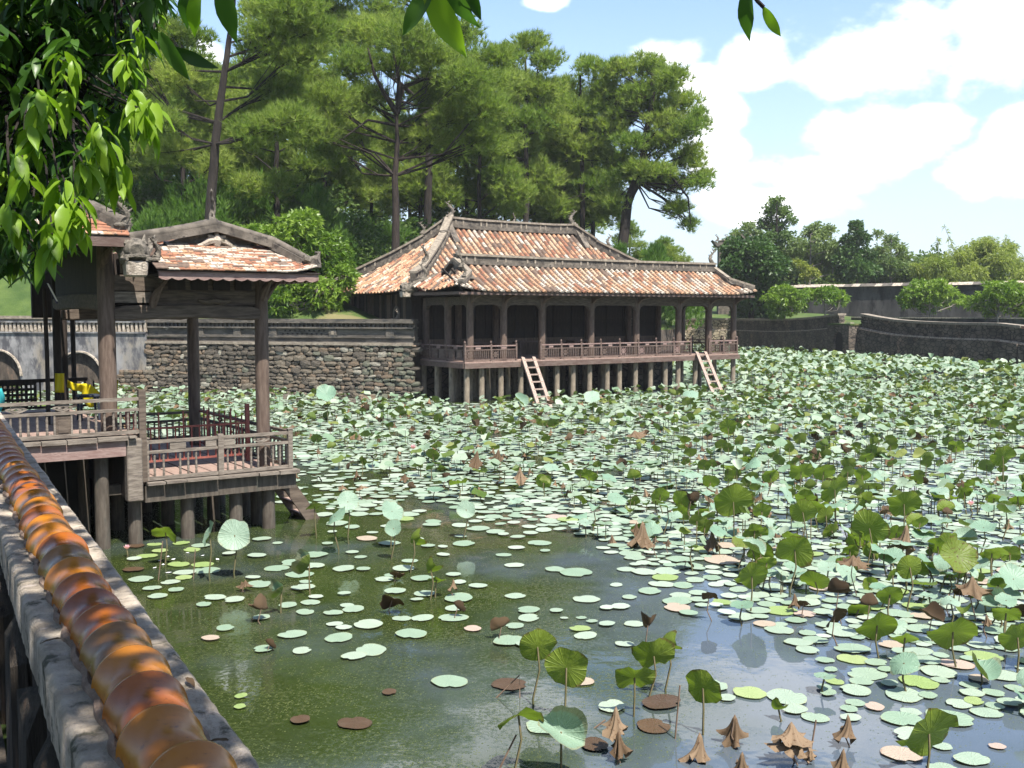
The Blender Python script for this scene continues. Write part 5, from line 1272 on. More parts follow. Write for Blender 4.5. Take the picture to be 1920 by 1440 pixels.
BAMB = dict(BROAD, dens=330, shell=0.7, len=0.42, wid=0.07, droop=0.5, spread=0.5, n=4)
FRAN = dict(dens=120, flat=0.8, shell=0.22, upper=0.5, out=0.9, up=0.45, n=11, len=0.30, wid=0.085, spread=0.75, droop=0.28, kind='leaf')
def tree(name, label, cat, group, trunk, rad, clumps, spec, mat, bark, seed, limbs=True, extra=None):
    """trunk: world points from the ground up; clumps: world (centre, radius)"""
    base = Vector(trunk[0]); root = empty(name, base, 0, label, cat, group); r_ = random.Random(seed)
    tp = [Vector(p)-base for p in trunk]; cl = [(Vector(c)-base, r) for c, r in clumps]
    tp[0] = tp[0]-Vector((0, 0, 0.5))
    mb = MB(); fine = []
    for i in range(len(tp)-1):
        for k in range(4): fine.append(tp[i].lerp(tp[i+1], k/4.0)+Vector((r_.uniform(-.06, .06), r_.uniform(-.06, .06), 0))*(0 if i+k == 0 else 1))
    fine.append(tp[-1])
    n = len(fine); rr = [rad*(1.25 if i == 0 else 1.0)*(1-0.72*i/(n-1)) for i in range(n)]
    mb.tube(fine, rr, 9)
    if extra:
        for pts, ra in extra: mb.tube([Vector(p)-base for p in pts], ra, 7)
    if limbs:
        for c, r in cl:
            hd = min(range(n), key=lambda i: abs(fine[i].z-(c.z-0.5*math.hypot(c.x-fine[i].x, c.y-fine[i].y)))+(0 if i > n*0.3 else 5))
            a = fine[hd]; L = (c-a).length
            if L < 0.4: continue
            m1 = a.lerp(c, 0.45)+Vector((r_.uniform(-.18, .18)*L, r_.uniform(-.18, .18)*L, r_.uniform(-.20, .10)*L))
            m2 = a.lerp(c, 0.8)+Vector((r_.uniform(-.08, .08)*L, r_.uniform(-.08, .08)*L, r_.uniform(-.02, .1)*L))
            rb = min(rr[hd]*0.45, 0.018+0.011*L)
            mb.tube([a, m1, m2, c], [rb, rb*0.7, rb*0.45, rb*0.2], 6)
            for k in range(5):
                e = c+Vector((r_.uniform(-1, 1), r_.uniform(-1, 1), r_.uniform(-.3, .7)))*r*0.8
                mb.tube([m2 if k % 2 else m1, (m2+e)/2+Vector((0, 0, r_.uniform(-.1, .1))), e], [rb*0.4, rb*0.25, rb*0.1], 4)
    mb.build('trunk', bark, root, smooth=True)
    link('crown', crown_mesh('crown', [(tuple(c), r) for c, r in cl], spec, mat, seed), root)
    return root
def px_clumps(lst, d, r_, jd=0.8):
    out = []
    for (u, v, rp) in lst:
        dd = d+r_.uniform(-1, 1)*jd*2.0; out.append((P(u, v, dd), rp*dd/F_PX*1.12))
        dd2 = d+r_.uniform(1.2, 2.8)*jd; out.append((P(u+r_.uniform(-.5, .5)*rp, v+r_.uniform(-.4, .5)*rp, dd2), rp*dd2/F_PX*0.9))
    return out
def px_tree(name, label, cat, group, tr, d, lst, spec, mat, bark, rad, seed, jd=0.8, extra=None, limbs=True):
    r_ = random.Random(seed); t = [P(u, v, d) for u, v in tr]
    t[0].z = min(t[0].z, gz(t[0].x, t[0].y))
    ex = [([P(u, v, d+dd) for u, v, dd in pts], ra) for pts, ra in extra] if extra else None
    return tree(name, label, cat, group, t, rad, px_clumps(lst, d, r_, jd), spec, mat, bark, seed, limbs, ex)
px_tree('pine_tree', 'tall thin pine with a bare dark leaning trunk behind the near pavilion', 'pine tree', 'pines behind the pond', [(385, 480), (398, 350), (414, 190), (430, 80), (442, -70)], 44,
        [(300, 60, 45), (250, 130, 45), (500, 70, 50), (550, 20, 55), (330, 150, 40), (560, 110, 45), (300, 230, 40), (520, 170, 45), (470, -60, 60), (380, -70, 60), (545, 230, 50), (480, 250, 45), (320, 290, 40), (590, 60, 45)], PINE, 'needle', 'bark', 0.25, 101, 0.7)
px_tree('pine_tree', 'large central pine with a straight trunk forking low under a broad crown', 'pine tree', 'pines behind the pond', [(740, 480), (742, 330), (745, 205)], 50,
        [(620, 190, 52), (660, 125, 52), (595, 250, 45), (700, 70, 50), (765, 75, 55), (825, 115, 52), (875, 155, 52), (910, 205, 45), (850, 225, 45), (660, 265, 35), (625, 290, 38), (800, 262, 38), (905, 262, 40), (745, 120, 35), (690, 185, 38), (820, 180, 42), (575, 150, 45), (930, 110, 35)], PINE, 'needle', 'bark_red', 0.24, 102, 0.9,
        [([(745, 215, 0), (722, 178, -.3), (702, 140, -.5), (690, 90, -.4)], [0.13, 0.11, 0.08, 0.04]), ([(745, 212, 0), (752, 165, 0.3), (790, 150, 0.5), (850, 140, 0.8)], [0.15, 0.13, 0.08, 0.04]),
         ([(745, 210, 0), (748, 150, 0.2), (738, 100, 0.4)], [0.13, 0.09, 0.05]), ([(744, 235, 0), (690, 225, -.4), (640, 262, -.8)], [0.08, 0.06, 0.03]), ([(744, 222, 0), (680, 190, 0.4), (630, 190, 0.8)], [0.09, 0.06, 0.03])])
px_tree('pine_tree', 'high crowned pine rising out of the picture behind the central pine', 'pine tree', 'pines behind the pond', [(800, 440), (805, 250), (790, 60), (780, -120)], 60,
        [(600, 20, 55), (680, -20, 60), (780, -30, 55), (840, -10, 40), (560, 85, 50), (720, 35, 50), (640, 65, 50), (870, 60, 35), (500, 30, 50), (860, 110, 40), (930, 160, 45), (620, -80, 60)], PINE_FAR, 'needle', 'bark', 0.26, 103)
px_tree('pine_tree', 'pine with a small domed top left of the pavilion ridge middle', 'pine tree', 'pines behind the pond', [(985, 450), (988, 300), (985, 110)], 64,
        [(992, 88, 34), (955, 112, 30), (1030, 115, 30), (960, 160, 42), (1020, 175, 40), (935, 205, 40), (990, 230, 42), (1045, 235, 36), (960, 290, 42), (1010, 330, 42), (925, 330, 45), (900, 270, 40)], PINE_FAR, 'needle', 'bark', 0.22, 104)
px_tree('pine_tree', 'grey green pine between the domed pine and the leaning right pine', 'pine tree', 'pines behind the pond', [(1095, 450), (1092, 300), (1088, 140)], 68,
        [(1060, 170, 36), (1108, 130, 28), (1080, 212, 42), (1140, 245, 40), (1090, 282, 42), (1060, 340, 42), (1120, 352, 42), (1155, 300, 36), (1080, 392, 38), (1040, 390, 36), (1140, 400, 34)], PINE_FAR, 'needle', 'bark', 0.22, 105)
px_tree('pine_tree', 'rightmost big pine with a dark leaning trunk and drooping right boughs', 'pine tree', 'pines behind the pond', [(1150, 460), (1178, 380), (1206, 300), (1222, 190), (1225, 140)], 66,
        [(1150, 135, 32), (1210, 125, 38), (1258, 148, 34), (1190, 182, 38), (1282, 195, 32), (1298, 240, 32), (1240, 232, 38), (1310, 215, 18), (1290, 308, 32), (1312, 345, 24), (1255, 352, 36), (1205, 322, 32), (1165, 222, 34), (1268, 395, 26), (1290, 425, 18), (1225, 280, 34), (1180, 270, 30), (1322, 330, 16), (1215, 205, 38), (1262, 262, 34), (1180, 330, 34), (1240, 325, 30), (1150, 385, 30), (1135, 180, 34), (1300, 285, 22), (1165, 130, 24), (1235, 165, 30)], PINE_FAR, 'needle', 'bark', 0.38, 106, 0.8,
        [([(1206, 300, 0), (1250, 320, -.6), (1290, 370, -.8), (1295, 420, -.8)], [0.15, 0.1, 0.06, 0.03]), ([(1178, 380, 0), (1200, 340, 1.2), (1240, 290, 1.6), (1290, 250, 1.5)], [0.2, 0.15, 0.09, 0.04])])
# generic pines filling the grove: four shapes, copied
def generic_pine(seed, label):
    r_ = random.Random(seed); H = r_.uniform(11.5, 13.5); cl = []
    lean = (r_.uniform(-.8, .8), r_.uniform(-.5, .5))
    t = [Vector((lean[0]*q, lean[1]*q, H*q)) for q in (0, 0.35, 0.7, 1.0)]
    for k in range(17):
        q = r_.uniform(0.34, 1.0); a = r_.uniform(0, 6.28); R_ = (1-q)*2.2+r_.uniform(0.4, 1.6)
        cl.append((Vector((lean[0]*q+R_*math.cos(a), lean[1]*q+R_*math.sin(a), H*q)), r_.uniform(1.0, 1.55)))
    return tree('pine_tree', label, 'pine tree', 'pines behind the pond', t, 0.2, cl, PINE_FAR, 'needle', 'bark', seed)
gp = [generic_pine(300+k, '') for k in range(4)]
spots = [(245, 58), (300, 66), (352, 55), (420, 62), (470, 70), (520, 57), (575, 66), (615, 60), (668, 72), (700, 80), (790, 63), (850, 74), (900, 62), (950, 78), (1030, 74), (200, 64), (140, 60), (60, 62), (265, 84), (390, 88), (500, 86), (610, 92), (830, 92), (720, 95), (930, 96), (1060, 90), (1180, 84), (1250, 88), (0, 70), (960, 70), (1000, 76), (1045, 70), (880, 68), (1110, 76), (1075, 84), (820, 80), (770, 76), (450, 74), (540, 80), (340, 78)]
rs = random.Random(77)
near_ = ['behind the near pavilion roof', 'left of the central pine trunk', 'just right of the central pine trunk', 'above the long pavilion roof', 'behind the dark foreground leaves at far left', 'deep behind the rightmost big pine']
def grove_place(u):
    return near_[4] if u < 230 else near_[0] if u < 480 else near_[1] if u < 735 else near_[2] if u < 860 else near_[3] if u < 1120 else near_[5]
for i, (u, d) in enumerate(spots):
    o = gp[i] if i < 4 else copy_tree(gp[i % 4])
    x, d = off_pond((u-CU)/F_PX*d, d); zb = gz(x, d); s_ = rs.uniform(0.85, 1.12)
    if u > 1130: zb = 2.3; s_ *= 0.62
    o.location = (x, d, zb-0.2); o.rotation_euler = (0, 0, rs.uniform(0, 6.28)); o.scale = (s_, s_, s_)
    o['label'] = ('back row' if d > 80 else 'middle row' if d > 65 else 'front row')+' grove pine '+grove_place(u)
# young bushy pines
def young(u, vb, d, h, r, seed, label):
    b = P(u, vb, d); b.z = min(gz(b.x, b.y), b.z); cl = []; r_ = random.Random(seed)
    for k in range(15):
        q = k/14.0; a = k*2.4; R_ = r*(1-q)*0.75; cl.append((b+Vector((R_*math.cos(a), R_*math.sin(a), h*(0.12+0.8*q))), r*(0.62-0.36*q)))
    tree('young_pine', label, 'pine tree', None, [b, b+Vector((0, 0, h*0.5)), b+Vector((0, 0, h*0.9))], 0.1, cl, YOUNG, 'needle_young', 'bark', seed, limbs=False)
young(1228, 520, 63, 4.4, 2.3, 401, 'bright bushy young pine with a pointed top behind the right part of the long roof')
young(1160, 500, 64, 3.6, 1.8, 402, 'smaller bushy young pine half hidden left of the bright pointed one')
young(600, 520, 52, 4.5, 1.8, 403, 'young pine beside the frangipani behind the rubble wall')
# understory shrubs of the grove: three shapes, copied
def shrub(seed, mat, spec, label):
    r_ = random.Random(seed); cl = [(Vector((r_.uniform(-1.3, 1.3), r_.uniform(-1, 1), r_.uniform(0.6, 2.6))), r_.uniform(0.7, 1.2)) for k in range(9)]
    return tree('shrub', label, 'shrub', 'undergrowth below the pines', [Vector((0, 0, 0)), Vector((0.1, 0, 1.2)), Vector((0, 0.1, 2.2))], 0.08, cl, spec, mat, 'bark', seed)
SB = dict(BROAD, dens=300, len=0.19, wid=0.10)
shr = [shrub(501, 'leaf_mid', SB, ''), shrub(502, 'leaf_mid', SB, ''), shrub(503, 'needle_young', dict(YOUNG, dens=120), '')]
kinds = ['dense small leaved shrub', 'open small leaved shrub', 'bright feathery shrub']
ss = [(230, 56, 1), (290, 60, 2), (340, 54, 2), (440, 58, 2), (480, 63, 2), (555, 60, 1), (640, 54, 0), (680, 58, 2), (705, 53, 0), (780, 56, 0), (820, 60, 0), (860, 64, 1), (160, 58, 2), (60, 56, 1), (930, 66, 1), (990, 70, 2), (1060, 66, 1), (20, 60, 0), (1130, 70, 1), (390, 66, 0), (530, 72, 1), (760, 72, 1), (610, 70, 2), (250, 75, 0), (460, 80, 0), (1100, 78, 0), (870, 80, 1), (330, 72, 1), (690, 84, 2), (1200, 72, 1), (1010, 84, 0), (570, 84, 0)]
used = set()
for i, (u, d, k) in enumerate(ss):
    o = shr[k] if k not in used else copy_tree(shr[k]); used.add(k)
    x = (u-CU)/F_PX*d; s_ = rs.uniform(1.0, 1.7)
    x, d = off_pond(x, d); o.location = (x, d, gz(x, d)-0.4 if u < 900 else 2.0); o.rotation_euler = (0, 0, rs.uniform(0, 6.28)); o.scale = (s_*1.15, s_*1.15, s_)
    o['label'] = kinds[k]+(' far back ' if d > 66 else ' in front ')+grove_place(u)
bk = [(1470, 104, 1, 'behind the tall airy tree'), (1500, 106, 0, 'right of the tall airy tree'), (1545, 104, 1, 'left of the dark conical tree'), (1580, 107, 0, 'touching the dark conical tree'), (1630, 105, 1, 'right of the dark conical tree'), (1665, 106, 1, 'under the light feathery tree'), (1700, 105, 1, 'between feathery tree and bamboo'), (1430, 106, 0, 'behind the dark fig tree'), (1740, 104, 1, 'at the left foot of the bamboo'), (1525, 112, 1, 'deep behind the yellow green shrub')]
for i, (u, d, k, w) in enumerate(bk):
    o = copy_tree(shr[k]); s_ = rs.uniform(1.7, 2.3); o.location = ((u-CU)/F_PX*d, d, 2.6); o.rotation_euler = (0, 0, rs.uniform(0, 6.28)); o.scale = (s_, s_, s_*rs.uniform(0.9, 1.25))
    o['label'] = kinds[k]+' beyond the black wall '+w; o['group'] = 'shrubs beyond the black wall'
# frangipani
px_tree('frangipani_tree', 'big rounded bright green frangipani between the two pavilions', 'tree', 'frangipani trees', [(612, 615), (600, 570), (585, 520), (570, 470)], 42.5,
        [(555, 438, 40), (605, 468, 40), (515, 454, 34), (640, 518, 26), (480, 440, 20), (600, 545, 30), (540, 520, 36), (572, 418, 28), (530, 565, 26), (630, 560, 18), (450, 438, 16), (650, 535, 14), (500, 545, 22), (605, 575, 16)], FRAN, 'leaf_frangi', 'bark_grey', 0.11, 601, 0.5)
px_tree('frangipani_tree', 'wide umbrella shaped frangipani in front of the tall black wall', 'tree', 'frangipani trees', [(1745, 605), (1742, 580), (1744, 555)], 74,
        [(1745, 548, 22), (1710, 556, 20), (1780, 556, 20), (1725, 538, 14), (1765, 536, 14), (1695, 568, 12), (1800, 568, 10), (1745, 570, 18)], FRAN, 'leaf_frangi', 'bark_grey', 0.10, 602, 0.5)
px_tree('frangipani_tree', 'two tiered frangipani at the right edge in front of the tall black wall', 'tree', 'frangipani trees', [(1870, 615), (1872, 585), (1874, 555)], 68,
        [(1875, 545, 20), (1905, 548, 20), (1850, 560, 16), (1825, 568, 14), (1890, 572, 20), (1930, 560, 24), (1855, 582, 14), (1860, 540, 14), (1920, 582, 16)], FRAN, 'leaf_frangi', 'bark_grey', 0.10, 603, 0.5)
px_tree('frangipani_tree', 'small spreading frangipani with a bare stem left of the water gate', 'tree', 'frangipani trees', [(1548, 592), (1546, 575), (1549, 560)], 76,
        [(1550, 553, 18), (1570, 556, 14), (1530, 556, 14), (1582, 563, 8), (1515, 550, 8)], FRAN, 'leaf_frangi', 'bark_grey', 0.07, 604, 0.4)
px_tree('frangipani_tree', 'rounded frangipani bush touching the dark fig tree beyond the pavilion end', 'tree', 'frangipani trees', [(1472, 598), (1472, 575), (1474, 555)], 75,
        [(1470, 552, 20), (1495, 558, 16), (1450, 560, 16), (1480, 575, 18), (1455, 578, 16), (1500, 574, 10)], dict(FRAN, up=0.1), 'leaf_frangi', 'bark_grey', 0.08, 605, 0.5)
# broadleaf trees beyond the wall
px_tree('fig_tree', 'dense dark rounded fig tree beside the right end of the long roof', 'tree', None, [(1410, 610), (1408, 560), (1405, 500)], 82,
        [(1385, 470, 26), (1420, 475, 28), (1445, 500, 26), (1400, 505, 28), (1430, 530, 26), (1455, 545, 20), (1410, 555, 28), (1375, 500, 20), (1440, 575, 18), (1395, 590, 22)], dict(BROAD, dens=340), 'leaf_dark', 'bark', 0.25, 701, 0.8)
px_tree('tall_tree', 'tall airy dark green tree standing highest on the far right skyline', 'tree', None, [(1452, 560), (1455, 480), (1456, 385)], 100,
        [(1456, 378, 13), (1440, 395, 12), (1470, 400, 14), (1430, 418, 12), (1460, 425, 18), (1485, 412, 9), (1440, 445, 16), (1475, 448, 16), (1455, 475, 20), (1420, 455, 10), (1480, 480, 16)], dict(BROAD, dens=190, shell=0.6), 'leaf_mid', 'bark', 0.16, 702, 0.8)
px_tree('broadleaf_tree', 'pale airy tree left of the tall far tree above the gate roof', 'tree', None, [(1395, 560), (1398, 500), (1400, 440)], 104,
        [(1400, 430, 14), (1380, 442, 12), (1420, 438, 12), (1365, 455, 10), (1400, 455, 18), (1350, 462, 9)], AIRY, 'leaf_airy', 'bark_grey', 0.12, 703)
px_tree('broadleaf_tree', 'pale mixed green tree right of the tall far tree', 'tree', None, [(1515, 560), (1520, 500), (1520, 440)], 98,
        [(1520, 438, 16), (1500, 460, 16), (1540, 448, 16), (1560, 470, 18), (1520, 480, 22), (1545, 500, 18), (1500, 500, 16), (1575, 495, 14), (1530, 425, 10), (1555, 432, 12)], AIRY, 'leaf_airy', 'bark_grey', 0.14, 704)
px_tree('broadleaf_tree', 'dark conical tree in the middle of the far right skyline', 'tree', None, [(1608, 560), (1608, 490), (1606, 430)], 96,
        [(1606, 425, 12), (1615, 445, 14), (1592, 450, 12), (1600, 475, 20), (1625, 480, 16), (1580, 490, 16), (1610, 505, 22), (1635, 510, 14), (1585, 515, 16)], dict(BROAD, dens=250), 'leaf_dark', 'bark', 0.16, 705)
px_tree('broadleaf_tree', 'light feathery tree between the dark conical tree and the bamboo', 'tree', None, [(1670, 560), (1672, 500), (1672, 450)], 100,
        [(1672, 452, 14), (1655, 470, 14), (1690, 468, 12), (1665, 495, 20), (1690, 500, 16), (1650, 505, 14), (1645, 440, 8), (1700, 485, 12)], AIRY, 'leaf_airy', 'bark_grey', 0.12, 706)
px_tree('shrub', 'small yellow green shrub glowing above the black wall below the tall tree', 'shrub', None, [(1508, 560), (1510, 530), (1510, 505)], 95,
        [(1505, 500, 10), (1520, 508, 10), (1495, 492, 7), (1530, 515, 8), (1510, 520, 9)], dict(AIRY, len=0.28), 'leaf_yellow', 'bark_grey', 0.05, 707)
bl = [(1760, 500, 24), (1800, 485, 26), (1840, 475, 26), (1875, 490, 26), (1730, 512, 18), (1780, 520, 24), (1820, 515, 26), (1865, 520, 24), (1905, 500, 22), (1920, 520, 20), (1715, 500, 9), (1855, 460, 16), (1890, 468, 14), (1745, 490, 12), (1950, 505, 24), (1990, 510, 24)]
bt = px_tree('bamboo_clump', 'wide feathery pale bamboo clump on the right skyline', 'bamboo', None, [(1830, 560), (1830, 510), (1832, 470)], 96, bl, BAMB, 'leaf_bamboo', 'bark_grey', 0.05, 708, 1.4)
mb = MB(); rs2 = random.Random(12); pts = []
for k in range(4):
    u0 = 1760+k*40; p0 = P(u0, 520, 96); u1 = u0+rs2.uniform(-40, 40); p1 = P((u0+u1)/2, 460, 96); p2 = P(u1, rs2.uniform(425, 455), 96); p3 = p2+Vector((rs2.uniform(-1.2, 1.2), 0, -0.5))
    b0 = bt.matrix_basis.translation
    mb.tube([p0-b0, p1-b0, p2-b0, p3-b0], [0.03, 0.025, 0.014, 0.006], 4)
    for q in range(7):
        pp = (p1.lerp(p2, q/6.0)-b0); pts.append(pp)
mb.build('culm', 'bark_grey', bt, smooth=True)
g = np.random.default_rng(4); C = np.array([tuple(p) for p in pts]); A_ = unit(g.normal(size=C.shape))
V, F, T = blades(C, A_, 7, 0.5, 0.07, 0.8, 0.5, g, np.full(len(C), 0.6), 'leaf')
link('sprays', np_mesh('sprays', V, F, [M['leaf_bamboo']], tint=T), bt)
# a distant wooded band behind everything on the right and left
g = np.random.default_rng(9); Vs = []; Fs = []; Ts = []; o_ = 0
for k in range(70):
    a = -0.75+1.5*k/69; d = 150+g.uniform(-10, 25); c = (math.tan(a)*d, d, 2.5+g.uniform(0, 3)); r = g.uniform(4, 7)
    p, dd = clump_points(c, r, 420, g, 0.8, 0.4, 0.5)
    V, F, T = blades(p, unit(dd+np.array([0, 0, .3])), 2, 0.9, 0.5, 0.5, 0.2, g, np.clip(g.normal(0.4, 0.2)+g.normal(size=420)*0.15, 0, 1), 'leaf')
    Vs.append(V); Fs.append(F+o_); Ts.append(T); o_ += len(V)
tag(link('distant_wood', np_mesh('distant_wood', np.concatenate(Vs), np.concatenate(Fs), [M['leaf_mid']], tint=np.concatenate(Ts))), 'far wood closing the horizon', 'wood', kind='stuff')
# weathered gate roof among the trees
gp0 = P(1374, 520, 92); gp0.z = 2.4
gr = empty('gate_tower', gp0, -0.1, 'weathered grey gate tower with an upswept tiled roof half hidden by the fig tree', 'gate')
MB().lo((-1.3, -0.8, 0), (1.3, 0.8, 6.3)).build('tower_body', 'ridge', gr)
MB().lo((-1.5, -1.0, 4.4), (1.5, 1.0, 4.6)).build('cornice', 'ridge', gr)
mb = MB(); prof = [(-1.9, 7.2), (-1.5, 6.95), (-0.8, 6.88), (0, 6.95), (0.8, 6.88), (1.5, 6.95), (1.9, 7.2), (1.5, 6.65), (0, 6.5), (-1.5, 6.65)]
mb.prism([(x, -0.9, z) for x, z in prof], (0, 1.8, 0)); mb.build('roof', 'parapet', gr)
ridge_bar(gr, [(-1.3, 0, 6.9), (0, 0, 7.05), (1.3, 0, 6.9)], 'ridge', 0.25)
for x in (-1.5, -0.7, 0.0, 0.7, 1.5): dragon(gr, (x, -0.4, 7.15), 0, 0.7)
# ------------------------------------------------------------------ lotus
def lotus_blade(seed, seg=22, rings=4, cup=0.12, wav=0.10, fold=0.0, droop=0.0):
    r_ = random.Random(seed); ph = [r_.uniform(0, 6.28) for _ in range(6)]; V = [(0, 0, -0.03)]; F = []
    nt = r_.uniform(0, 6.28)
    for i in range(1, rings+1):
        q = i/rings
        for k in range(seg):
            a = 2*math.pi*k/seg
            rim = 1+0.05*math.sin(3*a+ph[0])+0.035*math.sin(5*a+ph[1])+r_.uniform(-.025, .025)*(q > 0.9)
            da = abs((a-nt+math.pi) % (2*math.pi)-math.pi)
            rim *= 1-0.16*math.exp(-(da/0.22)**2)*(q**3)
            r = q*rim; x, y = r*math.cos(a), r*math.sin(a)
            z = cup*q**2+wav*q**2.2*math.sin(3*a+ph[2])+wav*0.6*q**3*math.sin(7*a+ph[3])+0.016*q*math.cos(k*math.pi)+fold*abs(x)*q-droop*max(0, y)**2
            if fold > 0.5: x *= 0.75
            V.append((x, y, z))
    for k in range(seg): F.append((0, 1+k, 1+(k+1) % seg))
    for i in range(rings-1):
        for k in range(seg):
            a, b = 1+i*seg+k, 1+i*seg+(k+1) % seg; c, d = b+seg, a+seg
            F.append((a, d, c)); F.append((a, c, b))
    return np.array(V), np.array(F)
def pad_disc(seed, seg=20):
    r_ = random.Random(seed); ph = r_.uniform(0, 6.28); V = [(0, 0, 0.0)]; F = []; nt = r_.uniform(0, 6.28)
    for i, q in enumerate((0.6, 1.0)):
        for k in range(seg):
            a = 2*math.pi*k/seg; da = abs((a-nt+math.pi) % (2*math.pi)-math.pi); rim = 1+0.06*math.sin(2*a+ph)+0.03*math.sin(5*a+ph*2)+r_.uniform(-.03, .03)
            rim *= 1-0.22*math.exp(-(da/0.16)**2)*q
            V.append((q*rim*math.cos(a), q*rim*math.sin(a), 0.01*math.sin(3*a+ph)*q+(0.05*max(0, math.sin(a+ph)-0.6) if q == 1 else 0)))
    for k in range(seg):
        F.append((0, 1+k, 1+(k+1) % seg)); a, b = 1+k, 1+(k+1) % seg; F.append((a, a+seg, b+seg)); F.append((a, b+seg, b))
    return np.array(V), np.array(F)
def withered(seed, seg=32, rings=8, H=1.45, spreadr=0.55):
    r_ = random.Random(seed); V = [(0, 0, 0.06)]; F = []; kf = r_.choice((6, 7, 8)); ph = r_.uniform(0, 6.28); lx, ly = r_.uniform(-.3, .3), r_.uniform(-.3, .3); p2 = r_.uniform(0, 6.28)
    cut = [r_.uniform(-.16, .16) for _ in range(seg)]
    for i in range(1, rings+1):
        q = i/rings
        for k in range(seg):
            a = 2*math.pi*k/seg
            rr = (0.07+spreadr*(0.45*q**0.7+0.55*q**3))*(1+0.40*q**0.8*math.sin(kf*a+ph+1.2*q)+0.12*math.sin(2*a+p2))
            V.append((rr*math.cos(a)+lx*q*q, rr*math.sin(a)+ly*q*q, -H*(q**0.9)*(1+0.20*math.sin(2*a+ph)*q)+cut[k]*q**4+0.10*q**4*math.cos(kf*a+ph)))
    for k in range(seg): F.append((0, 1+k, 1+(k+1) % seg))
    for i in range(rings-1):
        for k in range(seg):
            a, b = 1+i*seg+k, 1+i*seg+(k+1) % seg; F.append((a, a+seg, b+seg)); F.append((a, b+seg, b))
    return np.array(V), np.array(F)
LEAF = [lotus_blade(k, cup=(0.14, 0.05, -0.10, 0.2, 0.02, 0.1)[k], wav=(0.08, 0.12, 0.1, 0.14, 0.16, 0.06)[k]) for k in range(6)]
LEAF += [lotus_blade(10, fold=0.75, wav=0.06, cup=0.05), lotus_blade(11, fold=1.1, wav=0.1), lotus_blade(12, droop=0.5, wav=0.1, cup=0.0), lotus_blade(13, fold=-0.5, wav=0.1)]
LOW = [lotus_blade(k+40, seg=11, rings=2, cup=(0.14, 0.05, -0.1, 0.18, 0.0)[k], wav=0.13) for k in range(5)]+[lotus_blade(47, seg=11, rings=2, fold=0.8)]
PAD = [pad_disc(k) for k in range(6)]; PADL = [pad_disc(k+20, 11) for k in range(4)]
WIT = [withered(k) for k in range(4)]+[withered(9, H=0.95, spreadr=0.8), withered(10, H=0.6, spreadr=0.95)]; WITL = [withered(k+20, 9, 3) for k in range(3)]
def mk(tag_, VF, mats):
    out = {}
    for m_ in mats: out[m_] = [np_mesh(tag_, v, f, [M[m_]], smooth=True) for v, f in VF]
    return out
LM = mk('blade', LEAF, ('lotus', 'lotus_green', 'wither_dark')); PMS = mk('lily_pad', PAD, ('pad', 'pad_pink', 'pad_brown', 'pad_lime')); WM = mk('blade', WIT, ('wither', 'wither_dark'))
STK = [MB().tube([(0, 0, 0), (0.03*(k-1), 0.02, 0.4), (0.02*(1-k), -0.02, 0.75), (0, 0, 1.0)], [0.011, 0.010, 0.009, 0.008], 5).mesh('stalk', 'stalk', smooth=True) for k in range(3)]
STKD = MB().tube([(0, 0, 0), (0.05, 0.02, 0.35), (-0.03, -0.02, 0.7), (0, 0, 1.0)], [0.007, 0.007, 0.006, 0.005], 5).mesh('stalk', 'stalk', smooth=True); STKD.materials.clear(); STKD.materials.append(M['stalk_dry'])
def orient(n, spin):
    n = Vector(n).normalized(); q = Vector((0, 0, 1)).rotation_difference(n).to_matrix().to_4x4()
    return q @ Matrix.Rotation(spin, 4, 'Z')
def add_leaf(base, top, r, n, spin, var, mat, label, group=None, cat='lotus leaf', name='lotus_leaf', dry=False, wit=False):
    root = empty(name, base, 0, label, cat, group); off = Vector(top)-Vector(base)
    me = WM[mat][var % len(WM[mat])] if wit else LM[mat][var % len(LM[mat])]
    link('blade', me, root, Matrix.Translation(off) @ orient(n, spin) @ Matrix.Scale(r, 4))
    d = off+Vector((0, 0, 0.25)); Ms = Matrix.Translation((0, 0, -0.25)) @ Vector((0, 0, 1)).rotation_difference(d).to_matrix().to_4x4() @ Matrix.Diagonal((1, 1, d.length, 1))
    link('stalk', STKD if dry else STK[var % 3], root, Ms)
    return root
def add_pad(p, r, var, mat, label, group=None, rs=random):
    o = link('lily_pad', PMS[mat][var % len(PMS[mat])], None, Matrix.Translation((p[0], p[1], 0.012+rs.uniform(0, 0.012))) @ Matrix.Rotation(rs.uniform(0, 6.28), 4, 'Z') @ Matrix.Rotation(rs.uniform(-.025, .025), 4, 'X') @ Matrix.Diagonal((r, r*rs.uniform(0.88, 1.0), r, 1)))
    return tag(o, label, 'lotus pad', group)
rs = random.Random(51)
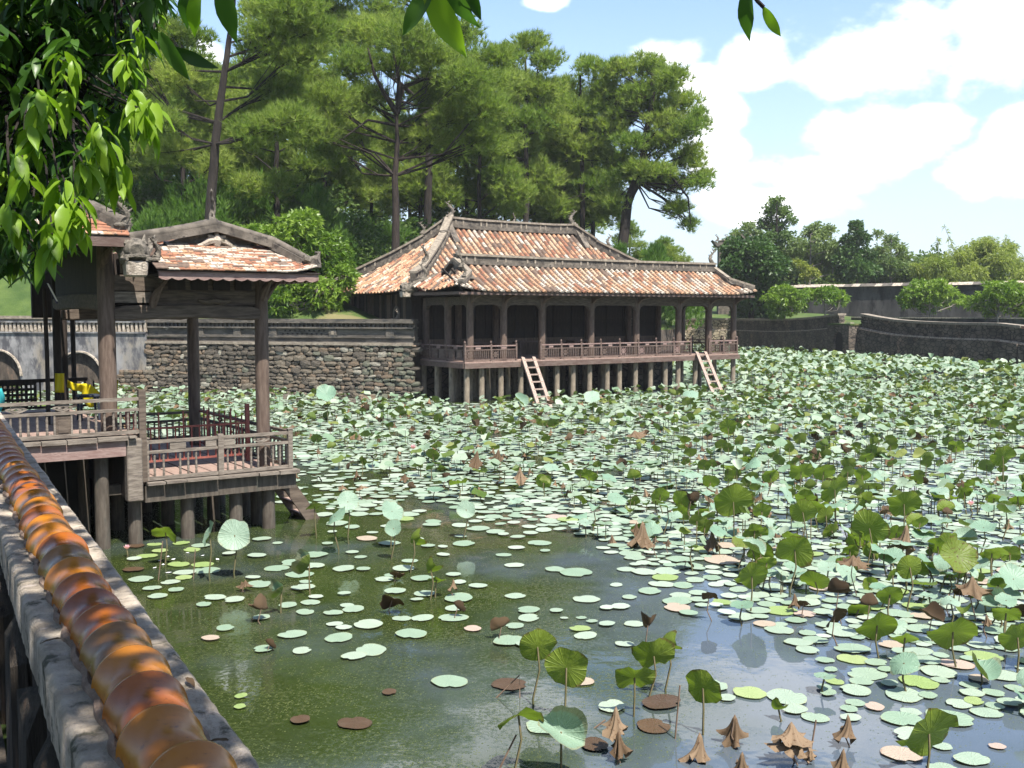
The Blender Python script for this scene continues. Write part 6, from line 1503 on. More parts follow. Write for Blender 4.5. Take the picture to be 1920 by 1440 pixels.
# --- leaves one can single out, read off the photograph: (u, v, base v, radius px, normal (to right, away, up), shape, material, label)
away = (0.1, 0.85, 0.45); facing = (0.05, -0.75, 0.6); side = (0.9, 0.1, 0.35)
HERO = [
 (1008, 1213, 1325, 37, (-.15, .9, .3), 0, 'lotus_green', 'green lotus leaf seen from below, left of a pair near the bottom centre'),
 (1062, 1252, 1352, 44, (0.1, .92, .25), 1, 'lotus_green', 'large round green lotus leaf with radiating veins, right of a pair near the bottom centre'),
 (1226, 1230, 1310, 42, (0.05, .8, .5), 3, 'lotus_green', 'cupped green lotus leaf at centre with a second leaf curling behind it'),
 (1252, 1208, 1300, 26, (0.8, .5, .25), 6, 'lotus_green', 'folded lotus leaf curling up behind the cupped leaf at bottom centre'),
 (1190, 1270, 1345, 40, (-.05, .75, .6), 4, 'lotus_green', 'browning green lotus leaf just left below the cupped leaf'),
 (1318, 1290, 1380, 40, (.55, .7, .3), 1, 'lotus_green', 'oval yellow green lotus leaf standing alone with brown lower edge'),
 (972, 1340, 1455, 46, (-.2, .45, .75), 9, 'lotus_green', 'draped green lotus leaf with pale top at the bottom centre edge'),
 (1052, 1372, 1452, 50, (.15, -.75, .5), 7, 'lotus', 'pale blue green folded lotus leaf with dry pink underside at the bottom edge'),
 (1645, 1172, 1235, 40, (0.0, .75, .6), 2, 'lotus_green', 'dark green umbrella like lotus leaf left of two at right'),
 (1697, 1195, 1240, 27, (.1, .5, .8), 2, 'lotus_green', 'small green lotus leaf between two larger umbrella like leaves'),
 (1787, 1184, 1255, 46, (0.05, .75, .6), 2, 'lotus_green', 'large dark green umbrella like lotus leaf right of the small one'),
 (1742, 1375, 1450, 62, (-.25, .8, .5), 4, 'lotus_green', 'big yellow green lotus leaf with curled pale rim at the lower right'),
 (1706, 1064, 1150, 25, (0, .95, .2), 0, 'lotus_green', 'bright green round lotus leaf facing forward left of the veined yellow one'),
 (1795, 1042, 1130, 36, (.1, -.8, .5), 3, 'lotus_green', 'yellowish brown cupped lotus leaf with strong veins at right'),
 (1908, 1195, 1265, 36, (.1, .8, .5), 1, 'lotus_green', 'green lotus leaf cut by the right edge at lower right'),
 (1695, 1243, 1300, 30, (-.3, -.4, .8), 8, 'lotus', 'wavy pale lotus leaf above the bright lower right pads'),
 (1460, 1330, 1352, 20, (.3, .5, .7), 6, 'lotus_green', 'tiny fresh folded lotus leaf with its mirror image at lower right'),
 (440, 1003, 1085, 31, (.05, -.9, .35), 0, 'lotus', 'pale round lotus leaf with ragged rim facing forward by the near pavilion'),
 (393, 1000, 1090, 27, (-.85, -.35, .3), 0, 'lotus', 'narrow pale lotus leaf seen nearly edge on by the near pavilion'),
 (310, 998, 1060, 26, (.2, .6, .7), 9, 'lotus_green', 'glossy folded green lotus leaf at the foot of the near pavilion piles'),
 (652, 940, 1020, 21, (.25, -.75, .5), 0, 'lotus', 'pale tilted lotus leaf top left of a group right of the near pavilion steps'),
 (628, 968, 1040, 25, (-.4, -.3, .7), 8, 'lotus', 'pale drooping lotus leaf lowest of the group right of the near pavilion steps'),
 (590, 950, 1010, 18, (-.3, .3, .8), 1, 'lotus', 'small pale green lotus leaf nearest the near pavilion steps'),
 (735, 958, 1030, 24, (.5, -.5, .6), 1, 'lotus', 'tilted lotus leaf with green underside right of the pale group'),
 (738, 990, 1050, 17, (-.2, -.8, .4), 0, 'lotus', 'grey silvery lotus leaf facing forward at left centre'),
 (874, 955, 1010, 18, (0, -.9, .35), 0, 'lotus', 'small round pale lotus leaf facing forward at centre'),
 (776, 1012, 1075, 23, (.7, .6, .2), 6, 'lotus_green', 'dark green half folded lotus leaf at left centre'),
 (808, 1068, 1125, 22, (.4, .6, .5), 6, 'lotus_green', 'dark browning lotus leaf low over the water at left centre'),
 (818, 1088, 1120, 19, (0, .4, .9), 1, 'lotus_green', 'yellow green lotus leaf floating low below the dark browning leaf'),
 (580, 1058, 1120, 26, (-.9, -.1, .35), 7, 'lotus', 'grey folded lotus leaf seen edge on above the clear water at left'),
 (528, 1110, 1150, 22, (-.8, -.3, .4), 7, 'lotus', 'pale sliver of a folded lotus leaf above a pad at lower left'),
 (1410, 1080, 1150, 34, (-.1, .7, .5), 4, 'lotus_green', 'green and brown lotus leaf with trailing edge at right centre'),
 (1490, 1030, 1120, 36, (.3, .8, .35), 9, 'lotus_green', 'spreading three lobed dark green lotus leaf group at right centre'),
 (1375, 940, 1010, 38, (-.05, .85, .4), 1, 'lotus_green', 'broad yellow green lotus leaf standing upright left of the right pond half'),
 (1505, 960, 1030, 26, (.2, .85, .4), 0, 'lotus_green', 'oval olive lotus leaf right of the broad upright one'),
 (1565, 918, 990, 30, (-.4, .7, .5), 1, 'lotus_green', 'olive lotus leaf tilted left in the middle of the right pond half'),
 (1630, 990, 1065, 36, (.5, .75, .3), 3, 'lotus_green', 'ragged yellowish lotus leaf in the right pond half'),
 (1695, 945, 1020, 32, (.1, .8, .5), 4, 'lotus_green', 'curled yellow brown lotus leaf right of the ragged one'),
 (1880, 855, 920, 24, (0, .8, .5), 1, 'lotus_green', 'bright yellow green lotus leaf near the right edge'),
 (1365, 800, 850, 18, (0, .8, .5), 1, 'lotus_green', 'olive lotus leaf standing up before the right ladder'),
 (1545, 884, 930, 22, (0, .75, .6), 2, 'lotus_green', 'green umbrella like lotus leaf above the sky reflection at right'),
 (1502, 884, 935, 24, (0, .75, .6), 4, 'lotus_green', 'dark lotus leaf left beside the green umbrella like one'),
 (1900, 1085, 1150, 32, (.1, -.5, .7), 3, 'lotus', 'grey green blurred lotus leaf at the right edge'),
 (1110, 745, 790, 16, (0, -.6, .7), 0, 'lotus', 'pale lotus leaf standing before the long pavilion piles'),
 (935, 748, 790, 12, (.2, .2, .9), 1, 'lotus', 'small pale lotus leaf standing alone left of the first ladder'),
 (975, 752, 800, 16, (.5, -.6, .5), 6, 'lotus', 'folded pale lotus leaf at the foot of the first ladder'),
 (612, 738, 790, 20, (0, -.7, .6), 3, 'lotus', 'big pale cupped lotus leaf before the middle of the rubble wall'),
 (1295, 738, 780, 16, (.1, -.4, .8), 8, 'lotus', 'pale drooping lotus leaf left of the right ladder foot'),
]
hero_px = []
for (u, v, vb, rp, n, var, mat, label) in HERO:
    b = G(u+rs.uniform(-6, 6), vb, 0); t = P(u, v, b.y); r = rp*b.y/F_PX
    add_leaf(b, t, r*0.98, n, rs.uniform(0, 6.28) if var < 6 else (0.3 if mat != 'lotus' else 1.2), var, mat, label); hero_px.append((b.x, b.y, r))
WH = [(1155, 1350, 1415, 27, 'tall brown tent of a withered lotus leaf, upper of a stacked pair at bottom'), (1160, 1392, 1430, 24, 'withered brown lotus leaf, lower of the stacked pair at the bottom'),
      (1378, 1368, 1400, 30, 'flared brown withered lotus leaf like a skirt near the bottom'), (1312, 1400, 1425, 28, 'low brown withered lotus leaf in a ring of shadow near the bottom'),
      (1484, 1380, 1430, 28, 'tallest of three withered lotus leaves huddled at lower right'), (1495, 1410, 1435, 30, 'broad withered lotus leaf in the middle of the huddled three'), (1520, 1410, 1430, 14, 'small withered lotus leaf rightmost of the huddled three'),
      (1590, 1362, 1400, 24, 'lone pleated withered lotus leaf right of the huddled three'), (1582, 1428, 1460, 26, 'withered lotus leaf cut by the bottom edge at lower right'), (1392, 1432, 1460, 24, 'withered lotus leaf cut by the bottom edge right of centre'),
      (1824, 1105, 1170, 26, 'tall leaning withered brown lotus leaf near the right edge'), (1600, 1062, 1120, 22, 'curled brown withered lotus leaf in the right pond half'), (1205, 1002, 1030, 26, 'large tan withered lotus leaf lying by bright pads at centre'),
      (1700, 1008, 1050, 26, 'dark brown withered cluster right of the ragged yellowish leaf'), (1335, 1010, 1040, 18, 'rusty withered lotus leaf left of the right pond half'), (850, 1095, 1120, 10, 'tiny rusty withered leaf at left centre'), (460, 1098, 1110, 11, 'rusty withered scrap on the water at lower left'),
      (1190, 760+60, 850, 14, 'brown withered lotus leaf in the pad field at centre'), (895, 860, 890, 16, 'pale tan withered lotus bloom in the pad field'), (935, 855, 885, 14, 'second pale tan withered bloom right of the first'), (975, 890, 915, 15, 'orange tan withered leaf among the centre pads')]
for i, (u, v, vb, rp, label) in enumerate(WH):
    b = G(u, vb, 0); t = P(u, v-rp*0.9, b.y); r = rp*b.y/F_PX
    add_leaf(b, t, r*1.25, (rs.uniform(-.15, .15), rs.uniform(-.15, .15), 1), rs.uniform(0, 6), i, 'wither' if i % 5 else 'wither', label, name='withered_lotus_leaf', cat='withered leaf', dry=True, wit=True)
DH = [(940, 1176, 1200, 20, 'dark curled dead lotus leaf above the green reflections at bottom centre'), (1215, 1172, 1225, 19, 'dark crumpled dead lotus leaf on a thin stalk above the cupped leaf'), (1330, 1116, 1165, 15, 'dark dead lotus leaf hanging above its reflection right of centre'),
      (1565, 1155, 1215, 24, 'large dark curled dead lotus leaf at right'), (1572, 1110, 1170, 24, 'flat dark dead lotus leaf behind the curled one at right'), (1630, 1135, 1200, 16, 'dark green drooping dead leaf right of the curled one'), (1507, 1130, 1160, 12, 'tan cup shaped dead leaf left of the flat dark one'),
      (735, 1125, 1150, 22, 'brown drooping dead leaf at left centre'), (858, 1140, 1160, 14, 'dark dead leaf tip above a pale pad at left centre'), (490, 1142, 1170, 20, 'dark folded dead leaf above a pad at lower left'), (745, 1075, 1090, 14, 'dark dead leaf half in the water at left centre'),
      (1800, 1165-60, 1160, 15, 'dark dead leaf among pads near the right edge'), (505, 1210, 1222, 12, 'dark dead leaf scrap floating at lower left'), (1295, 940, 985, 16, 'dark dead leaf left of the broad upright leaf')]
for i, (u, v, vb, rp, label) in enumerate(DH):
    b = G(u+rs.uniform(-5, 5), vb, 0); t = P(u, v, b.y); r = rp*b.y/F_PX
    add_leaf(b, t, r*1.05, (rs.uniform(-.5, .5), .5, .5), rs.uniform(0, 6), 6+i % 4, 'wither_dark', label, name='dead_lotus_leaf', cat='withered leaf', dry=True)
PH = [(1080, 1075, 33, 'pad', 'large bright pale pad alone at centre above the green water'), (1723, 1281, 38, 'pad_lime', 'largest lime coloured pad floating at lower right'), (1690, 1416, 38, 'pad_pink', 'pinkish ageing pad at the lower right bottom edge'), (1822, 1427, 33, 'pad', 'pale pad at the bottom edge near the right corner'),
      (1270, 1142, 27, 'pad_pink', 'pinkish white pad alone right of centre'), (645, 1068, 23, 'pad', 'pale pad beside a grey folded leaf at left'), (720, 1088, 18, 'pad', 'small pale pad at left centre near dark browning leaf'), (549, 1192, 27, 'pad', 'pale pad alone in the dark green water at lower left'), (625, 1151, 19, 'pad', 'small oval pale pad at lower left centre'),
      (850, 1160, 28, 'pad', 'pale pad with a lime tip under a dead leaf at left centre'), (403, 1122, 21, 'pad', 'pale pad right of the cluster by the near wall'), (382, 1136, 15, 'pad', 'small pale pad below the right pad by the near wall'), (590, 1042, 26, 'pad', 'pale pad behind the grey folded leaf at left'), (285, 1105, 17, 'pad', 'pale pad touching the near wall edge'),
      (320, 1093, 18, 'pad', 'pale pad top of the cluster by the near wall'), (330, 1108, 16, 'pad', 'pale pad in the middle of the cluster by the near wall'), (345, 1085, 18, 'pad_lime', 'lime pad right in the cluster by the near wall'), (296, 1120, 18, 'pad', 'pale pad lowest of the cluster by the near wall'), (490, 1160, 18, 'pad', 'pale pad under the dark folded leaf at lower left'), (540, 1136, 20, 'pad', 'pale pad under the pale sliver leaf at lower left'),
      (665, 1358, 34, 'pad_brown', 'round rusty sunken pad at the bottom left'), (563, 1353, 20, 'pad_brown', 'small rusty sunken pad left of the round one'), (452, 1308, 13, 'pad_lime', 'upper of two olive pads near the wall'), (450, 1328, 13, 'pad_lime', 'lower of two olive pads near the wall'), (955, 1285, 34, 'pad_brown', 'faint rusty sunken pad left of the pair of green leaves'), (1240, 1320, 40, 'pad_brown', 'rusty sunken pad in the shadow below the cupped leaf'), (1225, 1364, 34, 'pad_brown', 'rusty sunken pad below the browning green leaf'), (1115, 1400, 30, 'pad_brown', 'pinkish sunken pad beside the pale folded leaf'),
      (1640, 1328, 20, 'pad_pink', 'pinkish pad right of the tiny fresh leaf'), (1592, 1332, 18, 'pad', 'pale pad left beside the pinkish pad at lower right'), (1615, 1281, 22, 'pad', 'pale oval pad left of the largest lime pad'), (1565, 1280, 18, 'pad_lime', 'small lime pad left of the pale oval pad'), (1760, 1262, 36, 'pad', 'wide pale pad above the largest lime pad'), (1558, 1258, 14, 'pad', 'pale pad above the small lime pad'), (1545, 1292, 16, 'pad', 'pale pad below the small lime pad'), (1870, 1402, 16, 'pad_pink', 'pinkish pad near the lower right corner'),
      (1058, 1162, 8, 'pad', 'tiny pale pad left of a row of three at centre'), (1090, 1160, 10, 'pad', 'tiny pale pad middle of a row of three at centre'), (1110, 1168, 11, 'pad', 'tiny pale pad right of a row of three at centre'), (1355, 1052, 36, 'pad_pink', 'pale pinkish pad right of centre'), (730, 1300, 16, 'pad_brown', 'small brown pad under the wall reflection'), (1180, 1122, 15, 'pad', 'small pale pad below the centre pad group')]
occ = {}
def occ_add(x, y, r): occ.setdefault((int(x//1), int(y//1)), []).append((x, y, r))
def occ_hit(x, y, r, k):
    for i in (-1, 0, 1):
        for j in (-1, 0, 1):
            for (a, b, c) in occ.get((int(x//1)+i, int(y//1)+j), ()):
                if (a-x)**2+(b-y)**2 < (k*(c+r))**2: return True
    return False
for i, (u, v, rp, mat, label) in enumerate(PH):
    p = G(u, v, 0); r = rp*p.y/F_PX; add_pad(p, r, i, mat, label, rs=rs); occ_add(p.x, p.y, r)
# --- the field: densities by where the sight line of a spot falls, laid out on the water
BU = [-200, 0, 250, 540, 640, 800, 1000, 1200, 1400, 1600, 1920, 2300]; BVv = [770, 780, 815, 862, 905, 945, 985, 1045, 1120, 1195, 1310, 1420]
def sstep(a, b, x):
    t = min(1, max(0, (x-a)/(b-a))); return t*t*(3-2*t)
PMi = PM.inverted(); BMi = BM.inverted()
def allowed(x, y, m_=0.35):
    th = math.atan2(y-PC.y, x-PC.x)
    if math.hypot(x-PC.x, y-PC.y) > rho_i(th)-m_: return False
    q = PMi @ Vector((x, y, 0))
    if -0.4 < q.x < 14.6 and q.y > -0.35: return False
    q = BMi @ Vector((x, y, 0))
    if -7 < q.x < 0.45 and -0.3 < q.y < 5.3: return False
    if q.x < -1.5 and q.y < 0 and y > 6: return q.y > -6 and q.x > -3
    return True
g = np.random.default_rng(77)
raised = []; pads = []; wits = []
def sample(n, dmin, dmax):
    d = np.sqrt(g.uniform(dmin**2, dmax**2, n)); x = g.uniform(-0.56, 0.56, n)*d
    return x, d
for (n, d0, d1) in ((85000, 7.2, 30), (46000, 30, 52)):
    X, D = sample(n, d0, d1)
    for x, y in zip(X, D):
        u, v = pix((x, y, 0))
        s_ = np.interp(u, BU, BVv)-v
        cl_ = mnoise.noise(Vector((x*0.5, y*0.35, 2.0)))
        p = sstep(-40, 55, s_+cl_*70)*(0.9 if y < 36 else 0.5)*sstep(-0.62, -0.05, mnoise.noise(Vector((x*0.9, y*0.45, 6.0))))
        if s_ < 0:
            p = max(p, 0.02 if u < 1200 else (0.35*sstep(-250, -30, s_)*sstep(1150, 1500, u)*(cl_ > -0.25)))
        if g.random() > p or not allowed(x, y): continue
        r = 0.075+0.115*g.random()**1.3
        if occ_hit(x, y, r, 0.80): continue
        occ_add(x, y, r); pads.append((x, y, r))
for (n, d0, d1) in ((7500, 8, 30), (10500, 30, 46), (33000, 46, 90)):
    X, D = sample(n, d0, d1)
    for x, y in zip(X, D):
        u, v = pix((x, y, 0)); s_ = np.interp(u, BU, BVv)-v
        cl_ = mnoise.noise(Vector((x*0.4, y*0.3, 9.0)))
        if y > 46: p = 0.85
        elif y > 30: p = 0.30+0.35*sstep(900, 1400, u)+0.25*cl_
        else: p = (0.22+0.20*sstep(1000, 1400, u)+0.25*cl_)*sstep(-20, 60, s_)
        if s_ < 0: p = max(p, 0.06*sstep(-220, -20, s_)*sstep(1250, 1500, u))
        if g.random() > p or not allowed(x, y, 0.5): continue
        z = g.uniform(0.06, 0.42) if y < 30 else g.uniform(0.06, 0.34) if y < 46 else g.uniform(0.15, 0.8)
        if 560 < u < 1240 and y < 40: z *= 0.8
        if v > 1090 and z > .5: z *= 0.6
        raised.append((x, y, z, 0.085+0.09*g.random()**1.2 if y < 46 else g.uniform(0.12, 0.215)))
for (n, d0, d1, k) in ((1500, 9, 46, 0.55), (1500, 46, 85, 0.5)):
    X, D = sample(n, d0, d1)
    for x, y in zip(X, D):
        u, v = pix((x, y, 0)); s_ = np.interp(u, BU, BVv)-v
        p = k*sstep(-60, 40, s_)+0.05*(u > 1200)
        if g.random() < p and allowed(x, y, 0.5): wits.append((x, y, g.uniform(0.06, 0.30) if y < 46 else g.uniform(0.25, 0.7), g.uniform(0.07, 0.145)))
def where(u, v):
    if v > 1100: return ('by the near wall' if u < 500 else 'in green water lower left' if u < 900 else 'near bottom centre leaves' if u < 1300 else 'above the huddled withered leaves' if u < 1560 else 'lower right' if u < 1760 else 'lower right edge')
    if v > 960: return ('below the near pavilion' if u < 560 else 'right of the boarding steps' if u < 800 else 'front pads left centre' if u < 1040 else 'front pads centre' if u < 1290 else 'front right centre' if u < 1540 else 'front right' if u < 1740 else 'front right edge')
    if v > 860: return ('behind the near pavilion rail' if u < 560 else 'left centre below rubble wall' if u < 820 else 'mid pond below first ladder' if u < 1100 else 'mid pond below right ladder' if u < 1380 else 'mid pond right' if u < 1650 else 'mid pond right edge')
    if v > 780: return ('left, before the rubble wall' if u < 760 else 'just before first ladder' if u < 1120 else 'just before right ladder' if u < 1420 else 'far pond right' if u < 1680 else 'far pond right edge')
    return ('under the rubble wall' if u < 770 else 'along the long pavilion piles' if u < 1400 else 'far pond below the water gate')
where0 = where
def where(u, v):
    lo = max(q for q in (0, 780, 860, 960, 1100) if v > q); hi = min(q for q in (780, 860, 960, 1100, 1480) if v <= q) if v <= 1480 else 1600
    t = (v-lo)/(hi-lo) if lo else (v-640)/140.0
    return ('back, ' if t < 0.33 else 'front, ' if t > 0.66 else '')+where0(u, v)
def sz(r): return 'small' if r < 0.15 else 'large' if r > 0.19 else 'middling'
def nrm_rand(u, y):
    k = g.random()
    if y > 46: n = (g.normal()*0.35, g.normal()*0.35-0.1, 0.9); return n
    pr = (0.30 if y < 24 else 0.13) if u > 1250 else 0.08
    if k < pr: return (g.normal()*0.35, g.uniform(0.5, 1.0), g.uniform(0.25, 0.8))
    if k < pr+0.22: return (g.normal()*0.4, -g.uniform(0.1, 0.5), 0.8)
    return (g.normal()*0.18, g.normal()*0.18, 1.0)
def rots(N):                              # rotation matrices taking z to the normals, with random spin
    N = unit(np.asarray(N)); sp_ = g.uniform(0, 2*np.pi, len(N)); a = unit(np.cross(np.array([0.3, 0.9, 0.1]), N)); b = np.cross(N, a)
    c, s = np.cos(sp_)[:, None], np.sin(sp_)[:, None]; x = a*c+b*s; y = np.cross(N, x)
    return np.stack([x, y, N], axis=2)
def stamp(VFs, items, norms, tints):      # many small blades merged into one mesh
    Vs = []; Fs = []; Ts = []; o = 0; items = np.asarray(items); Rm = rots(norms); var = g.integers(0, len(VFs), len(items))
    for k, (v, f) in enumerate(VFs):
        ii = np.where(var == k)[0]
        if not len(ii): continue
        V = np.einsum('nij,vj->nvi', Rm[ii], v)*items[ii, 3][:, None, None]+items[ii, :3][:, None, :]
        F = (f[None]+(np.arange(len(ii))*len(v))[:, None, None]+o).reshape(-1, 3)
        Vs.append(V.reshape(-1, 3)); Fs.append(F); Ts.append(np.repeat(tints[ii], len(v))); o += len(ii)*len(v)
    return np.concatenate(Vs), np.concatenate(Fs), np.concatenate(Ts)
# pads
pads.sort(key=lambda a: -a[2]/a[1]**1.5)
npd = 300-len(PH)-9
for i, (x, y, r) in enumerate(pads[:npd]):
    u, v = pix((x, y, 0)); mt = rs.choices(('pad', 'pad_pink', 'pad_lime'), (10, 1.2, 1.2))[0]
    w = where(u, v); add_pad((x, y), r, rs.randrange(6), mt, sz(r)+{'pad': ' pale green pad', 'pad_pink': ' pinkish ageing pad', 'pad_lime': ' lime green pad'}[mt]+' floating flat, '+w, 'floating pads '+w, rs)
rest = pads[npd:]
it = [(x, y, 0.012+g.uniform(0, 0.02), r) for x, y, r in rest]
V, F, T = stamp(PADL, it, [(g.normal()*0.02, g.normal()*0.02, 1) for _ in it], g.random(len(it)))
tag(link('lily_pads', np_mesh('lily_pads', V, F, [M['pad_t']], tint=T, smooth=True)), 'carpet of small pale floating pads across the pond', 'lotus pads', kind='stuff')
# raised leaves
raised.sort(key=lambda a: -a[3]/a[1])
nld = 300-len(HERO)
def stalks(items):
    C = np.array([(x, y, -0.1) for x, y, z, r in items]); Tp = np.array([(x, y, z) for x, y, z, r in items]); n = len(C); s = 0.010
    o_ = np.array([[s, 0, 0], [-s*0.5, s*0.87, 0], [-s*0.5, -s*0.87, 0]]); V = np.concatenate([C[:, None]+o_, Tp[:, None]+o_*0.8], axis=1).reshape(-1, 3)
    f = np.array([[0, 1, 4, 3], [1, 2, 5, 4], [2, 0, 3, 5]]); F = (f[None]+(np.arange(n)*6)[:, None, None]).reshape(-1, 4)
    return V, F
for i, (x, y, z, r) in enumerate(raised[:nld]):
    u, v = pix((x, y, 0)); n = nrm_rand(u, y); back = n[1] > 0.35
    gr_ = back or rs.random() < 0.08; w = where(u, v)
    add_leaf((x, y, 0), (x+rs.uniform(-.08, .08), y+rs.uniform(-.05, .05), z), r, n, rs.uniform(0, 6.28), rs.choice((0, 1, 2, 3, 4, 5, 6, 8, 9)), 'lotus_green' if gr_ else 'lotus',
             ('green leaf tilted away on its stalk ' if back else 'level green raised leaf ' if gr_ else 'pale raised lotus leaf ')+(('standing tall, ' if z > 0.3 else 'low, '))+w, 'raised lotus leaves '+w)
rest = raised[nld:]
nn = [nrm_rand(pix((x, y, 0))[0], y) for x, y, z, r in rest]
isg = np.array([(q[1] > 0.35 and g.random() < 0.8) or g.random() < (0.15 if a_[1] > 46 else 0.14) for q, a_ in zip(nn, rest)])
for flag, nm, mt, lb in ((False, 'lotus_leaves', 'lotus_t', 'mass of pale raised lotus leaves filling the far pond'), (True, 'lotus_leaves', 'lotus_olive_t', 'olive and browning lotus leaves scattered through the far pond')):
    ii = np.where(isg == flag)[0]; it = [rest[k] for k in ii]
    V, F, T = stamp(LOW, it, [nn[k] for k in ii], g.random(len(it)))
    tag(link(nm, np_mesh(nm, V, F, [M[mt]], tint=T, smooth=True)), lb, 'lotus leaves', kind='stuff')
V, F = stalks([a for a in rest if a[1] < 48])
tag(link('lotus_stalks', np_mesh('lotus_stalks', V, F, [M['stalk']])), 'thin dark lotus stalks standing in the water', 'lotus stalks', kind='stuff')
# withered ones
wits.sort(key=lambda a: -a[3]/a[1])
nw_ = 180
for i, (x, y, z, r) in enumerate(wits[:nw_]):
    u, v = pix((x, y, 0)); w = where(u, v); dk = rs.random() < 0.45
    if dk: add_leaf((x, y, 0), (x, y, z), r*1.0, (rs.uniform(-.6, .6), rs.uniform(-.3, .7), .5), rs.uniform(0, 6), rs.choice((6, 7, 9)), 'wither_dark', 'dark curled dead lotus leaf '+w, 'dead lotus leaves '+w, name='dead_lotus_leaf', cat='withered leaf', dry=True)
    else: add_leaf((x, y, 0), (x, y, z+0.03), r*0.8, (rs.uniform(-.3, .3), rs.uniform(-.3, .3), 1), rs.uniform(0, 6), rs.randrange(6), 'wither', 'brown drooping withered lotus leaf '+w, 'withered lotus leaves '+w, name='withered_lotus_leaf', cat='withered leaf', dry=True, wit=True)
it = wits[nw_:]
V, F, T = stamp(WITL+[LOW[5]], it, [(g.normal()*0.4, g.normal()*0.4, 1) for _ in it], g.random(len(it)))
tag(link('withered_leaves', np_mesh('withered_leaves', V, F, [M['wither_t']], tint=T, smooth=True)), 'brown withered leaves scattered through the far lotus field', 'withered leaves', kind='stuff')
# pink lotus blooms and pale petals on the water
def bloom(u, v, vb, rp, label):
    b = G(u, vb, 0); t = P(u, v, b.y); r = rp*b.y/F_PX; root = empty('lotus_flower', b, 0, label, 'lotus flower'); off = t-b
    mb = MB(); me = []
    for ring, (nq, tilt) in enumerate(((5, 0.35), (7, 0.8))):
        for k in range(nq):
            a = 2*math.pi*(k+ring*0.5)/nq; ca, sa = math.cos(a), math.sin(a); pts = []
            for (q, w_) in ((0, .12), (.5, .34), (1, .02)):
                rad = q*math.sin(tilt)*1.1+0.05; z = q*math.cos(tilt)*1.2
                for s_ in (-1, 1): pts.append((r*(rad*ca-s_*w_*sa), r*(rad*sa+s_*w_*ca), r*z))
            m_ = MB(); m_.add(pts, [(0, 1, 3, 2), (2, 3, 5, 4)]); o = m_.build('petal', 'petal', root, smooth=True); o.location = off
    d = off+Vector((0, 0, 0.2)); link('stalk', STK[0], root, Matrix.Translation((0, 0, -0.2)) @ Vector((0, 0, 1)).rotation_difference(d).to_matrix().to_4x4() @ Matrix.Diagonal((1, 1, d.length, 1)))
bloom(1820, 948, 985, 9, 'pink lotus flower in the right pond half'); bloom(775, 842, 860, 8, 'pink lotus flower in the pad field before the rubble wall'); bloom(1795, 650, 690, 7, 'small pink lotus bud under the far wall'); bloom(238, 1030, 1045, 8, 'pink fallen lotus bloom beside the near pavilion piles')
pt = MB().add([(-.5, 0, 0.02), (0, -.25, 0), (.5, 0, 0.03), (0, .25, 0.0)], [(0, 1, 2, 3)]).mesh('petal', 'white')
for (u, v) in ((315, 1045), (325, 1050), (300, 1052), (268, 1085), (316, 1075), (380, 1043), (352, 1038), (408, 1050), (306, 1060), (290, 1066)):
    p = G(u, v, 0); o = link('fallen_petal', pt, None, Matrix.Translation((p.x, p.y, 0.012)) @ Matrix.Rotation(rs.uniform(0, 6), 4, 'Z') @ Matrix.Scale(rs.uniform(0.05, 0.11), 4))
    tag(o, 'white fallen petal floating beside the near pavilion piles', 'petal', 'white petals beside the near pavilion')
# thin olive pads in the dark water by the near wall
for (u, v) in ((255, 1025), (290, 1022), (340, 1020), (275, 1045), (360, 1032), (300, 1035), (335, 1060), (380, 1060), (250, 1070)):
    p = G(u, v, 0); add_pad(p, 0.10+rs.uniform(0, .06), rs.randrange(6), rs.choice(('pad_lime', 'pad_lime', 'pad_brown')), 'small olive pad in the dark water at the foot of the near pavilion', 'olive pads beside the near pavilion', rs)
# bent dry stalks
def bent(pts, d0, label):
    b = G(pts[0][0], pts[0][1], 0); root = empty('dry_stalk', b, 0, label, 'stalk'); w = [Vector((0, 0, -0.05))]+[P(u, v, b.y)-b for u, v in pts[1:]]
    MB().tube(w, 0.007, 5).build('stalk', 'stalk_dry', root, smooth=True)
bent([(920, 1308), (974, 1266), (975, 1320)], 0, 'bent pale dry stalk left of the pair of green leaves'); bent([(930, 1442), (968, 1378)], 0, 'leaning pale dry stalk at the bottom edge left of centre'); bent([(1100, 1365), (1135, 1350)], 0, 'short pinkish dry stalk lying at bottom centre')
bent([(296, 1088), (305, 1015)], 0, 'pale dry stalk beside the folded glossy leaf near the near pavilion'); bent([(362, 1085), (366, 1030)], 0, 'second pale dry stalk right of the first near the near pavilion'); bent([(1265, 1385), (1275, 1285)], 0, 'thin dark bare stalk left of the oval leaf'); bent([(1520, 1400), (1530, 1350)], 0, 'stalk with a dry seed head at lower right')
# ------------------------------------------------------------------ the near tree whose leaves hang into the picture
def near_leaf(seed, L=1.0, W=0.30, bend=0.35):
    r_ = random.Random(seed); n = 7; V = []; F = []
    for i in range(n+1):
        t = i/n; w = W*0.5*math.sin(math.pi*min(1, t*0.93+0.04))**0.75*(1-0.55*t**3)+0.004
        if i == n: w = 0.004
        z = -bend*t*t; x = t*(1-0.12*bend*t); wv = 0.02*math.sin(t*11+seed)
        V += [(x, -w, z+0.05*w/W+wv), (x, 0, z-0.03), (x, w, z+0.05*w/W-wv)]
    for i in range(n):
        a = i*3; F += [(a, a+3, a+4, a+1), (a+1, a+4, a+5, a+2)]
    return np.array(V), np.array(F)
NL = [near_leaf(k, 1.0, 0.33+0.03*(k % 3), 0.2+0.18*(k % 4)) for k in range(6)]
NLM = {m_: [np_mesh('leaf', v, f[:, ::-1], [M[m_]], smooth=True) for v, f in NL] for m_ in ('leaf_near', 'leaf_fresh')}
rs = random.Random(90); g = np.random.default_rng(90)
TB = Vector((-4.7, 4.2, 1.7))
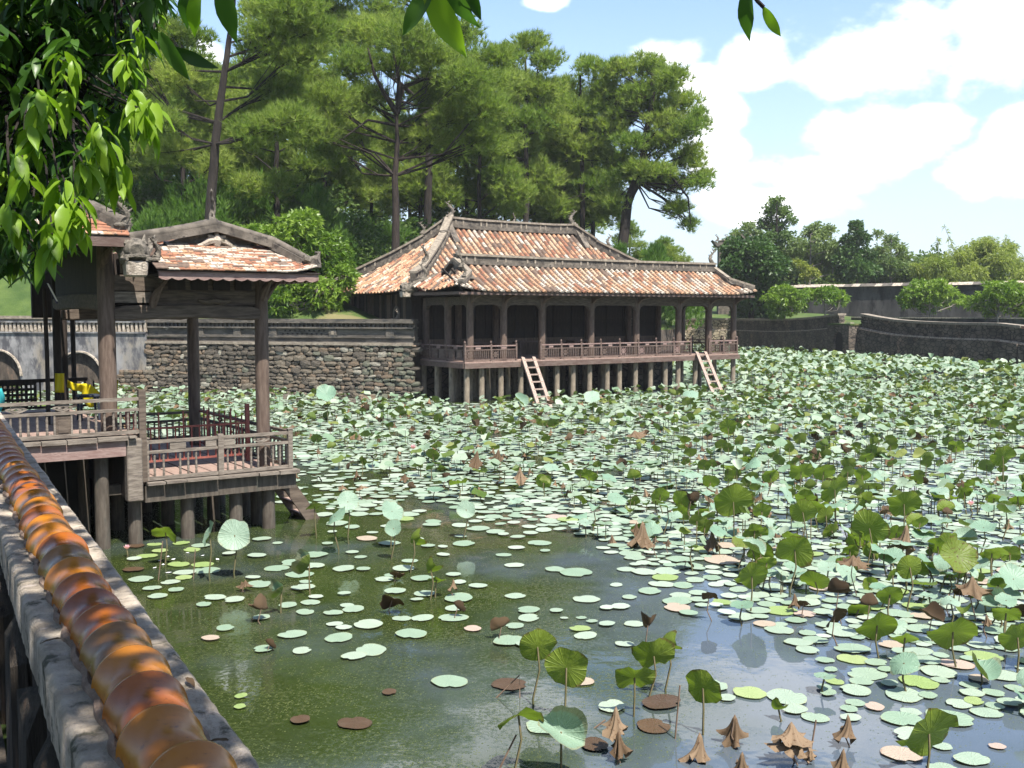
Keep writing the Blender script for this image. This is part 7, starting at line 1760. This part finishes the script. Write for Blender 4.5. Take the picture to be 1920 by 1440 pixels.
ft = empty('overhanging_tree', TB, 0, 'dark glossy leaved tree hanging into the upper left corner from close by', 'tree')
mb = MB(); mb.tube([Vector((0, 0, -0.5)), Vector((0.05, 0.1, 1.2)), Vector((0.2, 0.1, 2.4)), Vector((0.3, -0.3, 4.0))], [0.22, 0.18, 0.15, 0.10], 10)
BVV = [-150, 0, 60, 120, 200, 250, 300, 340, 400, 450, 500, 540]; BUU = [400, 340, 312, 285, 275, 280, 250, 208, 178, 152, 120, 60]
leaves = []
def cluster(c, L, n, fresh, down=0.4):
    for k in range(n):
        a = 2*math.pi*k/n+rs.uniform(-.4, .4); d = Vector((math.cos(a), math.sin(a), -down+rs.uniform(-.5, .35))).normalized()
        up = Vector((rs.uniform(-.3, .3), rs.uniform(-.3, .3), 1)); s_ = up.cross(d).normalized(); n_ = d.cross(s_)
        if n_.z < 0: n_ = -n_; s_ = -s_
        ln = L*rs.uniform(0.7, 1.15); b = c+Vector((rs.uniform(-.03, .03), rs.uniform(-.03, .03), rs.uniform(-.05, .05)))
        leaves.append((ln/(b.y+TB.y if False else max(0.5, (b+TB).y)), Matrix.Translation(b) @ basis((0, 0, 0), d, n_.cross(d), n_) @ Matrix.Scale(ln, 4), fresh, rs.randrange(6)))
def twig(p, q, r=0.006):
    m_ = (p+q)/2+Vector((rs.uniform(-.1, .1), rs.uniform(-.1, .1), 0.12)); mb.tube([p, m_, q], [r*1.6, r*1.2, r*0.6], 5)
cent = []
while len(cent) < 760:
    v = rs.uniform(-160, 520); u = rs.uniform(-160, 330); lim = np.interp(v, BVV, BUU)-34
    if u > lim: continue
    d = rs.uniform(4.2, 6.6); cent.append((u, v, d))
hub = [Vector((0.3, -0.3, 4.0)), Vector((0.25, 0.1, 3.0)), Vector((0.15, 0.1, 2.0))]
arms = []
for (u, v, d) in ((20, -60, 5.4), (150, 40, 5.2), (60, 180, 5.0), (120, 300, 5.4), (30, 380, 5.2), (220, 180, 5.6), (180, -80, 5.0)):
    p = P(u, v, d)-TB; h = min(hub, key=lambda q: abs(q.z-p.z+0.4)); m_ = h.lerp(p, 0.5)+Vector((0, 0, 0.35)); mb.tube([h, m_, p], [0.05, 0.03, 0.012], 6); arms.append(p)
for (u, v, d) in cent:
    p = P(u, v-20, d)-TB; a = min(arms, key=lambda q: (q-p).length); twig(a, p)
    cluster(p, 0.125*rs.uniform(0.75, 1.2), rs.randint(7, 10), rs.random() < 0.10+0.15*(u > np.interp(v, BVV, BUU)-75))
for (u, v, d) in ((268, 222, 4.0), (250, 205, 4.1), (285, 232, 4.1), (112, 375, 3.9), (140, 400, 3.9), (165, 340, 4.0), (195, 300, 4.1), (98, 455, 3.8), (40, 330, 3.9), (75, 205, 4.0), (150, 420, 4.0), (232, 120, 4.2), (20, 420, 3.9), (180, 270, 4.0), (215, 345, 4.1), (120, 130, 4.1), (60, 270, 4.0)):
    p = P(u, v-16, d)-TB; a = min(arms, key=lambda q: (q-p).length); twig(a, p, 0.005); cluster(p, 0.125, 11, True, 0.9)
# single leaves hanging over the top edge of the picture (base px, tip px, distance)
def hang(u0, v0, u1, v1, d, fresh, var=2, roll=0.0):
    b = P(u0, v0, d)-TB; t = P(u1, v1, d+0.03)-TB; x = (t-b); L = x.length; x.normalize(); y = x.cross(Vector((0.25+roll, 1, 0.2))).normalized(); n_ = x.cross(y)
    if n_.y > 0: n_ = -n_; y = -y
    leaves.append((9, Matrix.Translation(b) @ basis((0, 0, 0), x, n_.cross(x), n_) @ Matrix.Scale(L*1.05, 4), fresh, var))
for a in ((812, -30, 750, 62, 2.9, False, 0), (800, -30, 860, 108, 2.9, True, 1), (838, -40, 868, 62, 3.0, False, 2, .5), (872, -40, 898, 38, 3.0, False, 0), (416, -50, 421, 78, 3.1, False, 1), (1402, -25, 1388, 74, 2.9, False, 1, .6), (1432, 14, 1461, 72, 2.9, True, 0, .4), (352, -20, 330, 52, 4.0, False, 2), (372, -20, 348, 66, 3.9, True, 1), (300, 60, 345, 150, 4.2, False, 0), (330, 90, 395, 138, 4.3, False, 3)): hang(*a)
for pts in (((780, -120, 2.9), (805, -60, 2.9), (812, -28, 2.9)), ((805, -60, 2.9), (838, -38, 3.0)), ((1380, -110, 2.9), (1402, -25, 2.9), (1420, 2, 2.9), (1432, 14, 2.9)), ((430, -120, 3.1), (416, -48, 3.1))):
    mb.tube([P(u, v, d)-TB for u, v, d in pts], 0.006, 5)
# boughs over the viewer's head
for q in (Vector((5.5, -2.2, 4.6)), Vector((3.2, -3.6, 4.6)), Vector((6.4, -1.2, 3.9)), Vector((4.0, -1.5, 4.3)), Vector((7.2, -1.5, 3.8))):
    mb.tube([Vector((0.3, -0.3, 3.8)), Vector((q.x*0.5, q.y*0.5, 4.5)), q], [0.09, 0.06, 0.02], 6)
mb.build('trunk', 'bark', ft, smooth=True)
leaves.sort(key=lambda a: -a[0])
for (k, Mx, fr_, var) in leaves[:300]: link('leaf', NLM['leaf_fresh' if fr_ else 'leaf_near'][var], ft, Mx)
mbl = {False: [], True: []}
for (k, Mx, fr_, var) in leaves[300:]: mbl[fr_].append((Mx, var))
for fr_, lst in mbl.items():
    if not lst: continue
    Vs = []; Fs = []; o_ = 0; Ts = []
    for Mx, var in lst:
        v, f = NL[var]; A = np.array(Mx); Vs.append(v @ A[:3, :3].T+A[:3, 3]); Fs.append(f[:, ::-1]+o_); o_ += len(v); Ts.append(np.full(len(v), g.random()))
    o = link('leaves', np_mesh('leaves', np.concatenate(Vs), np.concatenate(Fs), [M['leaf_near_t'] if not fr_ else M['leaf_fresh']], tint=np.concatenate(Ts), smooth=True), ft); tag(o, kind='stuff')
# canopy above the viewer
N = 14000; C = np.stack([g.uniform(-5.5, 2.6, N), g.uniform(-4.5, 2.2, N), g.uniform(5.4, 7.4, N)], axis=1)
keep = np.array([mnoise.noise(Vector((c[0]*0.9, c[1]*0.9, 5))) > (-0.45 if c[1] < 0.9 else 0.02) and (c[1] < 0.9 or g.random() < 0.45) for c in C]); C = C[keep]
V, F, T = blades(C-np.array(tuple(TB)), unit(g.normal(size=C.shape)*0.6+np.array([0, 0, -0.5])), 2, 0.22, 0.085, 0.8, 0.2, g, g.random(len(C)), 'leaf')
tag(link('canopy', np_mesh('canopy', V, F, [M['leaf_near_t']], tint=T), ft), kind='stuff')
# fallen leaves on the wall top
lf = NLM['leaf_fresh'][0].copy(); lf.materials.clear(); lf.materials.append(M['wither'])
for (x, y) in ((3.05, 0.10), (4.2, 0.11), (2.6, -0.12), (2.2, -0.115)):
    o = link('fallen_leaf', lf, None, nwM @ Matrix.Translation((x, y, ZT+0.014)) @ Matrix.Rotation(rs.uniform(0, 6), 4, 'Z') @ Matrix.Scale(0.05, 4))
    tag(o, 'dry fallen leaf lying on the near wall top beside the glazed tiles', 'leaf', 'dry leaves on the near wall')
# ------------------------------------------------------------------ added volume for lens glare, a thin haze
hz_ = MB().lo((-190, -60, -2.6), (190, 205, 32)).build('glare_veil', [])
hm = bpy.data.materials.new('glare_veil'); hm.use_nodes = True; hm.node_tree.nodes.clear()
HN = NT(hm.node_tree); pv = HN.n('ShaderNodeVolumePrincipled'); pv.inputs['Color'].default_value = (0.92, 0.96, 1.0, 1); pv.inputs['Density'].default_value = 0.00027; pv.inputs['Anisotropy'].default_value = 0.0
HN.L.new(pv.outputs[0], HN.n('ShaderNodeOutputMaterial').inputs['Volume'])
hz_.data.materials.clear(); hz_.data.materials.append(hm); tag(hz_, 'lens glare added as a thin pale haze over the whole pond', 'glare_veil', kind='stuff')
# ------------------------------------------------------------------ tell near-twins apart by their order from left to right
byl = {}
for o in scene.objects:
    if o.parent is None and o.get('category') and o.get('group'): byl.setdefault(o['label'], []).append(o)
ORD = ('leftmost', 'second from left', 'third from left', 'fourth from left', 'fifth from left', 'sixth from left')
for lb, os_ in byl.items():
    if 1 < len(os_) <= 6 and not lb.startswith('white fallen'):
        os_.sort(key=lambda q: pix(q.matrix_basis.translation)[0])
        for k, o in enumerate(os_):
            w = ('rightmost' if k == len(os_)-1 else ORD[k])
            if len((lb+' '+w).split()) <= 16: o['label'] = lb+', '+w
